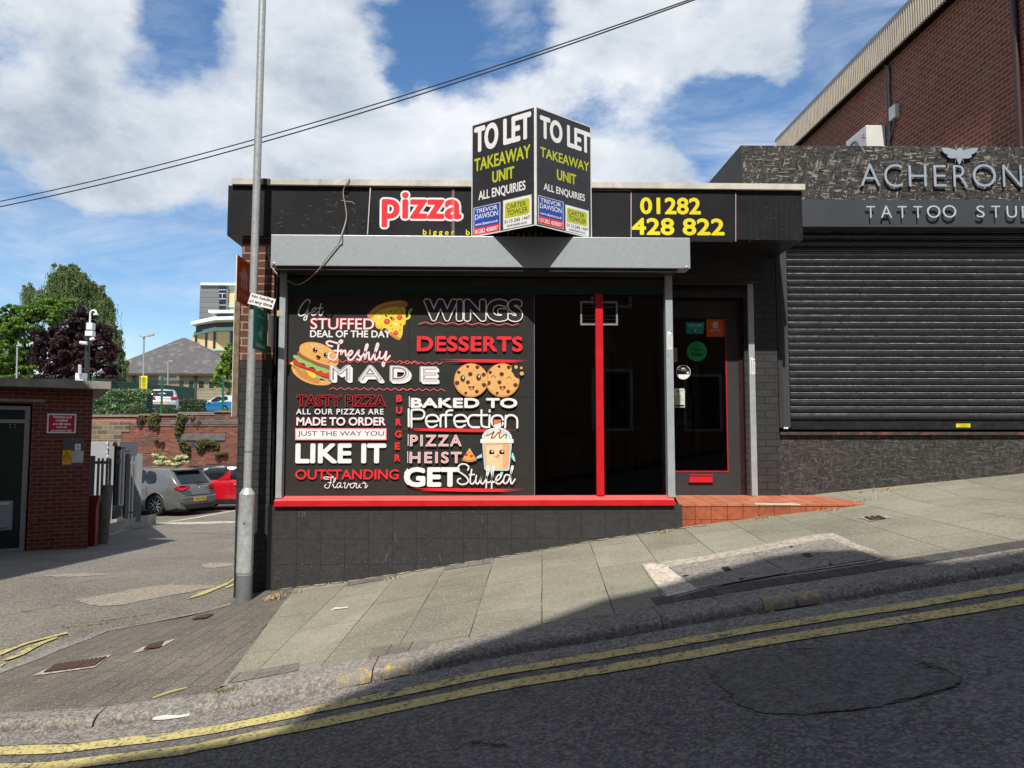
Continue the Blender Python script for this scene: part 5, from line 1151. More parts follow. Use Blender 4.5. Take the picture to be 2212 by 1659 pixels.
a.text("we're on", (wd * .25, zt - (zt - zb) * .22), (wd * .75, zt - (zt - zb) * .13), LGT, .01); a.text('deliveroo', (wd * .2, zt - (zt - zb) * .93), (wd * .82, zt - (zt - zb) * .82), LGT, .03); a.done('lettering', e)
x_ = xat(592, 700, 7.38); tag(MB().box((x_, 7.17, zat(585, 752, 7.36)), (x_ + .004, 7.38, zat(585, 684, 7.36)), mat('bleached_sign', (.40, .36, .35))).build('blank_sign'), 'faded pinkish grey blank sign sticking out behind the teal sign', 'sign')
# old pale chips on the left rail
a = Art(facade(YR), Z4b, .0012); 
for x, y, w_, h_ in ((418, 1190, 48, 46),): a.poly([(x, y), (x + w_, y), (x + w_, y + h_), (x, y + h_)], flat('old_tape', (.52, .47, .34))); a.stroke([(x + 18, y + 20), (x + 26, y + 30), (x + 20, y + 52)], 3, M_MAROON)
a.done('old_tape', bx)

# ------------------------------------------------------------ tattoo studio next door
def osb(name, lo, hi, mid, tint=(.12, .085, .055)):
    m, nt, bs = _nt(name); N = nt.nodes; L = nt.links; v = coords(nt)
    wob = noise_n(nt, v, 9, 4, .6, 0, 'Color'); wm = N.new('ShaderNodeVectorMath'); wm.operation = 'MULTIPLY_ADD'; L.new(wob, wm.inputs[0]); wm.inputs[1].default_value = (.05, .05, .05); L.new(v, wm.inputs[2])
    acc = None; accn = None
    for i, (ang, sc_) in enumerate(((.35, 1), (-.6, 1.2), (1.1, .9), (-1.3, 1.1), (.05, 1.35))):
        mp = N.new('ShaderNodeMapping'); mp.vector_type = 'TEXTURE'; mp.inputs['Rotation'].default_value = (0, ang, 0); mp.inputs['Scale'].default_value = (.085 / sc_, .08, .0155 / sc_); mp.inputs['Location'].default_value = (i * 3.1, 0, i * 1.7)
        L.new(wm.outputs[0], mp.inputs[0])
        vo = N.new('ShaderNodeTexVoronoi'); vo.inputs['Scale'].default_value = 1; L.new(mp.outputs[0], vo.inputs['Vector'])
        s_ = N.new('ShaderNodeSeparateColor'); L.new(vo.outputs['Color'], s_.inputs[0])
        if acc is None: acc = s_.outputs[0]; accn = s_.outputs[2]
        else:
            f = ramp(nt, s_.outputs[1], [(.56, 0), (.6, 1)])
            mx = N.new('ShaderNodeMix'); L.new(f, mx.inputs[0]); L.new(acc, mx.inputs[2]); L.new(s_.outputs[0], mx.inputs[3]); acc = mx.outputs[0]
            mx = N.new('ShaderNodeMix'); L.new(f, mx.inputs[0]); L.new(accn, mx.inputs[2]); L.new(s_.outputs[2], mx.inputs[3]); accn = mx.outputs[0]
    c = ramp(nt, acc, [(.0, lo), (.45, mid), (.80, tuple(x * 1.8 for x in mid)), (1, hi)])
    fine = noise_n(nt, coords(nt, (1, 1, 3)), 60, 6, .7)
    c = mix_rgb(nt, 1.0, c, ramp(nt, fine, [(.3, .55), (.7, 1.5)]), 'MULTIPLY')
    c = mix_rgb(nt, ramp(nt, accn, [(.90, 0), (.93, .45)]), c, tint)
    L.new(c, bs.inputs['Base Color']); bs.inputs['Roughness'].default_value = .7; bs.inputs['Specular IOR Level'].default_value = .3
    n1 = bump_n(nt, acc, .8, .006); L.new(bump_n(nt, fine, .5, .004, n1), bs.inputs['Normal']); return m
M_OSB = osb('black_stained_board', (.011, .011, .011), (.30, .285, .265), (.040, .038, .036), (.10, .08, .06))
M_OSB2 = osb('black_plinth_board', (.024, .023, .022), (.10, .095, .09), (.040, .038, .037), (.08, .05, .04))
M_BX = mat('anthracite_panel', (.050, .057, .065), .45, 0, .08, 2, .04)
M_SLAT = mat('black_shutter_slats', (.022, .024, .030), .30, .25, .35, 16, .12, 60, .8, dirt=.25, dirtcol=(.11, .11, .11))
ts = empty('tattoo_studio', (3.4, 8.1, -.6), 'tattoo studio with black flake board frontage and wide closed black roller shutter', 'shop')
O_ = P(1683, 1000, 8.08); ut = Vector((1, -.019, 0)).normalized(); nt_ = Vector((-.019, -1, 0)).normalized()
def TS(off): return Surf((O_ + nt_ * off), ut, (0, 0, 1), nt_)
def slab(name, off, th, px0, py0, px1, py1, m, parent=ts, a1=None, b0=None, bev=0):
    S_ = TS(off); A0, _ = S_.ab(px0, (py0 + py1) / 2); A1_, _ = S_.ab(px1, (py0 + py1) / 2); _, B1_ = S_.ab((px0 + px1) / 2, py0); _, B0 = S_.ab((px0 + px1) / 2, py1)
    if a1 is not None: A1_ = a1
    if b0 is not None: B0 = b0
    q = [S_.w(a, b_) for a, b_ in ((A0, B0), (A1_, B0), (A1_, B1_), (A0, B1_))]
    return MB().prism(q, -nt_ * th, m).build(name, parent, bev)
slab('plinth_board', 0, .05, 1683, 940.5, 2212, 1000, M_OSB2, a1=4.6, b0=-1.2)
slab('wall', -.14, .3, 1690, 340, 2212, 1000, M_SOF, a1=4.6, b0=-1.2)
slab('parapet_board', .02, .03, 1603, 315.5, 2212, 440, M_OSB, a1=4.6)
slab('parapet_cap', -.012, 3.5, 1604, 316, 2212, 480, M_SOF, a1=4.6)
S_ = TS(.02); A0, B1_ = S_.ab(1600, 316); _, B0 = S_.ab(1600, 460)
e0 = S_.w(A0, B0); MB().box((e0.x - .012, e0.y - .035, e0.z), (e0.x + .01, e0.y + 3.4, e0.z + B1_ - B0 - .004), mat('charred_side_board', (.028, .026, .024), .7, 0, .3, 6)).build('parapet_side', ts)
slab('fascia_box', .09, .2, 1690, 432, 2212, 490, M_BX, a1=4.6)
slab('window_sill', .035, .16, 1686, 933, 2212, 939.5, brick_mat('peeling_sill', [(.05, .045, .04), (.06, .05, .045)], (.05, .04, .04), white=0) if False else mat('peeling_red_sill', (.05, .045, .04), .7, 0, .3, 12, .3, 30, .3, dirt=.75, dirtcol=(.34, .10, .08)), a1=4.6)
# closed shutter
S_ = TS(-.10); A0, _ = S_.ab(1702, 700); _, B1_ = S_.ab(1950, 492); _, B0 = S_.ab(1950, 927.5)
cb = curtain(0, 4.6 - A0, 0, B1_ - B0 + .02, 0, M_SLAT, pitch=.0765, depth=.028, bar=.088, mbar=M_SLAT, edge=mat('worn_sunlit_slat_edge', (.28, .29, .30), .5, .1, .5, 22, .1, 60, .5, dirt=.9, dirtcol=(.75, .74, .72)))  # pale slat lips: chipped paint plus a sun highlight put into the colour
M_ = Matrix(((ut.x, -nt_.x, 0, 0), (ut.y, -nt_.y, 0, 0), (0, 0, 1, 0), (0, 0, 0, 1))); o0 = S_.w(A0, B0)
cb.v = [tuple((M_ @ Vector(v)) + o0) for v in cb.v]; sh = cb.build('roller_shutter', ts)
for x0, x1, of in ((1679, 1688.5, .0), (1688.5, 1702.5, -.05)): slab('guide_rail', of, .09, x0, 490, x1, 924, M_BX if of else M_GREYP, sh)
a = Art(TS(-.088), Z(2996, 1375, 1100), .001); a.poly([(1665, 642), (1780, 642), (1780, 673), (1665, 673)], YEL); a.text('SHUTTERS & DOORS', (1675, 652), (1770, 645), BLK, 0); a.text('01282 000000'[:5], (1700, 661), (1750, 655), BLK, 0); a.text('24 HR CALL OUT', (1685, 671), (1765, 664), BLK, 0); a.done('maker_sticker', sh)
b = MB()
for x in (1769, 1780.5):
    pass
Z7b = Z(2950, 1700, 300)
for x in (1382, 1462):
    p = TS(-.03).hit(*Z7b(x, 100)); b.lathe(p, [(.0, .014), (.010, .010), (.014, 0)], W, 12, nt_)
b.build('lock_caps', sh)
# raised metal letters
M_LET = mat('brushed_metal_letters', (.40, .47, .56), .38, .25, .08, 12, .03); M_LET2 = mat('pale_metal_letters', (.58, .62, .66), .35, .2, .06)
def letter3(S_, zf, t, ll, ur, m, th, parent, off=-.02):
    vs, fs = text_mesh(t, off); x0 = min(v[0] for v in vs); x1 = max(v[0] for v in vs); y0 = min(v[1] for v in vs); y1 = max(v[1] for v in vs)
    a0, b0 = S_.ab(*zf(*ll)); a1, b1 = S_.ab(*zf(*ur)); n = len(vs)
    P3 = lambda z: [S_.w(a0 + (x - x0) / (x1 - x0) * (a1 - a0), b0 + (y - y0) / (y1 - y0) * (b1 - b0), z) for x, y in vs]
    from collections import Counter
    ed = Counter(); dire = {}
    for f in fs:
        for i in range(len(f)):
            e_ = (f[i], f[(i + 1) % len(f)]); k = tuple(sorted(e_)); ed[k] += 1; dire[k] = e_
    b = MB(); b.recalc = False; front = P3(th); back = P3(0)
    b.add(front + back, fs, m)
    b.add(front + back, [(dire[k][1], dire[k][0], dire[k][0] + n, dire[k][1] + n) for k, c_ in ed.items() if c_ == 1], m)
    return b.build('letter', parent)
Z5n = Z(2996, 0, 1100)
s1 = empty('studio_name_sign', TS(.02).hit(2060, 380), 'large brushed metal ACHERON letters on the flake board parapet', 'sign')
for t, x0, x1, y0, y1 in (('A', 898, 1050, 1320, 1495), ('C', 1088, 1230, 1322, 1505), ('H', 1286, 1422, 1330, 1500), ('E', 1487, 1580, 1330, 1500), ('R', 1645, 1755, 1330, 1502), ('O', 1802, 1980, 1322, 1503), ('N', 2043, 2188, 1328, 1503)):
    letter3(TS(.045), Z5n, t, (x0, y1), (x1, y0), M_LET, .006, s1, -.012)
s2 = empty('studio_trade_sign', TS(.09).hit(2060, 460), 'smaller pale metal TATTOO STUDIO letters standing off the dark grey fascia box', 'sign')
for t, x0, x1, y0, y1 in (('T', 942, 1008, 554, 648), ('A', 1060, 1144, 552, 648), ('T', 1196, 1263, 554, 648), ('T', 1322, 1388, 554, 648), ('O', 1430, 1533, 548, 648), ('O', 1557, 1660, 547, 647), ('S', 1828, 1888, 550, 645), ('T', 1948, 2014, 552, 645), ('U', 2070, 2147, 553, 647), ('D', 2193, 2275, 555, 647), ('I', 2330, 2343, 555, 647), ('O', 2390, 2490, 550, 650)):
    letter3(TS(.118), Z6, t, (x0, y1), (x1, y0), M_LET2, .012, s2, -.008)
Zm = Z(3696, 380, 400); mo = empty('moth_emblem', TS(.02).hit(2070, 335), 'pale blue metal moth emblem above the studio name letters', 'emblem')
def flat3(S_, zf, pts, m, th, name, parent):
    q = [S_.w(*S_.ab(*zf(*p))) for p in pts]; return MB().prism(q, S_.n * th, m).build(name, parent)
flat3(TS(.045), Zm, smooth_pts([(378, 1180), (430, 1168), (520, 1172), (620, 1195), (715, 1240), (712, 1380), (690, 1402), (620, 1404), (560, 1395), (520, 1370), (508, 1345), (525, 1322), (470, 1305), (420, 1260)]), M_LET, .006, 'wing', mo)
flat3(TS(.045), Zm, smooth_pts([(1188, 1183), (1130, 1172), (1050, 1180), (950, 1205), (850, 1240), (848, 1385), (870, 1404), (950, 1408), (1010, 1395), (1045, 1372), (1048, 1350), (1032, 1325), (1080, 1305), (1140, 1260)]), M_LET, .006, 'wing', mo)
flat3(TS(.046), Zm, smooth_pts([(760, 1180), (782, 1168), (806, 1180), (830, 1200), (850, 1235), (848, 1300), (835, 1420), (800, 1500), (775, 1540), (745, 1500), (722, 1420), (715, 1300), (715, 1235), (735, 1205)]), M_LET, .008, 'moth_body', mo)
a = Art(TS(.045), Zm, .003)
for pts in ([(725, 1200), (705, 1130), (700, 1112)], [(835, 1195), (858, 1150), (856, 1110)], [(715, 1195), (685, 1175)], [(850, 1190), (880, 1172)], [(715, 1400), (690, 1440), (688, 1490)], [(845, 1400), (862, 1440), (862, 1490)]): a.stroke(pts, 9, M_LET, False)
a.done('antennae_and_legs', mo)

# ------------------------------------------------------------ tall brick building on the right
XW = 8.6
M_BIG = brick_mat('dark_red_brick', [(.15, .040, .026), (.21, .056, .036), (.175, .046, .030), (.25, .078, .050), (.16, .068, .048)], (.44, .27, .20), size=(.225, .082), axis='y', mw=.013, rough=.85, bump=.5, dark=.35, darkcol=(.10, .07, .055))
M_CLAD = mat('beige_ribbed_cladding', (.74, .63, .48), .6, 0, .10, 3, .05)
bb = empty('brick_building', (XW, 14, -2), 'tall dark red brick building with beige ribbed cladding under its flat roof', 'building')
SW = Surf((XW, 0, 0), (0, 1, 0), (0, 0, 1), (-1, 0, 0)); SWC = Surf((XW - .16, 0, 0), (0, 1, 0), (0, 0, 1), (-1, 0, 0))
zcb = (SW.hit(1732, 312.8).z + SW.hit(2065, 0).z) / 2; zct = (SWC.hit(1969.8, 0).z + SWC.hit(1678.6, 299.4).z) / 2; yend = SWC.hit(1681, 305).y
MB().box((XW, 9.0, -2.4), (XW + 14, yend + .02, zct - .15), M_BIG).build('wall', bb)
b = MB(); b.recalc = False; ys = []; y = 9.0; vs = []; zc1_ = zct - .10
while y < yend:
    for t, d in ((0, 0), (.25, 0), (.34, .055), (.74, .055), (.88, 0)): ys.append((y + t * .085, d))
    y += .085
vs = [(XW - .16 - d, yy, z) for z in (zcb, zc1_) for yy, d in ys]; n = len(ys)
b.add(vs, [(i + 1, i, n + i, n + i + 1) for i in range(n - 1)], M_CLAD)
b.build('ribbed_cladding', bb)
b = MB(); b.box((XW - .155, 9.0, zcb + .004), (XW + .0, yend, zcb + .02), M_SOF); b.build('cladding_soffit', bb)
b = MB(); b.recalc = False; vs = []
for i in range(130):
    x = XW - .16 + i * .062
    for t, d in ((0, 0), (.25, 0), (.38, .028), (.75, .028), (.88, 0)): vs.append((x + t * .062, yend + .02 + d))
n = len(vs); b.add([(x, y, z) for z in (zcb, zc1_) for x, y in vs], [(i, i + 1, n + i + 1, n + i) for i in range(n - 1)], M_CLAD); b.build('ribbed_cladding', bb)
MB().box((XW - .215, 9.0, zct - .10), (XW + 14, yend + .1, zct), mat('grey_roof_edge', (.24, .25, .25), .55, .2)).build('roof_edge', bb)
p0 = SW.hit(2206, 200); MB().tube((XW - .05, p0.y, -1), (XW - .05, p0.y, 8), .05, mat('brown_downpipe', (.05, .02, .018), .5), n=10).build('downpipe', bb)
# air conditioner
yac = SW.hit(1915, 290).y
ac = empty('air_conditioner', P(1892, 313, yac), 'white air conditioning unit fixed to the dark brick wall above the parapet', 'air conditioner')
x0, x1 = xat(1871.5, 290, yac), xat(1913.4, 290, yac); z1 = zat(1892, 270, yac)
M_AC = mat('cream_enamel', (.66, .67, .62), .4, 0, .05)
MB().box((x0, yac, z1 - .78), (x1, yac + .95, z1), M_AC).build('casing', ac, bevel=.015)
b = MB(); b.lathe((x0 - .004, yac + .6, z1 - .42), [(.30, 0), (.28, .012), (.24, .012), (.24, .002)], mat('fan_guard', (.2, .2, .2)), 24, (-1, 0, 0))
for k in range(9): b.lathe((x0 - .002, yac + .6, z1 - .42), [(.03 + k * .025, .012), (.036 + k * .025, .012)], mat('fan_guard', (.2, .2, .2)), 20, (-1, 0, 0))
b.build('fan_guard', ac)
S_ = Surf((x0, 0, 0), (0, -1, 0), (0, 0, 1), (-1, 0, 0)); a = Art(S_, Z5n, .004); a.poly([(915, 1085), (922, 1075), (930, 1085), (922, 1097)], RED); a.poly([(905, 1105), (918, 1098), (922, 1110), (910, 1118)], RED); a.poly([(925, 1098), (938, 1105), (932, 1118), (922, 1110)], RED); a.done('maker_mark', ac)
M_CAB = mat('grey_cable_bundle', (.16, .16, .155), .6, 0, .3, 20)
b = MB()
for k, (dx, r_) in enumerate(((0, .022), (9, .018), (-7, .016))):
    pts = [SW.hit(*Z5n(x + dx * (1 if 0 < i < 8 else .3), y)) + Vector((-.03 - .01 * k, 0, 0)) for i, (x, y) in enumerate([(1108, 525), (1125, 535), (1132, 600), (1130, 700), (1136, 800), (1140, 900), (1143, 985), (1138, 1080), (1140, 1165)])]
    b.path(pts, r_, M_CAB, 6)
b.build('cable_bundle', bb)
p = SW.hit(*Z5n(1185, 905)); b = MB(); b.box((XW - .10, p.y - .13, p.z - .14), (XW, p.y + .13, p.z + .14), M_AC); b.build('junction_box', bb, bevel=.01)
b = MB(); b.path([SW.hit(*Z5n(x, y)) + Vector((-.04, 0, 0)) for x, y in ((1188, 930), (1185, 985), (1165, 1060), (1150, 1110), (1142, 1160))], .018, M_CAB, 6); b.build('cable_bundle', bb)

# ------------------------------------------------------------ overhead wires
def wire(p0, p1, sag, r, label):
    pts = [p0.lerp(p1, t / 40) - Vector((0, 0, sag * 4 * (t / 40) * (1 - t / 40))) for t in range(41)]
    b = MB(); b.path(pts, r, mat('black_wire', (.012, .012, .012), .6), 5); return tag(b.build('overhead_wire'), label, 'overhead wire', 'overhead wires crossing the sky')
def ray_at(px, py, y): r = ray(px, py); return r * (y / r.y)
wire(ray_at(-60, 458.5, 15), ray_at(1560, -22.5, 10.0), -.12 + .40, .011, 'lower of the two black overhead wires crossing the sky')
wire(ray_at(-60, 447, 15.0), ray_at(1560, -26, 10.0), .262, .010, 'upper of the two black overhead wires crossing the sky')
# ------------------------------------------------------------ small things on the ground
def lid(label, zf, pts, m, ribs=0, name='drain_cover', rim=None):
    q = gpts(zf, pts, zpave); e = empty(name, (q[0][0], q[0][1], zpave(*q[0])), label, 'drain cover')
    c = (sum(p[0] for p in q) / 4, sum(p[1] for p in q) / 4)
    if rim:
        qr = gpts(zf, rim, zpave); decal('frame', qr, zpave, M_CONC, .006, kind=None, parent=e)
    decal('lid', q, zpave, m, .011, kind=None, parent=e, n=1)
    if ribs:
        b = MB()
        for i in range(ribs):
            for j in range(ribs * 2):
                u, v = (i + .5) / ribs, (j + .5) / (ribs * 2)
                x = (q[0][0] * (1 - u) + q[1][0] * u) * (1 - v) + (q[3][0] * (1 - u) + q[2][0] * u) * v; y = (q[0][1] * (1 - u) + q[1][1] * u) * (1 - v) + (q[3][1] * (1 - u) + q[2][1] * u) * v
                z = zpave(x, y) + .012; du = Vector((q[1][0] - q[0][0], q[1][1] - q[0][1])) / ribs * .32; dv = Vector((q[3][0] - q[0][0], q[3][1] - q[0][1])) / ribs * .16
                pts3 = [(x - du.x - dv.x, y - du.y - dv.y, z), (x + du.x - dv.x, y + du.y - dv.y, z), (x + du.x + dv.x, y + du.y + dv.y, z), (x - du.x + dv.x, y - du.y + dv.y, z)]
                b.prism(pts3, (0, 0, .006), m)
        b.build('raised_pattern', e)
    return e
M_IRON = mat('rusty_iron', (.105, .062, .045), .8, .2, .35, 25, .6, 60)
lid('large rusty iron drain cover with raised pattern near the left edge of the block pavement', Z3, [(345, 897), (445, 832), (865, 768), (760, 838)], M_IRON, 6, rim=[(262, 918), (425, 835), (905, 742), (760, 850)])
lid('small dark iron cover with pale infill ends on the block pavement', Z3, [(1150, 712), (1200, 672), (1325, 640), (1285, 690)], M_IRON, 3, rim=[(1060, 738), (1150, 685), (1418, 617), (1325, 672)])
lid('rusty strip shaped cover just left of the lamp post base', Z3, [(1530, 470), (1610, 436), (1722, 422), (1660, 455)], M_IRON, 3)
lid('small rusty square cover in the flags below the tattoo studio shutter', Z4c, [(1945, 412), (2070, 402), (2110, 418), (1995, 433)], M_IRON, 3, rim=[(1912, 408), (2080, 394), (2155, 410), (1990, 437)])
uc = empty('utility_cover', (G(*Z4c(1300, 750), zpave)), 'twin concrete utility cover with pale cement surround in the pavement', 'utility cover')
decal('cement_surround', smooth_pts(pts_px(Z4c, [(310, 765), (370, 750), (800, 690), (1200, 610), (1640, 530), (1740, 535), (1900, 610), (2060, 668), (2050, 725), (1600, 795), (1100, 870), (730, 955), (500, 1003), (420, 925)]), True, 3), zpave, M_CONC, .007, kind=None, parent=uc, n=3)
decal('concrete_lid', pts_px(Z4c, [(505, 780), (1108, 680), (1380, 825), (720, 948)]), zpave, M_CONC2, .012, kind=None, parent=uc, n=3)
decal('concrete_lid', pts_px(Z4c, [(1116, 678), (1700, 572), (2048, 716), (1390, 822)]), zpave, M_CONC2, .012, kind=None, parent=uc, n=3)
for pts in ([(895, 788), (945, 782), (972, 808), (920, 816)], [(1490, 686), (1545, 680), (1572, 706), (1520, 712)], [(605, 850), (640, 843), (655, 850), (620, 856)], [(1020, 870), (1050, 866), (1060, 878), (1035, 882)], [(1395, 632), (1415, 628), (1428, 637), (1405, 641)], [(1680, 762), (1705, 758), (1715, 766), (1690, 770)]):
    decal('keyhole_plate', pts_px(Z4c, pts), zpave, M_DKST, .016, kind=None, parent=uc, n=0)
M_PAPER = mat('white_paper', (.78, .78, .76), .7, 0, .05)
def litter(name, label, cat, pts, fn, w_, h_, m):
    p = [G(x, y, fn) + Vector((0, 0, .008)) for x, y in pts]; d = (p[-1] - p[0]).normalized(); s_ = Vector((-d.y, d.x, 0)) * w_ / 2
    b = MB(); n = len(p)
    vs = []
    for i, q_ in enumerate(p):
        k = .55 if i in (0, n - 1) else 1; up = Vector((0, 0, h_ * (1 + .5 * math.sin(i * 2.1))))
        vs += [q_ - s_ * k, q_ + s_ * k, q_ + s_ * k + up, q_ - s_ * k + up]
    b.add(vs, [(i * 4 + k, i * 4 + (k + 1) % 4, (i + 1) * 4 + (k + 1) % 4, (i + 1) * 4 + k) for i in range(n - 1) for k in range(4)] + [(0, 1, 2, 3), tuple(range(n * 4 - 4, n * 4))], m)
    return tag(b.build(name), label, cat)
litter('rolled_paper', 'rolled white paper lying in the gutter below the yellow kerb mark', 'litter', [Z8(850, 1525), Z8(900, 1505), Z8(1000, 1490), Z8(1080, 1470), Z8(1152, 1450)], zroad, .035, .018, M_PAPER)
litter('rolled_paper', 'flattened white paper strip in the gutter at lower left', 'litter', [Z3(1232, 1275), Z3(1330, 1268), Z3(1430, 1255), Z3(1528, 1243)], zroad, .028, .012, M_PAPER)
litter('plastic_knife', 'white plastic knife lying on the greenish paving flags', 'litter', [Z8(850, 895), Z8(885, 883), Z8(940, 878), Z8(990, 872)], zpave, .018, .006, M_PAPER)
litter('wooden_stick', 'thin pale wooden stick on the block pavement near the kerb', 'litter', [Z3(1228, 1102), Z3(1370, 1055), Z3(1505, 1018)], zpave, .012, .006, mat('pale_wood', (.50, .42, .20), .7))
M_CIG = mat('cigarette_filter', (.62, .38, .14), .8)
for x, y, lb, zf, fn in ((290, 1376, 'orange cigarette end in the gutter at the far left', Z3, zroad), (1548, 1223, 'orange cigarette end beside the flattened white paper strip', Z3, zroad), (1268, 1120, 'cigarette end on the road below the second yellow kerb mark', Z4c, zroad)):
    px, py = zf(x, y); litter('cigarette_end', lb, 'litter', [(px - 5, py + 1), (px + 5, py - 1)], fn, .008, .008, M_CIG)
for i, (x, y, zf) in enumerate(((905, 568, Z3), (1019, 534, Z3), (575, 1045, Z3), (888, 981, Z3), (1265, 967, Z3), (207, 1112, Z3), (1340, 430, Z3))):
    px, py = zf(x, y); g = G(px, py, zpave)
# dried weeds
M_WEED = mat('dry_weeds', (.42, .32, .16), .9, 0, .25, 30); M_GRASS = mat('green_moss', (.13, .15, .05), .9, 0, .3, 30)
def tuft(label, px, py, n, rad, h, fn=None, m=None, spread=(1, .5), yy=None, seed=0):
    r_ = random.Random(int(px * 7 + py) + seed); c = G(px, py, fn or zpave); b = MB(); b.recalc = False
    for i in range(n):
        x = c.x + r_.gauss(0, rad * spread[0]); y = min(c.y + r_.gauss(0, rad * spread[1]), (7.29 if yy is None else yy) - r_.uniform(0, .03)); z = (fn or zpave)(x, y); t = r_.uniform(0, 6.28); hh = h * r_.uniform(.3, 1)
        dx, dy = math.cos(t) * hh * r_.uniform(.3, 1.6), math.sin(t) * hh * r_.uniform(.3, 1.2); w_ = .0035; nx, ny = -math.sin(t) * w_, math.cos(t) * w_
        mid = (x + dx * .5, y + dy * .5, z + hh * .8); tip = (x + dx, y + dy, z + hh * r_.uniform(.3, 1))
        b.add([(x - nx, y - ny, z), (x + nx, y + ny, z), (mid[0] + nx, mid[1] + ny, mid[2]), (mid[0] - nx, mid[1] - ny, mid[2]), tip], [(0, 1, 2, 3), (3, 2, 4)], m or M_WEED)
    return tag(b.build('weed_tuft'), label, 'weeds', 'dried weeds in the pavement joints')
for args in (('bushy straw coloured weed tuft right of the lamp post base', *Z8(405, 800), 60, .035, .06), ('straw weed tuft between the lamp post and the shop wall', *Z8(555, 750), 26, .05, .035),
             ('thin dry weeds at the foot of the shop wall by the lowest blocks', *Z8(745, 695), 12, .05, .02), ('dry weeds along the shop wall foot left of the dark setts', *Z8(925, 668), 18, .06, .02),
             ('dry weed sprigs at the right end of the first dark setts', *Z8(1335, 640), 25, .04, .03), ('dry weed in the setts right of the stall riser corner', *Z4c(478, 520), 25, .04, .04),
             ('small straw tuft under the middle of the tiled step', *Z4c(1170, 402), 35, .04, .03), ('small straw tuft at the right end of the tiled step', *Z4c(1705, 352), 35, .05, .03)):
    tuft(args[0], *args[1:])
tuft('long heap of dead weeds at the foot of the tattoo studio boarding', *Z4c(2030, 210), 90, .12, .03, yy=7.98, spread=(1.2, .3)); tuft('dead weeds on the flags beyond the tiled step end', *Z4c(1905, 278), 40, .09, .02, yy=7.98)
tuft('green moss tuft in the joint between two kerb stones', *Z3(1800, 1040), 120, .05, .02, m=M_GRASS); tuft('yellow green moss along the side street kerb', *Z3(1080, 412), 260, .16, .015, m=M_GRASS, spread=(1.2, .18)); tuft('mossy edge on the side street kerb near the tar patch', *Z3(720, 510), 160, .12, .015, m=M_GRASS, spread=(1, .15))
# ------------------------------------------------------------ substation at the left
M_SHB = brick_mat('substation_brick', [(.105, .028, .020), (.15, .042, .028), (.125, .034, .024), (.17, .055, .036)], (.26, .17, .13), mw=.011, rough=.85, bump=.5, rot=R(-29))
sub = empty('substation', (-8, 15, -2.1), 'small red brick electricity substation with dark green door and concrete slab roof', 'substation')
rot = R(29); us = Vector((math.cos(rot), math.sin(rot), 0)); ns = Vector((math.sin(rot), -math.cos(rot), 0))
c0 = ray_at(188.5, 1172, 15.45); c0 = Vector((c0.x, c0.y, -2.15)); SS = Surf(c0, us, (0, 0, 1), ns)
def sab(zf, x, y): return SS.ab(*zf(x, y))
Zs1 = Z(0, 1500, 600); Zs2 = Z(0, 1850, 600)
_, ztop_s = sab(Zs1, 700, 190); _, zcap = sab(Zs1, 700, 75)
def sbox(name, a0, a1, b0, b1, o0, o1, m, parent, bevel=0):
    q = [SS.w(a, b_, o1) for a, b_ in ((a0, b0), (a1, b0), (a1, b1), (a0, b1))]; return MB().prism(q, -ns * (o1 - o0), m).build(name, parent, bevel)
ad1, _ = sab(Zs2, 412, 700); ad1 -= .0; _, bd1 = sab(Zs1, 200, 415)
sbox('wall', ad1, 0, 0, ztop_s, -4, 0, M_SHB, sub); sbox('wall', -7, ad1, bd1, ztop_s, -4, 0, M_SHB, sub); sbox('wall', -7, -3.2, 0, bd1, -4, 0, M_SHB, sub)
sbox('wall', -3.2, ad1, 0, bd1, -4, -.22, M_SOF, sub)
M_SLABC = mat('weathered_slab', (.30, .28, .24), .9, 0, .3, 3, .6, 14, .2, dirt=.7, dirtcol=(.07, .065, .06))
sbox('roof_slab', -7.2, .30, ztop_s, zcap, -4.2, .22, M_SLABC, sub, .02)
al, bl0 = sab(Zs1, 665, 402); _, bl1 = sab(Zs1, 300, 352); sbox('lintel', -3.4, al, bl0, bl1, -.1, .006, M_SLABC, sub)
M_DG = mat('dark_green_door', (.004, .020, .016), .4, 0, .2, 5, .05); M_ALU = mat('dull_aluminium', (.33, .34, .34), .45, .3, .1)
fa, _ = sab(Zs1, 440, 700); fi, _ = sab(Zs1, 385, 900)
sbox('door_frame', fa - .085, ad1 - .03, .06, bd1 - .05, -.2, -.08, M_ALU, sub); _, btr0 = sab(Zs1, 200, 708); _, btr1 = sab(Zs1, 200, 655)
sbox('door_frame', -3.2, fa - .085, btr0, btr1, -.2, -.08, M_ALU, sub); sbox('door_frame', -3.2, fa - .085, bd1 - .12, bd1 - .05, -.2, -.08, M_ALU, sub)
sd = sbox('door', -3.2, fa - .085, .10, btr0, -.21, -.11, M_DG, sub); sbox('door_fanlight', -3.2, fa - .085, btr1, bd1 - .12, -.21, -.12, M_DG, sub)
sbox('door_sill', -3.2, ad1 - .03, 0, .10, -.21, -.06, M_ALU, sub)
b = MB(); 
for x, y in ((145, 730), (212, 730), (145, 770), (212, 770)): b.lathe(SS.w(*sab(Zs1, x, y), -.109), [(0, .008), (.014, .006), (.016, 0)], M_ALU, 8, ns)
b.build('bolts', sd)
la1, lb1 = sab(Zs2, 192, 565); la0, lb0 = sab(Zs2, 175, 1000); b = MB(); L0 = -3.0
b.prism([SS.w(a, b_, -.10) for a, b_ in ((L0, lb0), (la1, lb0), (la1, lb1), (L0, lb1))], ns * .02, M_ALU)
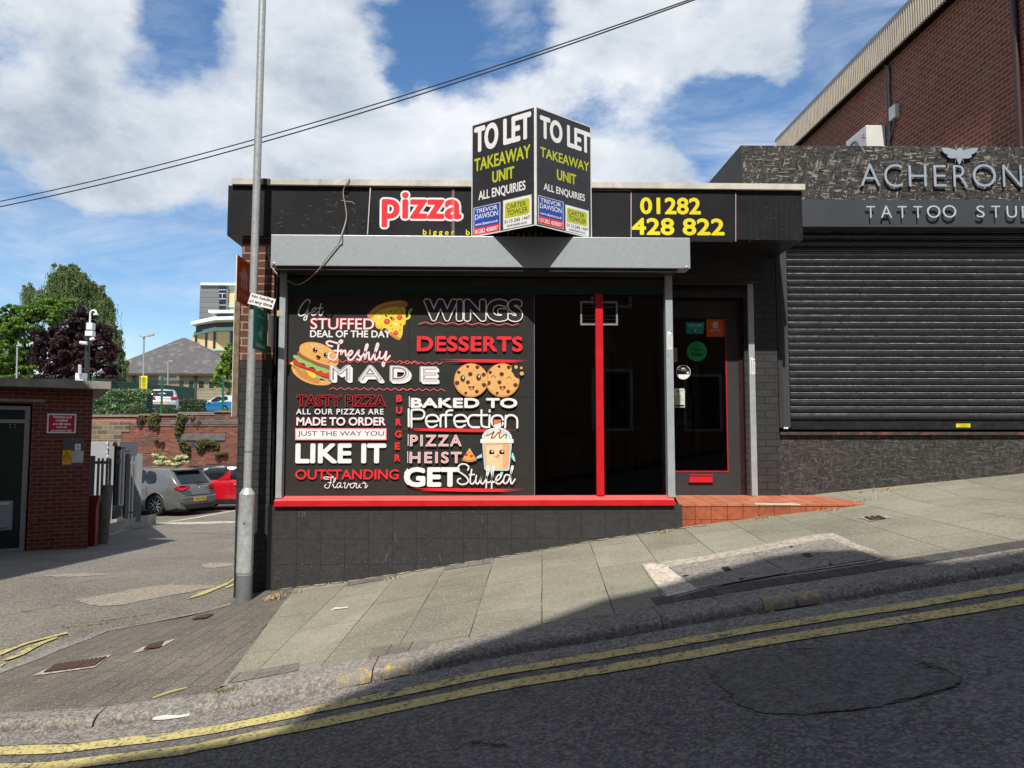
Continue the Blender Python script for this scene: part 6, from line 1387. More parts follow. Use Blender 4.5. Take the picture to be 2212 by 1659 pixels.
for k in range(13):
    z = lb0 + .06 + k * (lb1 - lb0 - .1) / 13; p = [SS.w(a, b_, o_) for a, b_, o_ in ((L0, z + .05, -.08), (la1 - .05, z + .05, -.08), (la1 - .05, z, -.045), (L0, z, -.045))]
    b.prism(p, Vector((0, 0, -.006)), M_ALU); q = [SS.w(a, b_, -.079) for a, b_ in ((L0, z - .02), (la1 - .05, z - .02), (la1 - .05, z + .02), (L0, z + .02))]; b.prism(q, ns * .001, M_SOF)
b.build('louvre_vent', sd)
def ssign(name, label, zf, ll, ur, m, m2=None, bd=.02, off=.012, parent=None):
    e = empty(name, SS.hit(*zf(*ll)), label, 'sign'); a0, b0 = sab(zf, *ll); a1, b1 = sab(zf, *ur)
    sbox('sign_panel', a0, a1, b0, b1, .001 + off - .01, off, m, e); 
    if m2: sbox('panel_face', a0 + bd, a1 - bd, b0 + bd, b1 - bd, off - .002, off + .002, m2, e)
    return e
def sart(zf, off): return Art(Surf(SS.O, us, (0, 0, 1), ns), zf, off)
MAR = flat('crimson', (.50, .012, .045))
e = ssign('parking_notice', 'crimson vehicles and contents notice with white border on the substation wall', Zs1, (688, 857), (1128, 575), W, MAR, .025)
a = sart(Zs1, .0165)
for t, x0, x1, y0, y1 in (('Vehicles and', 778, 1055, 602, 638), ('contents', 820, 1005, 655, 686), ('are left here', 780, 1043, 702, 738), ('entirely', 828, 992, 752, 790), ('at owners risk', 752, 1060, 800, 833)): a.text(t, (x0, y1), (x1, y0), W, .03, 0, .95)
a.done('lettering', e)
e = ssign('meter_board', 'bare grey metal backing board for the small notices on the substation wall', Zs1, (910, 1342), (1240, 920), mat('bare_grey_metal', (.10, .10, .10), .5, .3, .25, 5, dirt=.3, dirtcol=(.3, .3, .28)), None)
e = ssign('hazard_sign', 'yellow danger of death sign with black lightning triangle on the grey backing board', Zs1, (916, 1320), (1060, 1110), flat('amber', (.78, .42, .01)), None, off=.018)
a = sart(Zs1, .0195); a.poly([(985, 1122), (1050, 1230), (922, 1230)], BLK); a.poly([(985, 1138), (1036, 1222), (937, 1222)], flat('amber', (.78, .42, .01))); a.stroke([(992, 1150), (980, 1175), (995, 1178), (985, 1200)], 5, BLK, False); a.stroke([(965, 1205), (985, 1195), (1010, 1205)], 6, BLK, False)
a.text('DANGER OF DEATH', (928, 1262), (1046, 1248), BLK, 0); a.text('KEEP OUT', (950, 1286), (1020, 1274), BLK, 0); a.done('lettering', e)
e = ssign('warning_notice', 'small white triangle warning notice at the top of the grey backing board', Zs1, (1102, 1112), (1190, 1014), W, None, off=.016)
a = sart(Zs1, .0175); a.poly([(1146, 1024), (1176, 1078), (1116, 1078)], BLK); a.poly([(1146, 1034), (1169, 1073), (1123, 1073)], W); a.stroke([(1150, 1040), (1143, 1054), (1149, 1056), (1145, 1068)], 4, BLK, False); a.stroke([(1115, 1090), (1178, 1090)], 2, GREY, False); a.stroke([(1122, 1100), (1172, 1100)], 2, GREY, False); a.done('lettering', e)
e = ssign('site_notice', 'white street name and address notice at lower right of the backing board', Zs1, (1058, 1292), (1232, 1120), flat('notice_white', (.60, .61, .62)), None, off=.017)
a = sart(Zs1, .0185); a.text('Peel Street', (1075, 1152), (1162, 1134), BLUE, 0)
for i, (x1, y) in enumerate(((1180, 1165), (1120, 1183), (1130, 1225), (1180, 1240), (1150, 1255), (1180, 1270))): a.stroke([(1072, y), (x1, y)], 5, GREY, False)
a.stroke([(1066, 1205), (1225, 1205)], 1.5, BLK, False); a.done('lettering', e)
# occluding neighbours behind and beside the camera: real buildings that cast the street's shade
M_OPP = brick_mat('opposite_brick', [(.16, .07, .045), (.22, .10, .06)], (.3, .26, .2), mw=.012)
M_SLT = mat('slate_roof', (.07, .07, .075), .7, 0, .3, 8)
M_OPG = mat('sash_glass', (.02, .022, .025), .08); M_OPW = mat('white_frame', (.6, .6, .58), .5)
nb = empty('gabled_house', (-9, 6, -1.8), 'brick gabled house beside the substation just outside the picture', 'house')
b = MB(); gx = [(-7.75, 7.55), (-7.75, -2), (-17, -2), (-17, 7.55), (-12.4, 10.2)]
y0, y1 = 3.2, 10.45
b.prism([(x, y0, z) for x, z in gx], (0, y1 - y0, 0), M_OPP); b.build('wall', nb)
b = MB()
for s_, (xa, za), (xb, zb__) in ((1, (-7.55, 7.50), (-12.4, 10.30)), (1, (-17.2, 7.50), (-12.4, 10.30))): b.prism([(xa, y0 - .2, za), (xb, y0 - .2, zb__), (xb, y0 - .2, zb__ + .12), (xa, y0 - .2, za + .12)], (0, y1 - y0 + .25, 0), M_SLT)
b.build('roof', nb)
T_ = 1.5
pr = [(-14, 9.3), (-4.6, 9.3)]
def occ(px, py, fn, y_o):
    g = G(px, py, fn); t = g.y - y_o; return (g.x - .13 * t, g.z + T_ * t)
YO_ = -3.7
prof_px = [(161, 1655), (317, 1623), (594, 1583), (700, 1520), (800, 1460), (1080, 1375), (1296, 1296), (1428, 1268), (1545, 1236), (1648, 1207), (1736, 1194), (1840, 1190), (1882, 1194), (1944, 1212), (2060, 1216), (2212, 1190)]
pts = []
for px, py in prof_px:
    fn = zroad if py > 1455 and px < 790 else zpave
    pts.append(occ(px, py, fn, YO_))
pts.sort(); pts = [(-22, pts[0][1]), (pts[0][0] - .5, pts[0][1])] + pts + [(pts[-1][0] + .6, pts[-1][1]), (22, pts[-1][1] - .2)]
ob = empty('opposite_building', (0, YO_, -1.3), 'tall brick terrace across the street behind the viewer with stepped roofline', 'building')
b = MB(); outline = pts + [(22, -2.5), (-22, -2.5)]
b.prism([(x, YO_, z) for x, z in outline], (0, -.35, 0), M_OPP); b.build('wall', ob)
MB().box((-22, YO_ - 8, -2.5), (22, YO_ - .35, min(z for x, z in pts) - .6), M_OPP).build('wall', ob)
for i in range(-5, 6):
    for z0 in (0.2, 3.2, 5.9):
        x = i * 2.6 + .4; f_ = MB().box((x - .5, YO_ - .02, z0), (x + .5, YO_ + .03, z0 + 1.5), M_OPW).build('window', ob); MB().box((x - .43, YO_ + .031, z0 + .07), (x + .43, YO_ + .034, z0 + 1.43), M_OPG).build('pane', f_)

# ------------------------------------------------------------ yard fence, gate and posts
M_GALD = mat('aged_galvanised', (.27, .29, .30), .5, .3, .25, 25, .1)
M_DKG = mat('charcoal_gate_steel', (.03, .032, .034), .5, .2)
def vpt(x, y, Y): return ray_at(*Z2(x, y), Y)
def pale(name, px, ptop, pbot, Y, w_, parent, m=M_GALD, zf=Z2, pointed=True):
    t, l = ray_at(*zf(px, ptop), Y), ray_at(*zf(px + (0 if ptop > pbot else -6), pbot), Y); x = (t.x + l.x) / 2; h = w_ / 2
    pts = [(x - h, Y, l.z), (x + h, Y, l.z), (x + h, Y, t.z - .08), (x + h * .45, Y, t.z - .02), (x, Y, t.z - .05), (x - h * .45, Y, t.z - .02), (x - h, Y, t.z - .08)] if pointed else [(x - h, Y, l.z), (x + h, Y, l.z), (x + h, Y, t.z), (x - h, Y, t.z)]
    b = MB(); b.prism(pts, (0, .003, 0), m)
    if pointed: b.prism([(x - .008, Y - .012, l.z), (x + .008, Y - .012, l.z), (x + .008, Y - .012, t.z - .1), (x - .008, Y - .012, t.z - .1)], (0, .012, 0), m)
    return b.build(name, parent)
YFN = 18.4
f1_ = empty('palisade_fence', ray_at(*Z2(800, 1200), YFN), 'galvanised palisade fence with pointed pales beside the substation wall', 'fence')
for i, x in enumerate((787, 820, 857, 882)): pale('pale', x, 655 + i, 1225 - i * 14, YFN, .062, f1_)
pale('post', 740, 650, 1240, YFN, .11, f1_, pointed=False)
b = MB()
for y in (700, 1150):
    p, q = vpt(720, y, YFN + .02), vpt(890, y - 6, YFN + .02); b.box((p.x, YFN + .005, p.z - .025), (q.x, YFN + .03, p.z + .025), M_GALD)
b.build('rail', f1_)
pale('pale', 710, 940, 1200, YFN, .05, f1_)
YG2 = 20.2
f2_ = empty('palisade_fence', ray_at(*Z2(1070, 1150), YG2), 'galvanised palisade fence section between the gate post and the grey car', 'fence')
for i, x in enumerate((1034, 1060, 1087, 1107)): pale('pale', x, 640 + (i % 2) * 6, 1160 + i * 4, YG2, .042, f2_)
pale('post', 1118, 632, 1180, YG2 - .03, .15, f2_, pointed=False)
b = MB()
for y in (705, 1105):
    p, q = vpt(1020, y, YG2 + .02), vpt(1125, y, YG2 + .02); b.box((p.x, YG2 + .005, p.z - .025), (q.x, YG2 + .03, p.z + .025), M_GALD)
b.build('rail', f2_)
gt = empty('yard_gate', vpt(940, 1150, 19.2), 'steel yard gate with charcoal mast and galvanised leaf stack behind the bollard', 'gate')
def gbox(name, x0, y0, x1, y1, Y, d, m): p, q = vpt(x0, y1, Y), vpt(x1, y0, Y); return MB().box((p.x, Y, p.z), (q.x, Y + d, q.z), m).build(name, gt, .004)
gbox('gate_mast', 898, 572, 940, 1160, 19.0, .2, M_DKG); gbox('gate_leaf', 940, 640, 965, 1050, 19.1, .06, M_GALD); gbox('gate_leaf', 965, 603, 990, 1040, 19.05, .05, mat('bright_galvanised', (.55, .56, .54), .5, .2, .2, 12)); gbox('gate_mast', 990, 632, 1020, 1155, 19.0, .2, M_DKG)
gbox('gate_latch', 932, 680, 965, 712, 18.98, .06, M_GALD); gbox('gate_motor', 900, 1050, 975, 1110, 18.95, .2, M_GALD); gbox('gate_motor', 898, 1082, 975, 1140, 18.9, .25, mat('motor_cover', (.2, .21, .22), .5)); gbox('gate_top_guide', 938, 580, 975, 600, 19.02, .2, M_DKG); gbox('gate_sensor', 995, 607, 1030, 618, 19.0, .1, M_DKG)
b = MB(); p = vpt(928, 553, 19.1); b.lathe((p.x, 19.1, p.z - .06), [(.06, 0), (.062, .05), (.045, .10), (.0, .12)], mat('beacon_orange', (.75, .12, .02), .25), 14); b.build('beacon', gt)
yk = [vpt(866, 1200, 18.4), vpt(1088, 1160, 20.1)]
b = MB(); b.prism([(yk[0].x, 18.4, -2.5), (yk[1].x, 20.1, -2.5), (yk[1].x, 20.1, yk[1].z + .0), (yk[0].x, 18.4, yk[0].z + .0)], (-.1, 1.5, 0), M_SLABC); tag(b.build('yard_plinth'), 'low concrete plinth under the gate and palisade fence', 'plinth')
cbn = empty('equipment_cabinet', vpt(800, 800, 22), 'large pale grey metal equipment cabinet behind the palisade fence', 'cabinet')
p, q = vpt(700, 1190, 22), vpt(868, 538, 22); M_CBN = mat('grey_cabinet', (.34, .36, .36), .5, 0, .06, 3); MB().box((p.x - .6, 22, -2.5), (q.x, 23.2, q.z), M_CBN).build('casing', cbn, .01)
MB().box((q.x, 22.05, -2.5), (q.x + .30, 23.2, q.z + .01), mat('grey_cabinet_side', (.27, .285, .285), .55, 0, .2, 8)).build('end_panel', cbn)
a = Art(facade(21.995), Z2, .001)
for x, y, w_, h_ in ((862, 545, 12, 20), (868, 580, 8, 14), (860, 620, 14, 10), (866, 650, 10, 22), (858, 690, 14, 18)): a.ell(x, y, w_ / 2, h_ / 2, W, n=7)
a.poly([(760, 688), (808, 688), (808, 704), (760, 704)], flat('label_white', (.6, .65, .66))); a.text('R  S', (765, 701), (790, 691), BLUE); a.poly([(720, 706), (870, 706), (870, 712), (720, 712)], BLK); a.done('cabinet_markings', cbn)
# red steel post and bollard
g = G(*Z2(722, 1378), zside); rp = empty('red_steel_post', g, 'flared dark red steel post at the substation corner', 'post')
YRP = g.y; t, l = ray_at(*Z2(742, 970), YRP), ray_at(*Z2(722, 1376), YRP); xx = l.x + .02
M_RST = mat('dark_red_steel', (.17, .018, .016), .6, 0, .25, 14, .2)
b = MB(); b.box((xx - .07, YRP, g.z - .1), (xx + .05, YRP + .012, t.z - .22), M_RST); b.box((xx + .05, YRP, g.z - .1), (xx + .075, YRP + .12, t.z - .22), M_RST)
b.prism([(xx - .07, YRP, t.z - .22), (xx + .075, YRP, t.z - .22), (xx + .13, YRP, t.z), (xx - .09, YRP, t.z)], (0, .12, 0), M_RST); b.build('channel', rp)
g = G(*Z2(818, 1358), zside); YBL = g.y; t = ray_at(*Z2(835, 965), YBL); w0 = (ray_at(*Z2(868, 1200), YBL) - ray_at(*Z2(775, 1200), YBL)).x / 2
bo = empty('concrete_bollard', g, 'thick grey concrete bollard leaning beside the red steel post', 'bollard')
MB().lathe((g.x, YBL, g.z), [(w0, -.1), (w0 * 1.0, .6), (w0 * .9, 1.2), (w0 * .78, t.z - g.z - .12), (w0 * .5, t.z - g.z - .03), (0, t.z - g.z)], mat('rough_bollard', (.13, .115, .095), .95, 0, .3, 6, .8, 30), 22, (.06, 0, 1)).build('shaft', bo)

# ------------------------------------------------------------ retaining wall
YW = 31.0
M_RB = brick_mat('old_red_brick', [(.16, .050, .034), (.26, .085, .055), (.21, .062, .042), (.10, .042, .035), (.30, .11, .07)], (.23, .14, .11), mw=.016, rough=.9, bump=.8, dark=.9, darkcol=(.055, .042, .038), white=.45)
M_NB = brick_mat('newer_red_brick', [(.38, .08, .05), (.45, .12, .08), (.33, .06, .04)], (.48, .36, .28), mw=.016)
M_STN = brick_mat('sandstone_blocks', [(.15, .125, .08), (.26, .21, .12), (.10, .088, .07), (.20, .15, .085), (.07, .065, .06)], (.30, .26, .19), size=(.43, .185), mw=.03, rough=.9, bump=1.2, dark=.5, darkcol=(.07, .06, .05))
M_STG = mat('grey_stone', (.135, .13, .118), .9, 0, .3, 4, .8, 18, .2, dirt=.4, dirtcol=(.06, .055, .05))
rw = empty('retaining_wall', (-12, YW, -2.4), 'old red brick and sandstone retaining wall with stepped coping behind the parked cars', 'wall')
K4 = Z(360, 1480, 600)
def kp(x, y, Y=YW): return ray_at(*K4(x, y), Y)
def kbox(name, x0, y0, x1, y1, m, d0=0.0, d1=.4, bev=0, par=rw):
    p, q = kp(x0, y1), kp(x1, y0); return MB().box((p.x, YW - d0, p.z), (q.x, YW + d1, q.z), m).build(name, par, bev)
for i, (x0, x1, yt, yb__) in enumerate(((-1200, 745, 666, 684), (745, 1302, 646, 660), (1302, 1845, 619, 636), (1845, 3600, 600, 612))):
    p, q = kp(x0, yb__), kp(x1, yb__); z0_ = kp(0, 684).z
    if i == 0: MB().box((p.x - 5, YW, -2.7), (kp(3600, 684).x, YW + .4, z0_ - .07), M_RB).build('brickwork', rw)
    else: MB().box((p.x, YW, z0_ - .07), (q.x, YW + .4, q.z - .07), M_RB).build('brickwork', rw)
    p, q = kp(x0, yb__), kp(x1, yt); MB().box((p.x, YW - .06, q.z - .07), (q.x - .01, YW + .46, q.z), mat('coping_stone', (.22, .18, .12), .9, 0, .2, 6, .4)).build('coping', rw)
kbox('newer_brickwork', -1200, 705, 690, 770, M_NB, .004, .1); kbox('stone_panel', -1200, 775, 590, 915, M_STN, .03, .1); kbox('stone_panel', -1200, 915, 470, 1060, M_STN, .03, .1)
kbox('stone_band', 1180, 742, 3600, 808, M_STG, .05, .1, .02); kbox('stone_band', 600, 770, 1180, 812, M_STG, .015, .1, .02); kbox('stone_lintel', 1280, 945, 2000, 1043, M_STG, .04, .1, .02); kbox('stone_lintel', 1490, 1050, 1900, 1140, mat('black_stone', (.05, .045, .045), .9), .006, .1)
kbox('brick_course', 640, 812, 2400, 828, mat('orange_brick_course', (.32, .10, .06), .85, 0, .35, 5, dirt=.9, dirtcol=(.2, .15, .12)), .03, .1)
# leaves helper
def leaf_cloud(n, boxes, size, r_, droop=0.0):
    """boxes: list of (cx,cy,cz,rx,ry,rz,weight); returns verts/faces of small leaf quads"""
    vs = []; fs = []; tot = sum(b_[6] for b_ in boxes); 
    for _ in range(n):
        t = r_.uniform(0, tot); k = 0
        while t > boxes[k][6]: t -= boxes[k][6]; k += 1
        cx, cy, cz, rx, ry, rz, _w = boxes[k]
        u = Vector((r_.gauss(0, 1), r_.gauss(0, 1), r_.gauss(0, 1))).normalized() * (r_.random() ** .35)
        c = Vector((cx + u.x * rx, cy + u.y * ry, cz + u.z * rz))
        s_ = size * r_.uniform(.6, 1.4); a = Vector((r_.gauss(0, 1), r_.gauss(0, 1), r_.gauss(0, .7))).normalized(); b_ = a.orthogonal().normalized()
        b_ = (b_ + a.cross(b_) * r_.gauss(0, 1)).normalized()
        if droop: b_ = (b_ + Vector((0, 0, -droop))).normalized(); a = b_.orthogonal().normalized()
        i = len(vs); vs += [c - b_ * s_ * (1 + droop), c + a * s_ * .55, c + b_ * s_ * (1 + droop), c - a * s_ * .55]; fs.append((i, i + 1, i + 2, i + 3))
    return vs, fs
def leafmat(name, c1, c2, c3=None, rough=.6):
    m, nt, bs = _nt(name); v = coords(nt)
    i = nt.nodes.new('ShaderNodeNewGeometry'); rnd = i.outputs['Random Per Island']
    col = ramp(nt, rnd, [(0, c1), (.6, c2), (1, c3 or c2)])
    col = mix_rgb(nt, 1.0, col, ramp(nt, noise_n(nt, v, .9, 4, .6), [(.3, .7), (.7, 1.25)]), 'MULTIPLY')
    nt.links.new(col, bs.inputs['Base Color']); bs.inputs['Roughness'].default_value = rough; bs.inputs['Specular IOR Level'].default_value = .35
    tr = nt.nodes.new('ShaderNodeBsdfTranslucent'); nt.links.new(col, tr.inputs[0]); mx = nt.nodes.new('ShaderNodeMixShader'); mx.inputs[0].default_value = .25
    nt.links.new(bs.outputs[0], mx.inputs[1]); nt.links.new(tr.outputs[0], mx.inputs[2]); nt.links.new(mx.outputs[0], nt.nodes['Material Output'].inputs[0]); return m
L_GRN = leafmat('maple_leaves', (.05, .11, .012), (.12, .23, .025), (.22, .34, .05)); L_PUR = leafmat('copper_leaves', (.022, .010, .014), (.05, .020, .024), (.11, .055, .05))
L_BIR = leafmat('birch_leaves', (.05, .08, .022), (.10, .15, .045), (.20, .25, .09)); L_HED = leafmat('hedge_leaves', (.05, .09, .028), (.13, .20, .06), (.34, .42, .18)); L_HED2 = leafmat('dull_hedge_leaves', (.045, .055, .022), (.10, .12, .05), (.17, .17, .09))
L_LIM = leafmat('lime_leaves', (.10, .19, .02), (.24, .38, .04), (.38, .50, .09)); L_IVY = leafmat('ivy_leaves', (.06, .075, .02), (.15, .17, .055), (.26, .24, .11)); L_DRY = leafmat('dry_leaves', (.10, .06, .035), (.20, .12, .06), (.28, .2, .1)); L_FLW = leafmat('cream_flowers', (.60, .60, .36), (.78, .76, .52))
def plant(name, label, cat, boxes_px, Y, n, size, m, seed, group=None, zf=K4, th=.16, wall=True):
    r_ = random.Random(seed); bx_ = []
    for (x, y, rx, ry, w_) in boxes_px:
        c = ray_at(*zf(x, y), Y); e_ = ray_at(*zf(x + rx, y + ry), Y); bx_.append((c.x, Y - th * .4, c.z, abs(e_.x - c.x), th, abs(e_.z - c.z), w_))
    vs, fs = leaf_cloud(n, bx_, size, r_); b = MB(); b.recalc = False; b.add(vs, fs, m); return tag(b.build(name), label, cat, group)
GI = 'climbing plants growing on the retaining wall'
plant('wall_creeper', 'olive creeper hanging from the wall coping below the middle fence post', 'creeper', ((960, 700, 90, 70, 3), (930, 780, 80, 60, 2), (990, 830, 50, 40, 1)), YW, 900, .035, L_IVY, 1, GI)
plant('wall_creeper', 'long creeper trailing from the coping down to the stone lintel end', 'creeper', ((1370, 700, 90, 50, 2), (1340, 780, 70, 60, 2), (1320, 850, 60, 50, 2), (1305, 925, 45, 45, 1.5), (1520, 700, 40, 25, .5), (1600, 765, 90, 15, .5)), YW, 1300, .035, L_IVY, 2, GI)
plant('wall_creeper', 'dry brown creeper below the coping at the sandstone edge', 'creeper', ((770, 720, 70, 55, 3), (740, 770, 50, 30, 1)), YW, 500, .03, L_DRY, 3, GI)
plant('wall_creeper', 'small brown creeper patch in the middle of the brick wall', 'creeper', ((1000, 1030, 60, 25, 2), (1070, 1060, 35, 35, 1)), YW, 350, .03, L_DRY, 4, GI)
plant('wall_creeper', 'withered brown creeper patch right of the orange beacon', 'creeper', ((560, 1130, 60, 45, 2), (640, 1110, 50, 20, 1)), YW, 350, .03, L_DRY, 5, GI)
plant('wall_creeper', 'green ivy clump under the left end of the stone lintel', 'creeper', ((1380, 1090, 60, 55, 3), (1430, 1150, 60, 55, 3), (1450, 1215, 40, 40, 1.5)), YW, 1100, .04, L_IVY, 6, GI)
plant('wall_creeper', 'wide green ivy clump under the right half of the stone lintel', 'creeper', ((1640, 1110, 80, 90, 3), (1720, 1070, 90, 55, 3), (1820, 1080, 70, 45, 2), (1890, 1120, 30, 50, .6)), YW, 1500, .04, L_IVY, 7, GI)
plant('wall_creeper', 'low yellow green ivy clump above the red car roof', 'creeper', ((1900, 1240, 60, 35, 2), (1990, 1230, 60, 25, 1)), YW, 450, .035, L_IVY, 8, GI)
fl = plant('elder_bush', 'elder bush with cream flower heads rising behind the grey car', 'bush', ((1000, 1290, 60, 40, 1), (1080, 1320, 80, 60, 2), (1310, 1320, 80, 60, 2), (1390, 1300, 70, 50, 2), (1200, 1400, 200, 40, 2)), YW - 1.6, 900, .05, L_LIM, 9)
r_ = random.Random(4); b = MB(); b.recalc = False; bx_ = []
for x, y in ((960, 1250), (1060, 1283), (1000, 1345), (985, 1365), (1140, 1350), (1160, 1385), (1320, 1275), (1280, 1305), (1380, 1262), (1400, 1290), (1300, 1370), (1410, 1350), (1030, 1375), (1250, 1395)):
    c = ray_at(*K4(x, y), YW - 1.9); bx_.append((c.x, c.y, c.z, .14, .12, .045, 1))
vs, fs = leaf_cloud(900, bx_, .028, r_); b.add(vs, fs, L_FLW); b.build('flower_heads', fl)
# mesh fence on the wall
fe = empty('mesh_fence', (-12, YW + .2, .9), 'green wire mesh fence with square posts on top of the retaining wall', 'fence')
M_FG = mat('green_fence_paint', (.008, .13, .065), .45, 0, .1); Z1k = Z1
tops = (1008, 1008, 1015); xs_f = []
for i, (x, yt, ybm) in enumerate(((744, 1008, 1330), (1302, 1008, 1318), (1792, 1015, 1300))):
    p, t = ray_at(*Z1(x, ybm), YW + .2), ray_at(*Z1(x, yt), YW + .2); xs_f.append((t.x + p.x) / 2); MB().box((xs_f[-1] - .035, YW + .17, p.z - .05), (xs_f[-1] + .035, YW + .23, t.z), M_FG).build('post', fe)
M_WIRE = mat('green_wire', (.006, .075, .042), .5)
z0f, z1f = ray_at(*Z1(1302, 1318), YW + .2).z, ray_at(*Z1(1302, 1030), YW + .2).z
xl, xr_ = xs_f[0] - 6, xs_f[2] + 3
b = MB(); b.recalc = False
def thin(a, c, w_, vert):
    x0, z0 = a; x1, z1 = c; Y = YW + .165
    if vert: b.add([(x0 - w_, Y, z0), (x0 + w_, Y, z0), (x0 + w_, Y, z1), (x0 - w_, Y, z1), (x0, Y + .01, z0), (x0, Y + .01, z1)], [(0, 1, 2, 3), (1, 4, 5, 2), (4, 0, 3, 5)], M_WIRE)
    else: b.add([(x0, Y, z0 - w_), (x1, Y, z0 - w_), (x1, Y, z0 + w_), (x0, Y, z0 + w_), (x0, Y + .01, z0), (x1, Y + .01, z0)], [(0, 1, 2, 3), (0, 4, 5, 1), (3, 2, 5, 4)], M_WIRE)
x = xl
while x < xr_: thin((x, z0f), (x, z1f), .0035, True); x += .085
z = z0f
while z < z1f: thin((xl, z), (xr_, z), .0045, False); z += .115
b.build('mesh_panel', fe)

# ------------------------------------------------------------ upper car park
def upt(x, y, Y, zf=Z1): return ray_at(*zf(x, y), Y)
hg = empty('hedge', upt(960, 1300, 38), 'dense clipped green hedge at the left of the upper car park', 'hedge')
def hedge(x0, y0, x1, y1, Y, d, n, size, m, root, seed):
    p, q = upt(x0, y1, Y), upt(x1, y0, Y); r_ = random.Random(seed); b = MB(); b.recalc = False
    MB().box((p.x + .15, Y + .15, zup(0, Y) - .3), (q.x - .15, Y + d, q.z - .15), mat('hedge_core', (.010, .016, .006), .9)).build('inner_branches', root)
    bx_ = []; k = max(3, int((q.x - p.x) / .45))
    for i in range(k):
        for j in range(4):
            cx = p.x + (q.x - p.x) * (i + .5) / k; cz = p.z + (q.z - p.z) * (j + .5) / 4
            bx_.append((cx, Y + .15 + r_.uniform(-.08, .08), cz + r_.uniform(-.05, .05), .42, .25, (q.z - p.z) / 6, 1))
        bx_.append((cx, Y + d * .5, q.z - .05, .42, d * .5, .12, 1))
    vs, fs = leaf_cloud(n, bx_, size, r_); b.add(vs, fs, m); b.build('leaves', root)
hedge(600, 1122, 1145, 1330, 36, 1.5, 12000, .055, L_HED, hg, 1)
hg2 = empty('hedge', upt(1540, 1290, 52), 'low dull green hedge between the silver car and the blue car', 'hedge'); hedge(1440, 1205, 1610, 1320, 54, 1.5, 4500, .07, L_HED2, hg2, 2)
tag(MB().build('x') if False else plant('garden_grass', 'long dry grass stems along the wall top by the silver car', 'grass', ((1080, 1290, 70, 30, 1), (1330, 1290, 90, 35, 2)), YW + .9, 500, .05, L_HED2, 12, None, Z1), kind='stuff')
# dark green screen fence
df = empty('screen_fence', upt(1200, 1150, 62), 'tall dark green slatted screen fence in front of the low building', 'fence')
M_DGF = mat('dark_green_slats', (.006, .028, .020), .6, 0, .3, 5)
def fence_run(x0, yt0, yb0, x1, yt1, yb1, Y0, Y1, n):
    b = MB(); a0, a1 = upt(x0, yt0, Y0), upt(x1, yt1, Y1); c0_, c1_ = upt(x0, yb0, Y0), upt(x1, yb1, Y1)
    for i in range(n):
        s_, e_ = i / n, (i + .72) / n; p = a0.lerp(a1, s_); q = a0.lerp(a1, e_); r0_ = c0_.lerp(c1_, s_); r1_ = c0_.lerp(c1_, e_)
        b.prism([(p.x, p.y, r0_.z), (q.x, q.y, r1_.z), (q.x, q.y, q.z), (p.x, p.y, p.z)], (0, .05, 0), M_DGF)
    b.prism([(a0.x, a0.y + .06, c0_.z), (a1.x, a1.y + .06, c1_.z), (a1.x, a1.y + .06, a1.z - .08), (a0.x, a0.y + .06, a0.z - .08)], (0, .04, 0), mat('green_backing', (.004, .018, .013), .7))
    b.build('slats', df)
fence_run(740, 1028, 1200, 1120, 1070, 1200, 60, 62, 60); fence_run(1120, 1070, 1200, 1558, 1105, 1260, 62, 60, 62)
# low building with hipped slate roof
lb = empty('low_office', upt(1350, 1180, 88), 'low beige block office with hipped grey slate roof and white name board', 'building')
M_BEI = brick_mat('beige_block', [(.33, .28, .19), (.38, .32, .22), (.35, .30, .20)], (.26, .22, .15), size=(.45, .225), mw=.02, bump=.2)
M_RSL = brick_mat('grey_slates', [(.085, .082, .084), (.11, .105, .105), (.095, .09, .092), (.16, .15, .145)], (.05, .05, .05), size=(.5, .28), mw=.02, rough=.75, bump=.3)
Yl = 88; pL, pR = upt(880, 1200, Yl), upt(2200, 1200, Yl); ze = upt(1350, 995, Yl).z; zg_ = zup(0, Yl) - .5
MB().box((pL.x, Yl, zg_), (pR.x, Yl + 14, ze), M_BEI).build('wall', lb)
apx = upt(1470, 707, Yl + 7); eL, eR = upt(760, 995, Yl - .6), upt(1990, 995, Yl - .6)
b = MB(); b.recalc = False; E = [(eL.x, Yl - .6, ze), (eR.x, Yl - .6, ze), (eR.x, Yl + 14.6, ze), (eL.x, Yl + 14.6, ze)]
A_ = (apx.x - .1, Yl + 7, apx.z); B_ = (apx.x + .4, Yl + 7, apx.z)
b.add(E + [A_, B_], [(0, 1, 5, 4), (1, 2, 5), (2, 3, 4, 5), (3, 0, 4)], M_RSL); b.build('roof', lb)
MB().box((eL.x, Yl - .65, ze - .25), (eR.x, Yl - .5, ze), mat('brown_gutter', (.06, .04, .03), .6)).build('gutter', lb)
b = MB(); p = upt(1463, 975, Yl + 1); b.tube((p.x, Yl + 1, p.z - .3), (p.x, Yl + 1, upt(1463, 935, Yl + 1).z), .16, mat('dark_flue', (.02, .02, .02)), n=10); b.build('flue', lb)
M_WG = mat('office_glass', (.03, .04, .045), .1)
for x0, x1, y0, y1 in ((1440, 1478, 1055, 1110), (1520, 1558, 1055, 1110), (1600, 1642, 1055, 1112), (1682, 1722, 1055, 1112), (1195, 1275, 1048, 1080), (1060, 1115, 1045, 1080)):
    p, q = upt(x0, y1, Yl), upt(x1, y0, Yl); f_ = MB().box((p.x - .15, Yl - .04, p.z - .15), (q.x + .15, Yl - .005, q.z + .1), mat('stone_surround', (.30, .26, .18), .8)).build('window', lb); MB().box((p.x, Yl - .05, p.z), (q.x, Yl - .041, q.z), M_WG).build('pane', f_)
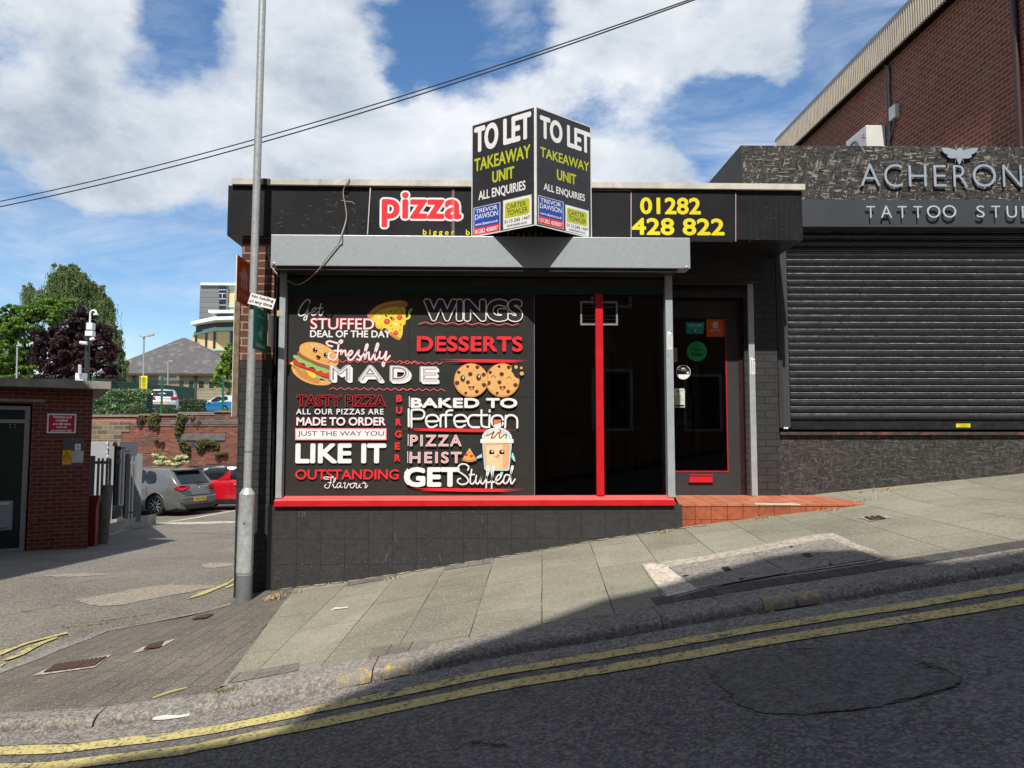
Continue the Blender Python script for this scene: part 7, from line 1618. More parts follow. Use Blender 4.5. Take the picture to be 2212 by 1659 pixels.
for x in (1078, 1575): p = upt(x, 1100, Yl); MB().box((p.x - .12, Yl - .2, zg_), (p.x + .12, Yl - .05, ze - .2), mat('brown_gutter', (.06, .04, .03), .6)).build('downpipe', lb)
sgn = empty('company_sign', upt(1358, 1030, Yl - .2), 'white PLAYDOR board on the front of the low beige office', 'sign')
p, q = upt(1276, 1048, Yl - .2), upt(1442, 1008, Yl - .2); MB().box((p.x, Yl - .25, p.z), (q.x, Yl - .06, q.z), W).build('sign_panel', sgn)
a = Art(facade(Yl - .25), Z1, .02, .005); a.text('PLAYDOR', (1330, 1030), (1420, 1014), BLK, .03); a.text('GYMNASTICS  CLUB', (1332, 1042), (1425, 1037), GREY, 0); a.poly([(1300, 1018), (1308, 1012), (1306, 1024), (1320, 1026), (1312, 1040), (1300, 1036)], BLK, True); a.done('lettering', sgn)
# college tower with grey cladding and yellow brick
tw = empty('college_building', upt(1750, 700, 150), 'modern building with grey clad tower yellow brick and white roof edges', 'building')
M_GC = brick_mat('grey_cladding_panels', [(.17, .18, .185), (.19, .20, .205)], (.08, .085, .09), size=(40, 1.05), mw=.10, rough=.5, bump=.2)
M_YB = brick_mat('yellow_brick', [(.66, .50, .25), (.72, .56, .30)], (.60, .47, .25), size=(1.5, .40), mw=.05, bump=.1)
M_AQ = mat('aqua_panel', (.32, .55, .47), .5, 0, .05); M_WR = mat('white_roof_edge', (.80, .82, .80), .5, 0, .04); M_DB = mat('dark_recess', (.045, .05, .055), .6); M_TG = mat('tower_glass', (.012, .018, .028), .12)
def tb(name, x0, y0, x1, y1, Y, d, m, dz=0, par=tw): p, q = upt(x0, y1, Y), upt(x1, y0, Y); return MB().box((p.x, Y, p.z - dz), (q.x, Y + d, q.z), m).build(name, par)
tb('tower_cladding', 1600, 280, 1838, 620, 160, 12, M_GC); tb('tower_cladding', 1838, 290, 2400, 620, 160.5, 12, M_YB); tb('roof_edge', 1612, 268, 2400, 281, 159.5, 13, M_WR)
w_ = tb('window', 1760, 290, 1815, 482, 159.7, .2, M_DB); 
for y0, y1 in ((292, 318), (321, 347), (352, 390), (395, 440), (444, 480)): tb('pane', 1763, y0, 1812, y1, 159.65, .04, M_TG, par=w_)
for y in (318.5, 348, 391, 441): tb('glazing_bar', 1761, y, 1815, y + 3, 159.6, .08, M_WR, par=w_)
tb('glazing_bar', 1786, 350, 1790, 391, 159.55, .08, M_WR, par=w_)
for y0, y1 in ((295, 315), (445, 460)): tb('aqua_band', 1838, y0, 2400, y1, 160.2, .2, M_AQ)
tb('recess_wall', 1730, 500, 2400, 560, 152, 8, M_DB); tb('roof_edge', 1675, 485, 2400, 502, 150, 10, M_WR)
tb('aqua_band', 1700, 545, 2400, 562, 149, 8, M_AQ); tb('yellow_wall', 1545, 655, 2400, 850, 146, 14, M_YB, 6)
b = MB(); q_ = [upt(1533, 602, 144), upt(1735, 562, 140), upt(2400, 548, 140)]
for i in range(2): b.prism([q_[i], q_[i + 1], q_[i + 1] + Vector((0, 0, .75)), q_[i] + Vector((0, 0, .6))], (0, 12, 0), M_WR)
b.build('roof_edge', tw)
b = MB(); q_ = [upt(1575, 665, 145), upt(1735, 630, 143), upt(2400, 620, 143)]
for i in range(2): b.prism([q_[i], q_[i + 1], q_[i + 1] + Vector((0, 0, 1.4)), q_[i] + Vector((0, 0, 1.2))], (0, 2, 0), M_DB)
b.build('recess_wall', tw)
b = MB(); q_ = [upt(1547, 688, 145.5), upt(1735, 650, 142.8), upt(2400, 642, 142.8)]
for i in range(2): b.prism([q_[i], q_[i + 1], q_[i + 1] + Vector((0, 0, .75)), q_[i] + Vector((0, 0, .65))], (0, 1, 0), M_AQ)
b.build('aqua_band', tw)
b = MB(); q_ = [upt(1547, 850, 145.8), upt(1735, 850, 143.2), upt(2400, 850, 143.2)]; t_ = [upt(1547, 690, 145.8), upt(1735, 655, 143.2), upt(2400, 648, 143.2)]
for i in range(2): b.prism([q_[i] - Vector((0, 0, 6)), q_[i + 1] - Vector((0, 0, 6)), t_[i + 1], t_[i]], (0, .6, 0), M_YB)
b.build('yellow_wall', tw)
for x0, x1, y0, y1 in ((1566, 1584, 685, 745), (1648, 1668, 668, 780), (1712, 1732, 658, 795), (1848, 1885, 648, 785)): tb('window', x0, y0, x1, y1, 142.9 if x0 > 1700 else 144.0, .3, M_TG)
tb('aqua_band', 1715, 797, 2400, 808, 142.85, .4, M_AQ)

# ------------------------------------------------------------ trees
M_BARK = mat('tree_bark', (.09, .065, .045), .95, 0, .3, 5, .8, 20)
def tree(label, Y, px_base, blobs, n, size, m, seed, trunk_r=.3, droop=0.0, zf=Z1, strands=0):
    r_ = random.Random(seed); base = upt(*px_base, Y, zf); base.z = zup(0, Y) - .5
    root = empty('tree', base, label, 'tree', 'trees beyond the upper car park'); bx_ = []
    for (x, y, rx, ry, w_) in blobs:
        c = upt(x, y, Y, zf); e_ = upt(x + rx, y - ry, Y, zf); R_ = abs(e_.x - c.x); dY = r_.uniform(-1, 1) * R_ * .5
        # break each mass into clumps on its shell
        for _ in range(26):
            u = Vector((r_.gauss(0, 1), r_.gauss(0, 1), r_.gauss(0, 1))).normalized() * r_.uniform(.45, 1.18); k = r_.uniform(.10, .30)
            bx_.append((c.x + u.x * R_, Y + dY + u.y * R_ * .8, c.z + u.z * abs(e_.z - c.z), R_ * k * 1.2, R_ * k, abs(e_.z - c.z) * k * .8, w_ * k * 4))
        bx_.append((c.x, Y + dY + R_ * .3, c.z, R_ * .75, R_ * .5, abs(e_.z - c.z) * .75, w_ * (3 if not droop else .5)))
    vs, fs = leaf_cloud(n, bx_, size, r_, droop)
    if strands:
        top = [b_ for b_ in bx_]
        for _ in range(strands):
            b_ = r_.choice(top); c = Vector((b_[0] + r_.gauss(0, b_[3]), b_[1] - abs(r_.gauss(0, b_[4])), b_[2])); L_ = r_.uniform(.8, 2.6); k = int(L_ / .16)
            for j in range(k):
                q = c + Vector((r_.gauss(0, .05), r_.gauss(0, .05), -j * .16)); s_ = size * .9 * (1 - .4 * j / k); i = len(vs)
                vs += [q + Vector((0, 0, s_)), q + Vector((s_ * .6, 0, 0)), q - Vector((0, 0, s_)), q - Vector((s_ * .6, 0, 0))]; fs.append((i, i + 1, i + 2, i + 3))
    b = MB(); b.recalc = False; b.add(vs, fs, m); b.build('crown', root)
    cz = max(b_[2] for b_ in bx_); t = MB(); t.tube(base, (base.x + .2, base.y, base.z + (cz - base.z) * .6), trunk_r, M_BARK, trunk_r * .5, 10)
    for b_ in bx_[::9]: t.tube((base.x + .1, base.y, base.z + (b_[2] - base.z) * .5), (b_[0], b_[1], b_[2]), trunk_r * .22, M_BARK, trunk_r * .05, 6)
    t.build('trunk', root); return root
tree('weeping birch with long drooping branches behind the copper tree', 74, (640, 1040), ((560, 190, 110, 70, 2), (640, 280, 120, 110, 3), (760, 330, 70, 70, 1.6), (480, 270, 90, 90, 1.8), (230, 330, 45, 60, .5), (860, 480, 80, 90, 2.2), (600, 400, 200, 110, 3), (790, 500, 120, 120, 3), (900, 640, 80, 130, 2.4), (930, 800, 70, 140, 2.4), (950, 900, 55, 90, 1.6), (440, 420, 120, 100, 2)), 17000, .10, L_BIR, 21, .25, .8, strands=2100)
tree('broad bright green maple tree at the far left', 66, (230, 1040), ((330, 470, 190, 130, 4), (180, 500, 140, 100, 3), (70, 560, 110, 100, 3), (420, 520, 130, 90, 2), (200, 640, 190, 110, 4), (30, 700, 120, 120, 3), (-60, 620, 100, 150, 3), (80, 830, 140, 110, 3), (200, 900, 130, 110, 2.5), (0, 950, 120, 80, 2), (100, 1040, 220, 60, 3), (-120, 800, 100, 160, 3), (520, 500, 50, 60, .8)), 52000, .105, L_GRN, 22, .35)
tree('dark copper leaved tree between the maple and the birch', 62, (560, 1045), ((420, 700, 180, 110, 4), (560, 640, 140, 110, 3), (660, 560, 110, 80, 2.2), (620, 760, 190, 130, 4), (780, 720, 110, 130, 3), (480, 880, 170, 120, 4), (700, 900, 180, 110, 4), (860, 850, 90, 100, 2.5), (900, 950, 80, 70, 1.5), (330, 790, 90, 90, 2), (380, 960, 120, 70, 2), (450, 1050, 220, 60, 3), (780, 1040, 220, 60, 3)), 52000, .115, L_PUR, 23, .3)
tree('small lime green tree in front of the college building', 78, (1830, 1170), ((1830, 900, 70, 100, 3), (1790, 980, 80, 90, 3), (1860, 820, 45, 70, 2), (1900, 960, 80, 110, 3), (1770, 1060, 60, 50, 1.6), (1850, 1090, 60, 50, 1.5)), 15000, .12, L_LIM, 24, .15)

# ------------------------------------------------------------ lamps, camera mast, signs up there
def upole(name, label, cat, x, ytop, ybot, Y, r, m, top=None, group=None):
    p, t = upt(x, ybot, Y), upt(x, ytop, Y); e = empty(name, (p.x, Y, zup(0, Y)), label, cat, group); b = MB(); b.tube((p.x, Y, min(p.z, zup(0, Y))), (t.x, Y, t.z), r, m, r * .8, 10); b.build('pole', e); return e, t
M_LP = mat('grey_lamp_pole', (.36, .38, .38), .5, .2); M_LH = mat('lamp_head', (.46, .42, .34), .5)
e, t = upole('car_park_lamp', 'tall twin headed lamp in front of the slate roof', 'lamp', 1158, 695, 1010, 66, .09, M_LP, group='car park lamps')
def head(e, px0, py0, px1, py1, Y, th=.12):
    p, q = upt(px0, py0, Y), upt(px1, py1, Y); b = MB(); d = q - p; n = Vector((0, .28, 0)); u = Vector((-d.z, 0, d.x)).normalized() * th / 2
    b.prism([p - u * .5, q - u, q + u, p + u * .5], n, M_LH); b.build('lamp_head', e)
head(e, 1160, 698, 1112, 688, 65.8); head(e, 1180, 690, 1232, 674, 65.8, .22)
b = MB(); p = upt(1160, 697, 66); q = upt(1185, 688, 66); b.tube(p, q, .04, M_LP, n=6); b.build('lamp_arm', e)
e, t = upole('car_park_lamp', 'shorter single headed lamp left of the small lime tree', 'lamp', 1352, 895, 1120, 74, .07, M_LP, group='car park lamps'); head(e, 1352, 892, 1388, 893, 73.9)
e, t = upole('car_park_lamp', 'single headed lamp in front of the maple at far left', 'lamp', 140, 768, 1020, 58, .07, M_LP, group='car park lamps'); head(e, 132, 766, 172, 768, 57.9)
e, t = upole('camera_mast', 'black mast with white security cameras and hooked top above the substation roof', 'camera mast', 706, 580, 1060, 46, .16, mat('black_mast', (.02, .022, .026), .4))
M_CW = mat('white_camera_housing', (.75, .76, .75), .4, 0, .03)
b = MB(); pts = [upt(x, y, 46) for x, y in ((722, 590), (726, 540), (726, 505), (738, 488), (755, 484), (770, 492), (776, 512))]; b.path(pts, .055, M_CW, 8); b.build('hooked_arm', e)
c = upt(771, 520, 46); b = MB(); b.lathe((c.x, 46, c.z), [(0, .10), (.08, .09), (.14, .03), (.14, -.03), (.12, -.05)], M_CW, 14); b.lathe((c.x, 46, c.z), [(.115, -.05), (.10, -.14), (.0, -.19)], BLK, 14); b.build('dome_camera', e)
def ub(name, x0, y0, x1, y1, Y, d, m, par): p, q = upt(x0, y1, Y), upt(x1, y0, Y); return MB().box((p.x, Y, p.z), (q.x, Y + d, q.z), m).build(name, par, .02)
ub('equipment_box', 692, 585, 742, 640, 45.8, .4, M_CW, e); ub('equipment_box', 682, 650, 744, 690, 45.8, .4, M_CW, e)
for pts in (((645, 745), (700, 752)), ((728, 722), (757, 712))):
    p, q = upt(*pts[0], 45.7), upt(*pts[1], 45.7); b = MB(); b.tube(p, q, .10, M_CW, n=10); b.build('bullet_camera', e)
MB().tube(upt(640, 922, 46) , upt(640, 1060, 46), .09, M_CW, n=8).build('x') if False else None
rb = empty('roof_cabinet', upt(634, 1050, 44), 'white cabinet with short white pole standing behind the substation roof', 'cabinet')
ub('casing', 602, 990, 668, 1060, 44, .5, M_CW, rb); p, t = upt(643, 1000, 43.9), upt(643, 922, 43.9); b = MB(); b.tube(p, t, .10, mat('pale_pole', (.45, .48, .48), .5), n=8); b.build('pole', rb)
ysg = empty('tariff_board', upt(1150, 1130, 40), 'tall yellow car park tariff board on white posts', 'sign')
ub('post', 1117, 1010, 1124, 1150, 40, .05, M_WR, ysg); ub('sign_panel', 1127, 1013, 1186, 1132, 40, .04, flat('tariff_yellow', (.80, .70, .03)), ysg)
a = Art(facade(39.99), Z1, .006, .003); r_ = random.Random(2)
for k in range(11):
    y = 1024 + k * 9.4; a.stroke([(1137 + r_.uniform(0, 6), y), (1176 - r_.uniform(0, 8), y)], 3.4, mat('grey_print', (.20, .17, .03), .6), False, cap=False)
a.done('lettering', ysg)

# ------------------------------------------------------------ cars
M_TYRE = mat('tyre_rubber', (.016, .016, .017), .8, 0, .1, 20, .3); M_RIM = mat('alloy', (.42, .43, .44), .3, .7, .05); M_RIMD = mat('dark_alloy', (.03, .03, .032), .35, .5); M_CG = mat('car_glass', (.012, .016, .020), .05, 0, .1, 2, 0); M_TRIM = mat('black_trim', (.014, .014, .015), .45, 0, .1); M_TAIL = mat('tail_lamp_red', (.45, .008, .012), .15, 0, .2, 20); M_NPY = flat('plate_yellow', (.80, .55, .03))
def car(label, body_m, roof_m, loc, rz, L, Wd, H, zb, belt, wb, fo, wr, roof, screens, clad=None, dark_rim=True, plate='WK24 WND', hatch=True, tumble=.16, lampz=(.8, .95)):
    """x forward from the rear bumper (0) to the nose (L); roof: list of (x, z) upper profile of the cabin; belt: list (x, z) body shoulder"""
    root = empty('parked_car', loc, label, 'car', 'parked cars'); root.rotation_euler = (0, 0, rz)
    hw = Wd / 2; xr, xf = fo[0], fo[0] + wb; AR = wr + .055
    def w_at(x):
        t = x / L; e = 1.0
        if t < .10: e = 1 - .13 * (1 - t / .10) ** 2
        if t > .80: e = 1 - .22 * ((t - .80) / .20) ** 2
        return hw * e
    def arch(x):
        z = zb
        for xc in (xr, xf):
            d = abs(x - xc)
            if d < AR: z = max(z, wr + math.sqrt(AR * AR - d * d))
        if x < .35: z = max(z, zb + .06 * (1 - x / .35))
        return z
    xs = sorted(set([round(L * i / 90, 3) for i in range(91)] + [xr - AR, xr + AR, xf - AR, xf + AR]))
    b = MB(); b.recalc = False; rings = []
    for x in xs:
        zb_, zt_, w_ = arch(x), interp(x, belt), w_at(x); h = zt_ - zb; prof = []
        for f, k in ((0, .955), (.10, .985), (.28, 1.0), (.52, 1.0), (.70, .985), (.78, .992), (.90, .965), (1.0, .935)):
            z = max(zb + h * f, zb_); prof.append((w_ * k, z))
        prof.append((w_ * .80, zt_ + .02)); prof.append((0, zt_ + .035))
        rings.append([(x, y, z) for y, z in prof] + [(x, -y, z) for y, z in prof[-2::-1]])
    n = len(rings[0]); vs = [v for r_ in rings for v in r_]
    b.add(vs, [(i * n + k, (i + 1) * n + k, (i + 1) * n + k + 1, i * n + k + 1) for i in range(len(xs) - 1) for k in range(n - 1)], body_m, True)
    for e_ in (0, len(xs) - 1):
        r_ = rings[e_]; m_ = n // 2; xo = -.035 if e_ == 0 else .05   # slightly domed ends
        inner = [(r_[k][0] + xo, r_[k][1] * .86, r_[k][2] * .97 + .012) for k in range(n)]
        b.add(r_ + inner, [(k, k + 1, n + k + 1, n + k) for k in range(n - 1)], body_m, True); b.add(inner, [tuple(range(n))], body_m, True)
    b.recalc = True; body = b.build('body', root, local=True, sharp=38)
    # greenhouse
    xs2 = [p[0] for p in roof]; xx = sorted(set(frange(xs2[0], xs2[-1], .08) + xs2)); b = MB(); rg_ = []
    for x in xx:
        zr_ = interp(x, roof); zt_ = interp(x, belt) + .015; w_ = w_at(x) * .935; hgt = max(zr_ - zt_, .001); tw_ = tumble * min(1, hgt / .4)
        prof = [(w_, zt_ - .02), (w_ - tw_ * .45, zt_ + hgt * .5), (w_ - tw_ * .95, zt_ + hgt * .86), (w_ - tw_ * 1.25, zt_ + hgt * .96), (w_ - tw_ * 2.6, zt_ + hgt * 1.0), (0, zt_ + hgt * 1.0 + .03 * min(1, hgt / .3))]
        rg_.append([(x, y, z) for y, z in prof] + [(x, -y, z) for y, z in prof[-2::-1]])
    n = len(rg_[0]); vs = [v for r_ in rg_ for v in r_]
    b.add(vs, [(i * n + k, (i + 1) * n + k, (i + 1) * n + k + 1, i * n + k + 1) for i in range(len(xx) - 1) for k in range(n - 1)], roof_m, True)
    b.build('roof', root, local=True, sharp=40)
    def side_pt(x, f, s, o=.006):                     # point on the cabin side at height fraction f
        zr_ = interp(x, roof); zt_ = interp(x, belt) + .015; w_ = w_at(x) * .935; hgt = max(zr_ - zt_, .001); tw_ = tumble * min(1, hgt / .4)
        y = interp(f, [(0, w_), (.5, w_ - tw_ * .45), (.86, w_ - tw_ * .95), (.96, w_ - tw_ * 1.25)]); return (x, s * (y + o), zt_ + hgt * f)
    for s in (1, -1):
        for pts in screens['side']:
            b = MB(); b.recalc = False; c = (sum(p[0] for p in pts) / len(pts), sum(p[1] for p in pts) / len(pts)); v_ = [side_pt(*c, s)] + [side_pt(x, f, s) for x, f in smooth_pts(pts, True, 3)]; n_ = len(v_) - 1; sp_ = smooth_pts(pts, True, 3)
            v_ = [side_pt(*c, s, .010)] + [side_pt(c[0] + (x - c[0]) * k, c[1] + (f - c[1]) * k, s, .010) for k in (.25, .5, .75, 1) for x, f in sp_]
            b.add(v_, [(0, 1 + i, 1 + (i + 1) % n_) for i in range(n_)] + [(1 + k * n_ + i, 1 + (k + 1) * n_ + i, 1 + (k + 1) * n_ + (i + 1) % n_, 1 + k * n_ + (i + 1) % n_) for k in range(3) for i in range(n_)], M_CG, True); b.recalc = False; b.build('side_window', root, local=True)
    # rear and front glass as quads across the profile
    for nm, (xa, fa_), (xb_, fb_), ins in screens['ends']:
        b = MB(); za, zb2 = interp(xa, roof) + .012, interp(xb_, roof) + .012; wa, wb_ = w_at(xa) * .935 - ins[0], w_at(xb_) * .935 - ins[1]; sg = -1 if xa < L / 2 else 1; o = .02 * sg
        v_ = []; m2 = 8
        for i in range(m2 + 1):
            t = i / m2 * 2 - 1; v_.append((xa + o, wa * t, za - .012 * t * t)); 
        for i in range(m2 + 1):
            t = i / m2 * 2 - 1; v_.append((xb_ + o, wb_ * t, zb2 - .02 * t * t + .01))
        b.add(v_, [(i, i + 1, m2 + 2 + i, m2 + 1 + i) for i in range(m2)], M_CG, True); b.build(nm, root, local=True)
    # underside and wheel wells
    b = MB(); b.box((.25, -hw * .86, zb - .04), (L - .3, hw * .86, zb + .25), M_TRIM)
    for xc in (xr, xf): b.box((xc - AR + .0, -hw * .80, zb), (xc + AR, hw * .80, wr + AR - .02), M_TRIM)
    b.build('underside', root, local=True)
    if clad:
        for s in (1, -1):
            b = MB(); x_ = [x for x in xs if xr + AR < x < xf - AR]
            b.prism([(xr + AR + .01, s * hw * 1.0, zb - .01), (xf - AR - .01, s * hw * 1.0, zb - .01), (xf - AR - .01, s * hw * 1.0, zb + .15), (xr + AR + .01, s * hw * 1.0, zb + .15)], (0, s * .012, 0), M_TRIM); b.build('sill_cladding', root, local=True)
    for s in (1, -1):                                   # arch lips
        for xc in (xr, xf):
            b = MB(); pts = [(xc + (AR + .005) * math.cos(R(t)), s * (w_at(xc) * .998), wr + (AR + .005) * math.sin(R(t))) for t in range(-8, 189, 14)]; b.path(pts, .016 if not clad else .03, clad or body_m, 6); b.build('wheel_arch', root, local=True)
    for s in (1, -1):
        for xc in (xr, xf):
            y = s * (w_at(xc) - .12); wc = Vector((xc, y, wr)); ax_ = Vector((0, s, 0))
            b = MB(); b.lathe(wc, [(wr * .68, .10), (wr * .80, .118), (wr * .96, .105), (wr, .07), (wr, -.09), (wr * .9, -.11), (wr * .5, -.10)], M_TYRE, 30, ax_); ty = b.build('tyre', None); wh_m = M_RIMD if dark_rim else M_RIM
            b = MB(); b.lathe(wc, [(wr * .69, .10), (wr * .66, .085), (wr * .62, .03), (0, .02)], wh_m, 24, ax_)
            for k in range(5):
                for dk in (-.16, .16):
                    t = 2 * math.pi * k / 5 + dk; t2 = 2 * math.pi * k / 5 + dk * 1.9; d1 = Vector((math.cos(t), 0, math.sin(t))); d2 = Vector((math.cos(t2), 0, math.sin(t2)))
                    b.tube(wc + ax_ * .088 + d1 * wr * .14, wc + ax_ * .092 + d2 * wr * .67, wr * .05, M_RIM, wr * .035, 5)
            b.tube(wc + ax_ * .07, wc + ax_ * .10, wr * .17, wh_m, n=14); rm = b.build('rim', None)
            wo = bpy.data.objects.new('wheel', None); C.objects.link(wo); wo.parent = root; wo.location = (0, 0, 0)
            for q_ in (ty, rm): q_.parent = wo
    return root, w_at, side_pt
def cbox(name, root, lo, hi, m, bev=.01): return MB().box(lo, hi, m).build(name, root, bev, local=True)
M_GGY = mat('nardo_grey_paint', (.115, .120, .122), .28, .1, .02, 1, 0, 1, .6, coat=.6); M_CRD = mat('bright_red_paint', (.52, .004, .016), .25, 0, .02, 1, 0, 1, .6, coat=.8); M_CBK = mat('black_gloss_roof', (.012, .014, .018), .12, 0, .02, 1, 0, 1, .6, coat=.8)
M_SIL = mat('silver_paint', (.46, .47, .50), .3, .5, .02, 1, 0, 1, .6, coat=.6); M_BLU = mat('bright_blue_paint', (.012, .17, .42), .25, .1, .02, 1, 0, 1, .6, coat=.6); M_CWH = mat('white_roof_paint', (.75, .76, .76), .3, 0, .02)
# grey hatchback, seen from rear right... nose to the left and away
Zg = Z(500, 1780, 460)
gR = G(*Zg(610, 1365), zside); 
def place(local, target, rz):                       # root location so that local point lands on target
    c, s = math.cos(rz), math.sin(rz); return (target.x - (local[0] * c - local[1] * s), target.y - (local[0] * s + local[1] * c), target.z)
rzg = R(159)
loc = place((.86, .80, 0), gR, rzg)
g_, wat, spt = car('dark grey hatchback with black roof spoiler parked nose to the left behind the palisade', M_GGY, M_GGY, loc, rzg, 4.28, 1.80, 1.47, .20,
    [(0, .62), (.04, .80), (.10, .90), (.30, .97), (1.4, .96), (2.6, .94), (3.1, .90), (3.9, .80), (4.15, .68), (4.28, .52)], 2.63, (.86,), .33,
    [(.10, .93), (.22, 1.08), (.48, 1.36), (.62, 1.42), (1.2, 1.46), (1.9, 1.465), (2.5, 1.40), (3.25, .93)],
    {'side': [[(.92, .12), (1.28, .10), (1.36, .78), (1.02, .72)], [(1.40, .09), (1.95, .08), (1.98, .86), (1.44, .82)], [(2.06, .08), (2.75, .10), (2.45, .82), (2.08, .86)]],
     'ends': [('rear_window', (.14, 0), (.45, 0), (.17, .26)), ('windscreen', (3.18, 0), (2.55, 0), (.14, .24))]})
cbox('spoiler', g_, (.32, -.58, 1.37), (.62, .58, 1.41), M_CBK, .01); 
for s in (1, -1):
    b = MB(); b.prism([(-.045, s * .42, .83), (-.045, s * .42, .91), (.0, s * .72, .93), (.09, s * .84, .92), (.13, s * .86, .86), (.03, s * .80, .80), (-.035, s * .70, .80)], (.05, 0, 0), M_TAIL); b.build('tail_light', g_, local=True)
    b = MB(); b.tube((-.06, s * .62, .25), (.2, s * .62, .25), .042, M_RIM, n=14); b.tube((-.062, s * .62, .25), (-.058, s * .62, .25), .034, BLK, n=14); b.build('exhaust', g_, local=True)
    b = MB(); b.box((-.043, s * .80 - .12, .47), (-.02, s * .80 - .02, .49), M_TAIL); b.build('reflector', g_, local=True)
cbox('rear_bumper', g_, (-.075, -.76, .40), (.04, .76, .60), M_GGY, .04); cbox('bumper_diffuser', g_, (-.06, -.66, .22), (.10, .66, .345), M_TRIM, .02); cbox('number_plate', g_, (-.085, -.26, .445), (-.074, .26, .555), M_NPY, 0)
vs_, fs_ = text_mesh('WK24 WND', .02); x0 = min(v[0] for v in vs_); x1 = max(v[0] for v in vs_); y0 = min(v[1] for v in vs_); y1 = max(v[1] for v in vs_)
b = MB(); b.recalc = False; b.add([(-.0865, .23 - (v[0] - x0) / (x1 - x0) * .46, .465 + (v[1] - y0) / (y1 - y0) * .07) for v in vs_], fs_, BLK); b.build('plate_lettering', g_, local=True)
b = MB(); b.lathe((-.05, 0, .83), [(.045, .012), (.05, .006), (.05, 0)], M_RIM, 18, (-1, 0, 0)); b.stroke = None; b.build('maker_badge', g_, local=True)
cbox('tailgate_seam', g_, (-.046, -.62, .63), (-.036, .62, .636), M_TRIM, 0)
b = MB(); b.prism([(1.0, 0, 1.46), (.82, 0, 1.46), (.80, 0, 1.52)], (0, .03, 0), M_CBK); b.build('aerial', g_, local=True)
cbox('rear_wiper', g_, (.07, -.30, 1.0), (.10, .02, 1.02), M_TRIM, .004)
for s in (1, -1):
    cbox('door_handle', g_, (1.28, s * .895 - .012, .80), (1.48, s * .895 + .012, .83), M_GGY, .006); b = MB(); b.box((2.85, s * .92 - .09, .93), (3.0, s * .92 + .09, 1.05), M_GGY); b.build('door_mirror', g_, .03, local=True)
    for xx_ in (1.20, 2.02): b = MB(); b.box((xx_, s * .902 - .003, .34), (xx_ + .006, s * .902 + .003, .93), M_TRIM); b.build('door_seam', g_, local=True)
# red crossover
rzr = R(8)
loc2 = ray_at(*Zg(1200, 1095), 27.0); loc2 = Vector((loc2.x - .1, 27.0, -2.40))
r_c, wat, spt = car('bright red crossover with black roof parked sideways behind the grey hatchback', M_CRD, M_CBK, loc2, rzr, 4.12, 1.79, 1.56, .24,
    [(0, .70), (.05, .88), (.18, 1.0), (.6, 1.03), (1.5, 1.03), (2.8, 1.0), (3.2, .98), (3.9, .90), (4.05, .75), (4.12, .55)], 2.56, (.76,), .345,
    [(.16, 1.02), (.30, 1.22), (.42, 1.44), (.70, 1.51), (1.4, 1.55), (2.2, 1.53), (2.6, 1.46), (3.30, 1.0)],
    {'side': [[(.78, .12), (1.50, .10), (1.50, .84), (.92, .80)], [(1.78, .10), (2.85, .10), (2.50, .82), (1.82, .86)]], 'ends': [('rear_window', (.20, 0), (.40, 0), (.15, .25)), ('windscreen', (3.22, 0), (2.66, 0), (.14, .24))]}, clad=M_TRIM)
b = MB(); b.prism([(1.22, -.845, 1.03), (1.62, -.845, 1.03), (1.66, -.80, 1.30), (1.58, -.80, 1.33), (1.40, -.83, 1.15)], (0, -.012, 0), M_CRD); b.build('door_fin', r_c, local=True)
cbox('door_handle', r_c, (1.78, -.915, .86), (2.02, -.885, .885), M_RIM, .006); cbox('door_mirror', r_c, (2.72, -1.05, 1.02), (2.92, -.86, 1.14), M_CBK, .03); b = MB(); b.box((1.66, -.90, .36), (1.668, -.893, 1.0), M_TRIM); b.build('door_seam', r_c, local=True)
cbox('spoiler', r_c, (.24, -.56, 1.46), (.5, .56, 1.50), M_CBK, .01)
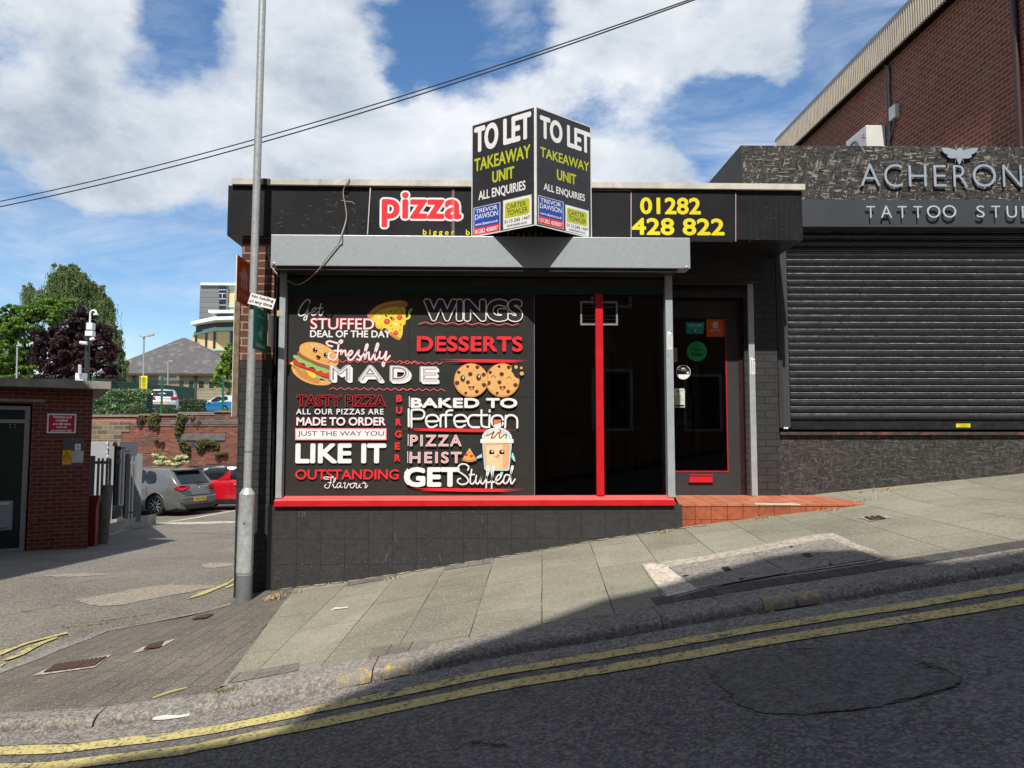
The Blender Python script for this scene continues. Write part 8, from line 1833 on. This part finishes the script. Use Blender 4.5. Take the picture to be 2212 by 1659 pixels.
# silver suv in the upper car park
ps = upt(1195, 1312, 50); rzs = R(112); loc3 = place((.85, .82, 0), Vector((ps.x, 50, zup(0, 50) - .05)), rzs)
s_c, wat, spt = car('silver estate style crossover seen from behind in the upper car park', M_SIL, M_SIL, loc3, rzs, 4.44, 1.86, 1.64, .26,
    [(0, .72), (.05, .92), (.15, 1.02), (.5, 1.06), (1.6, 1.04), (2.8, 1.02), (3.3, .98), (4.1, .88), (4.44, .55)], 2.64, (.85,), .36,
    [(.14, 1.04), (.26, 1.30), (.44, 1.56), (.8, 1.62), (1.5, 1.66), (2.4, 1.62), (2.7, 1.54), (3.4, 1.02)],
    {'side': [[(.80, .3), (1.1, .2), (1.1, .8), (.9, .8)], [(1.2, .12), (1.9, .1), (1.9, .84), (1.2, .82)], [(2.0, .1), (2.9, .12), (2.6, .82), (2.05, .86)]], 'ends': [('rear_window', (.19, 0), (.40, 0), (.20, .30)), ('windscreen', (3.3, 0), (2.76, 0), (.14, .24))]}, clad=M_TRIM, dark_rim=False)
for s in (1, -1): b = MB(); b.prism([(-.045, s * .45, .98), (-.045, s * .45, 1.10), (.03, s * .82, 1.12), (.10, s * .88, 1.06), (.03, s * .84, .95)], (.06, 0, 0), M_TAIL); b.build('tail_light', s_c, local=True)
cbox('number_plate', s_c, (-.075, -.26, .64), (-.06, .26, .75), M_NPY, 0); cbox('rear_bumper', s_c, (-.06, -.78, .36), (.1, .78, .60), M_TRIM, .04); cbox('bumper_strip', s_c, (-.07, -.70, .60), (.0, .70, .70), M_SIL, .02)
pb = upt(1640, 1296, 62); rzb = R(150); loc4 = place((3.2, .80, 0), Vector((pb.x, 62, zup(0, 62) - .1)), rzb)
b_c, wat, spt = car('small bright blue hatchback with white roof at the right of the upper car park', M_BLU, M_CWH, loc4, rzb, 3.95, 1.72, 1.46, .20,
    [(0, .68), (.05, .86), (.14, .96), (.5, .98), (1.5, .97), (2.6, .94), (2.9, .92), (3.6, .78), (3.95, .52)], 2.46, (.72,), .32,
    [(.14, .97), (.24, 1.2), (.42, 1.40), (.8, 1.45), (1.5, 1.46), (2.0, 1.42), (2.3, 1.34), (2.95, .95)],
    {'side': [[(.62, .2), (1.28, .12), (1.26, .84), (.70, .8)], [(1.40, .1), (2.45, .1), (2.2, .82), (1.45, .86)]], 'ends': [('rear_window', (.17, 0), (.38, 0), (.17, .26)), ('windscreen', (2.88, 0), (2.36, 0), (.12, .22))]}, dark_rim=True)
for s in (1, -1): b = MB(); b.prism([(-.045, s * .55, .78), (-.045, s * .55, .92), (.05, s * .82, .92), (.08, s * .84, .80)], (.06, 0, 0), M_TAIL); b.build('tail_light', b_c, local=True)
cbox('number_plate', b_c, (-.075, -.26, .42), (-.05, .26, .53), M_NPY, 0)
cbox('door_mirror', b_c, (2.5, .80, .95), (2.66, .98, 1.06), M_CWH, .03); cbox('door_mirror', b_c, (2.5, -.98, .95), (2.66, -.80, 1.06), M_CWH, .03)
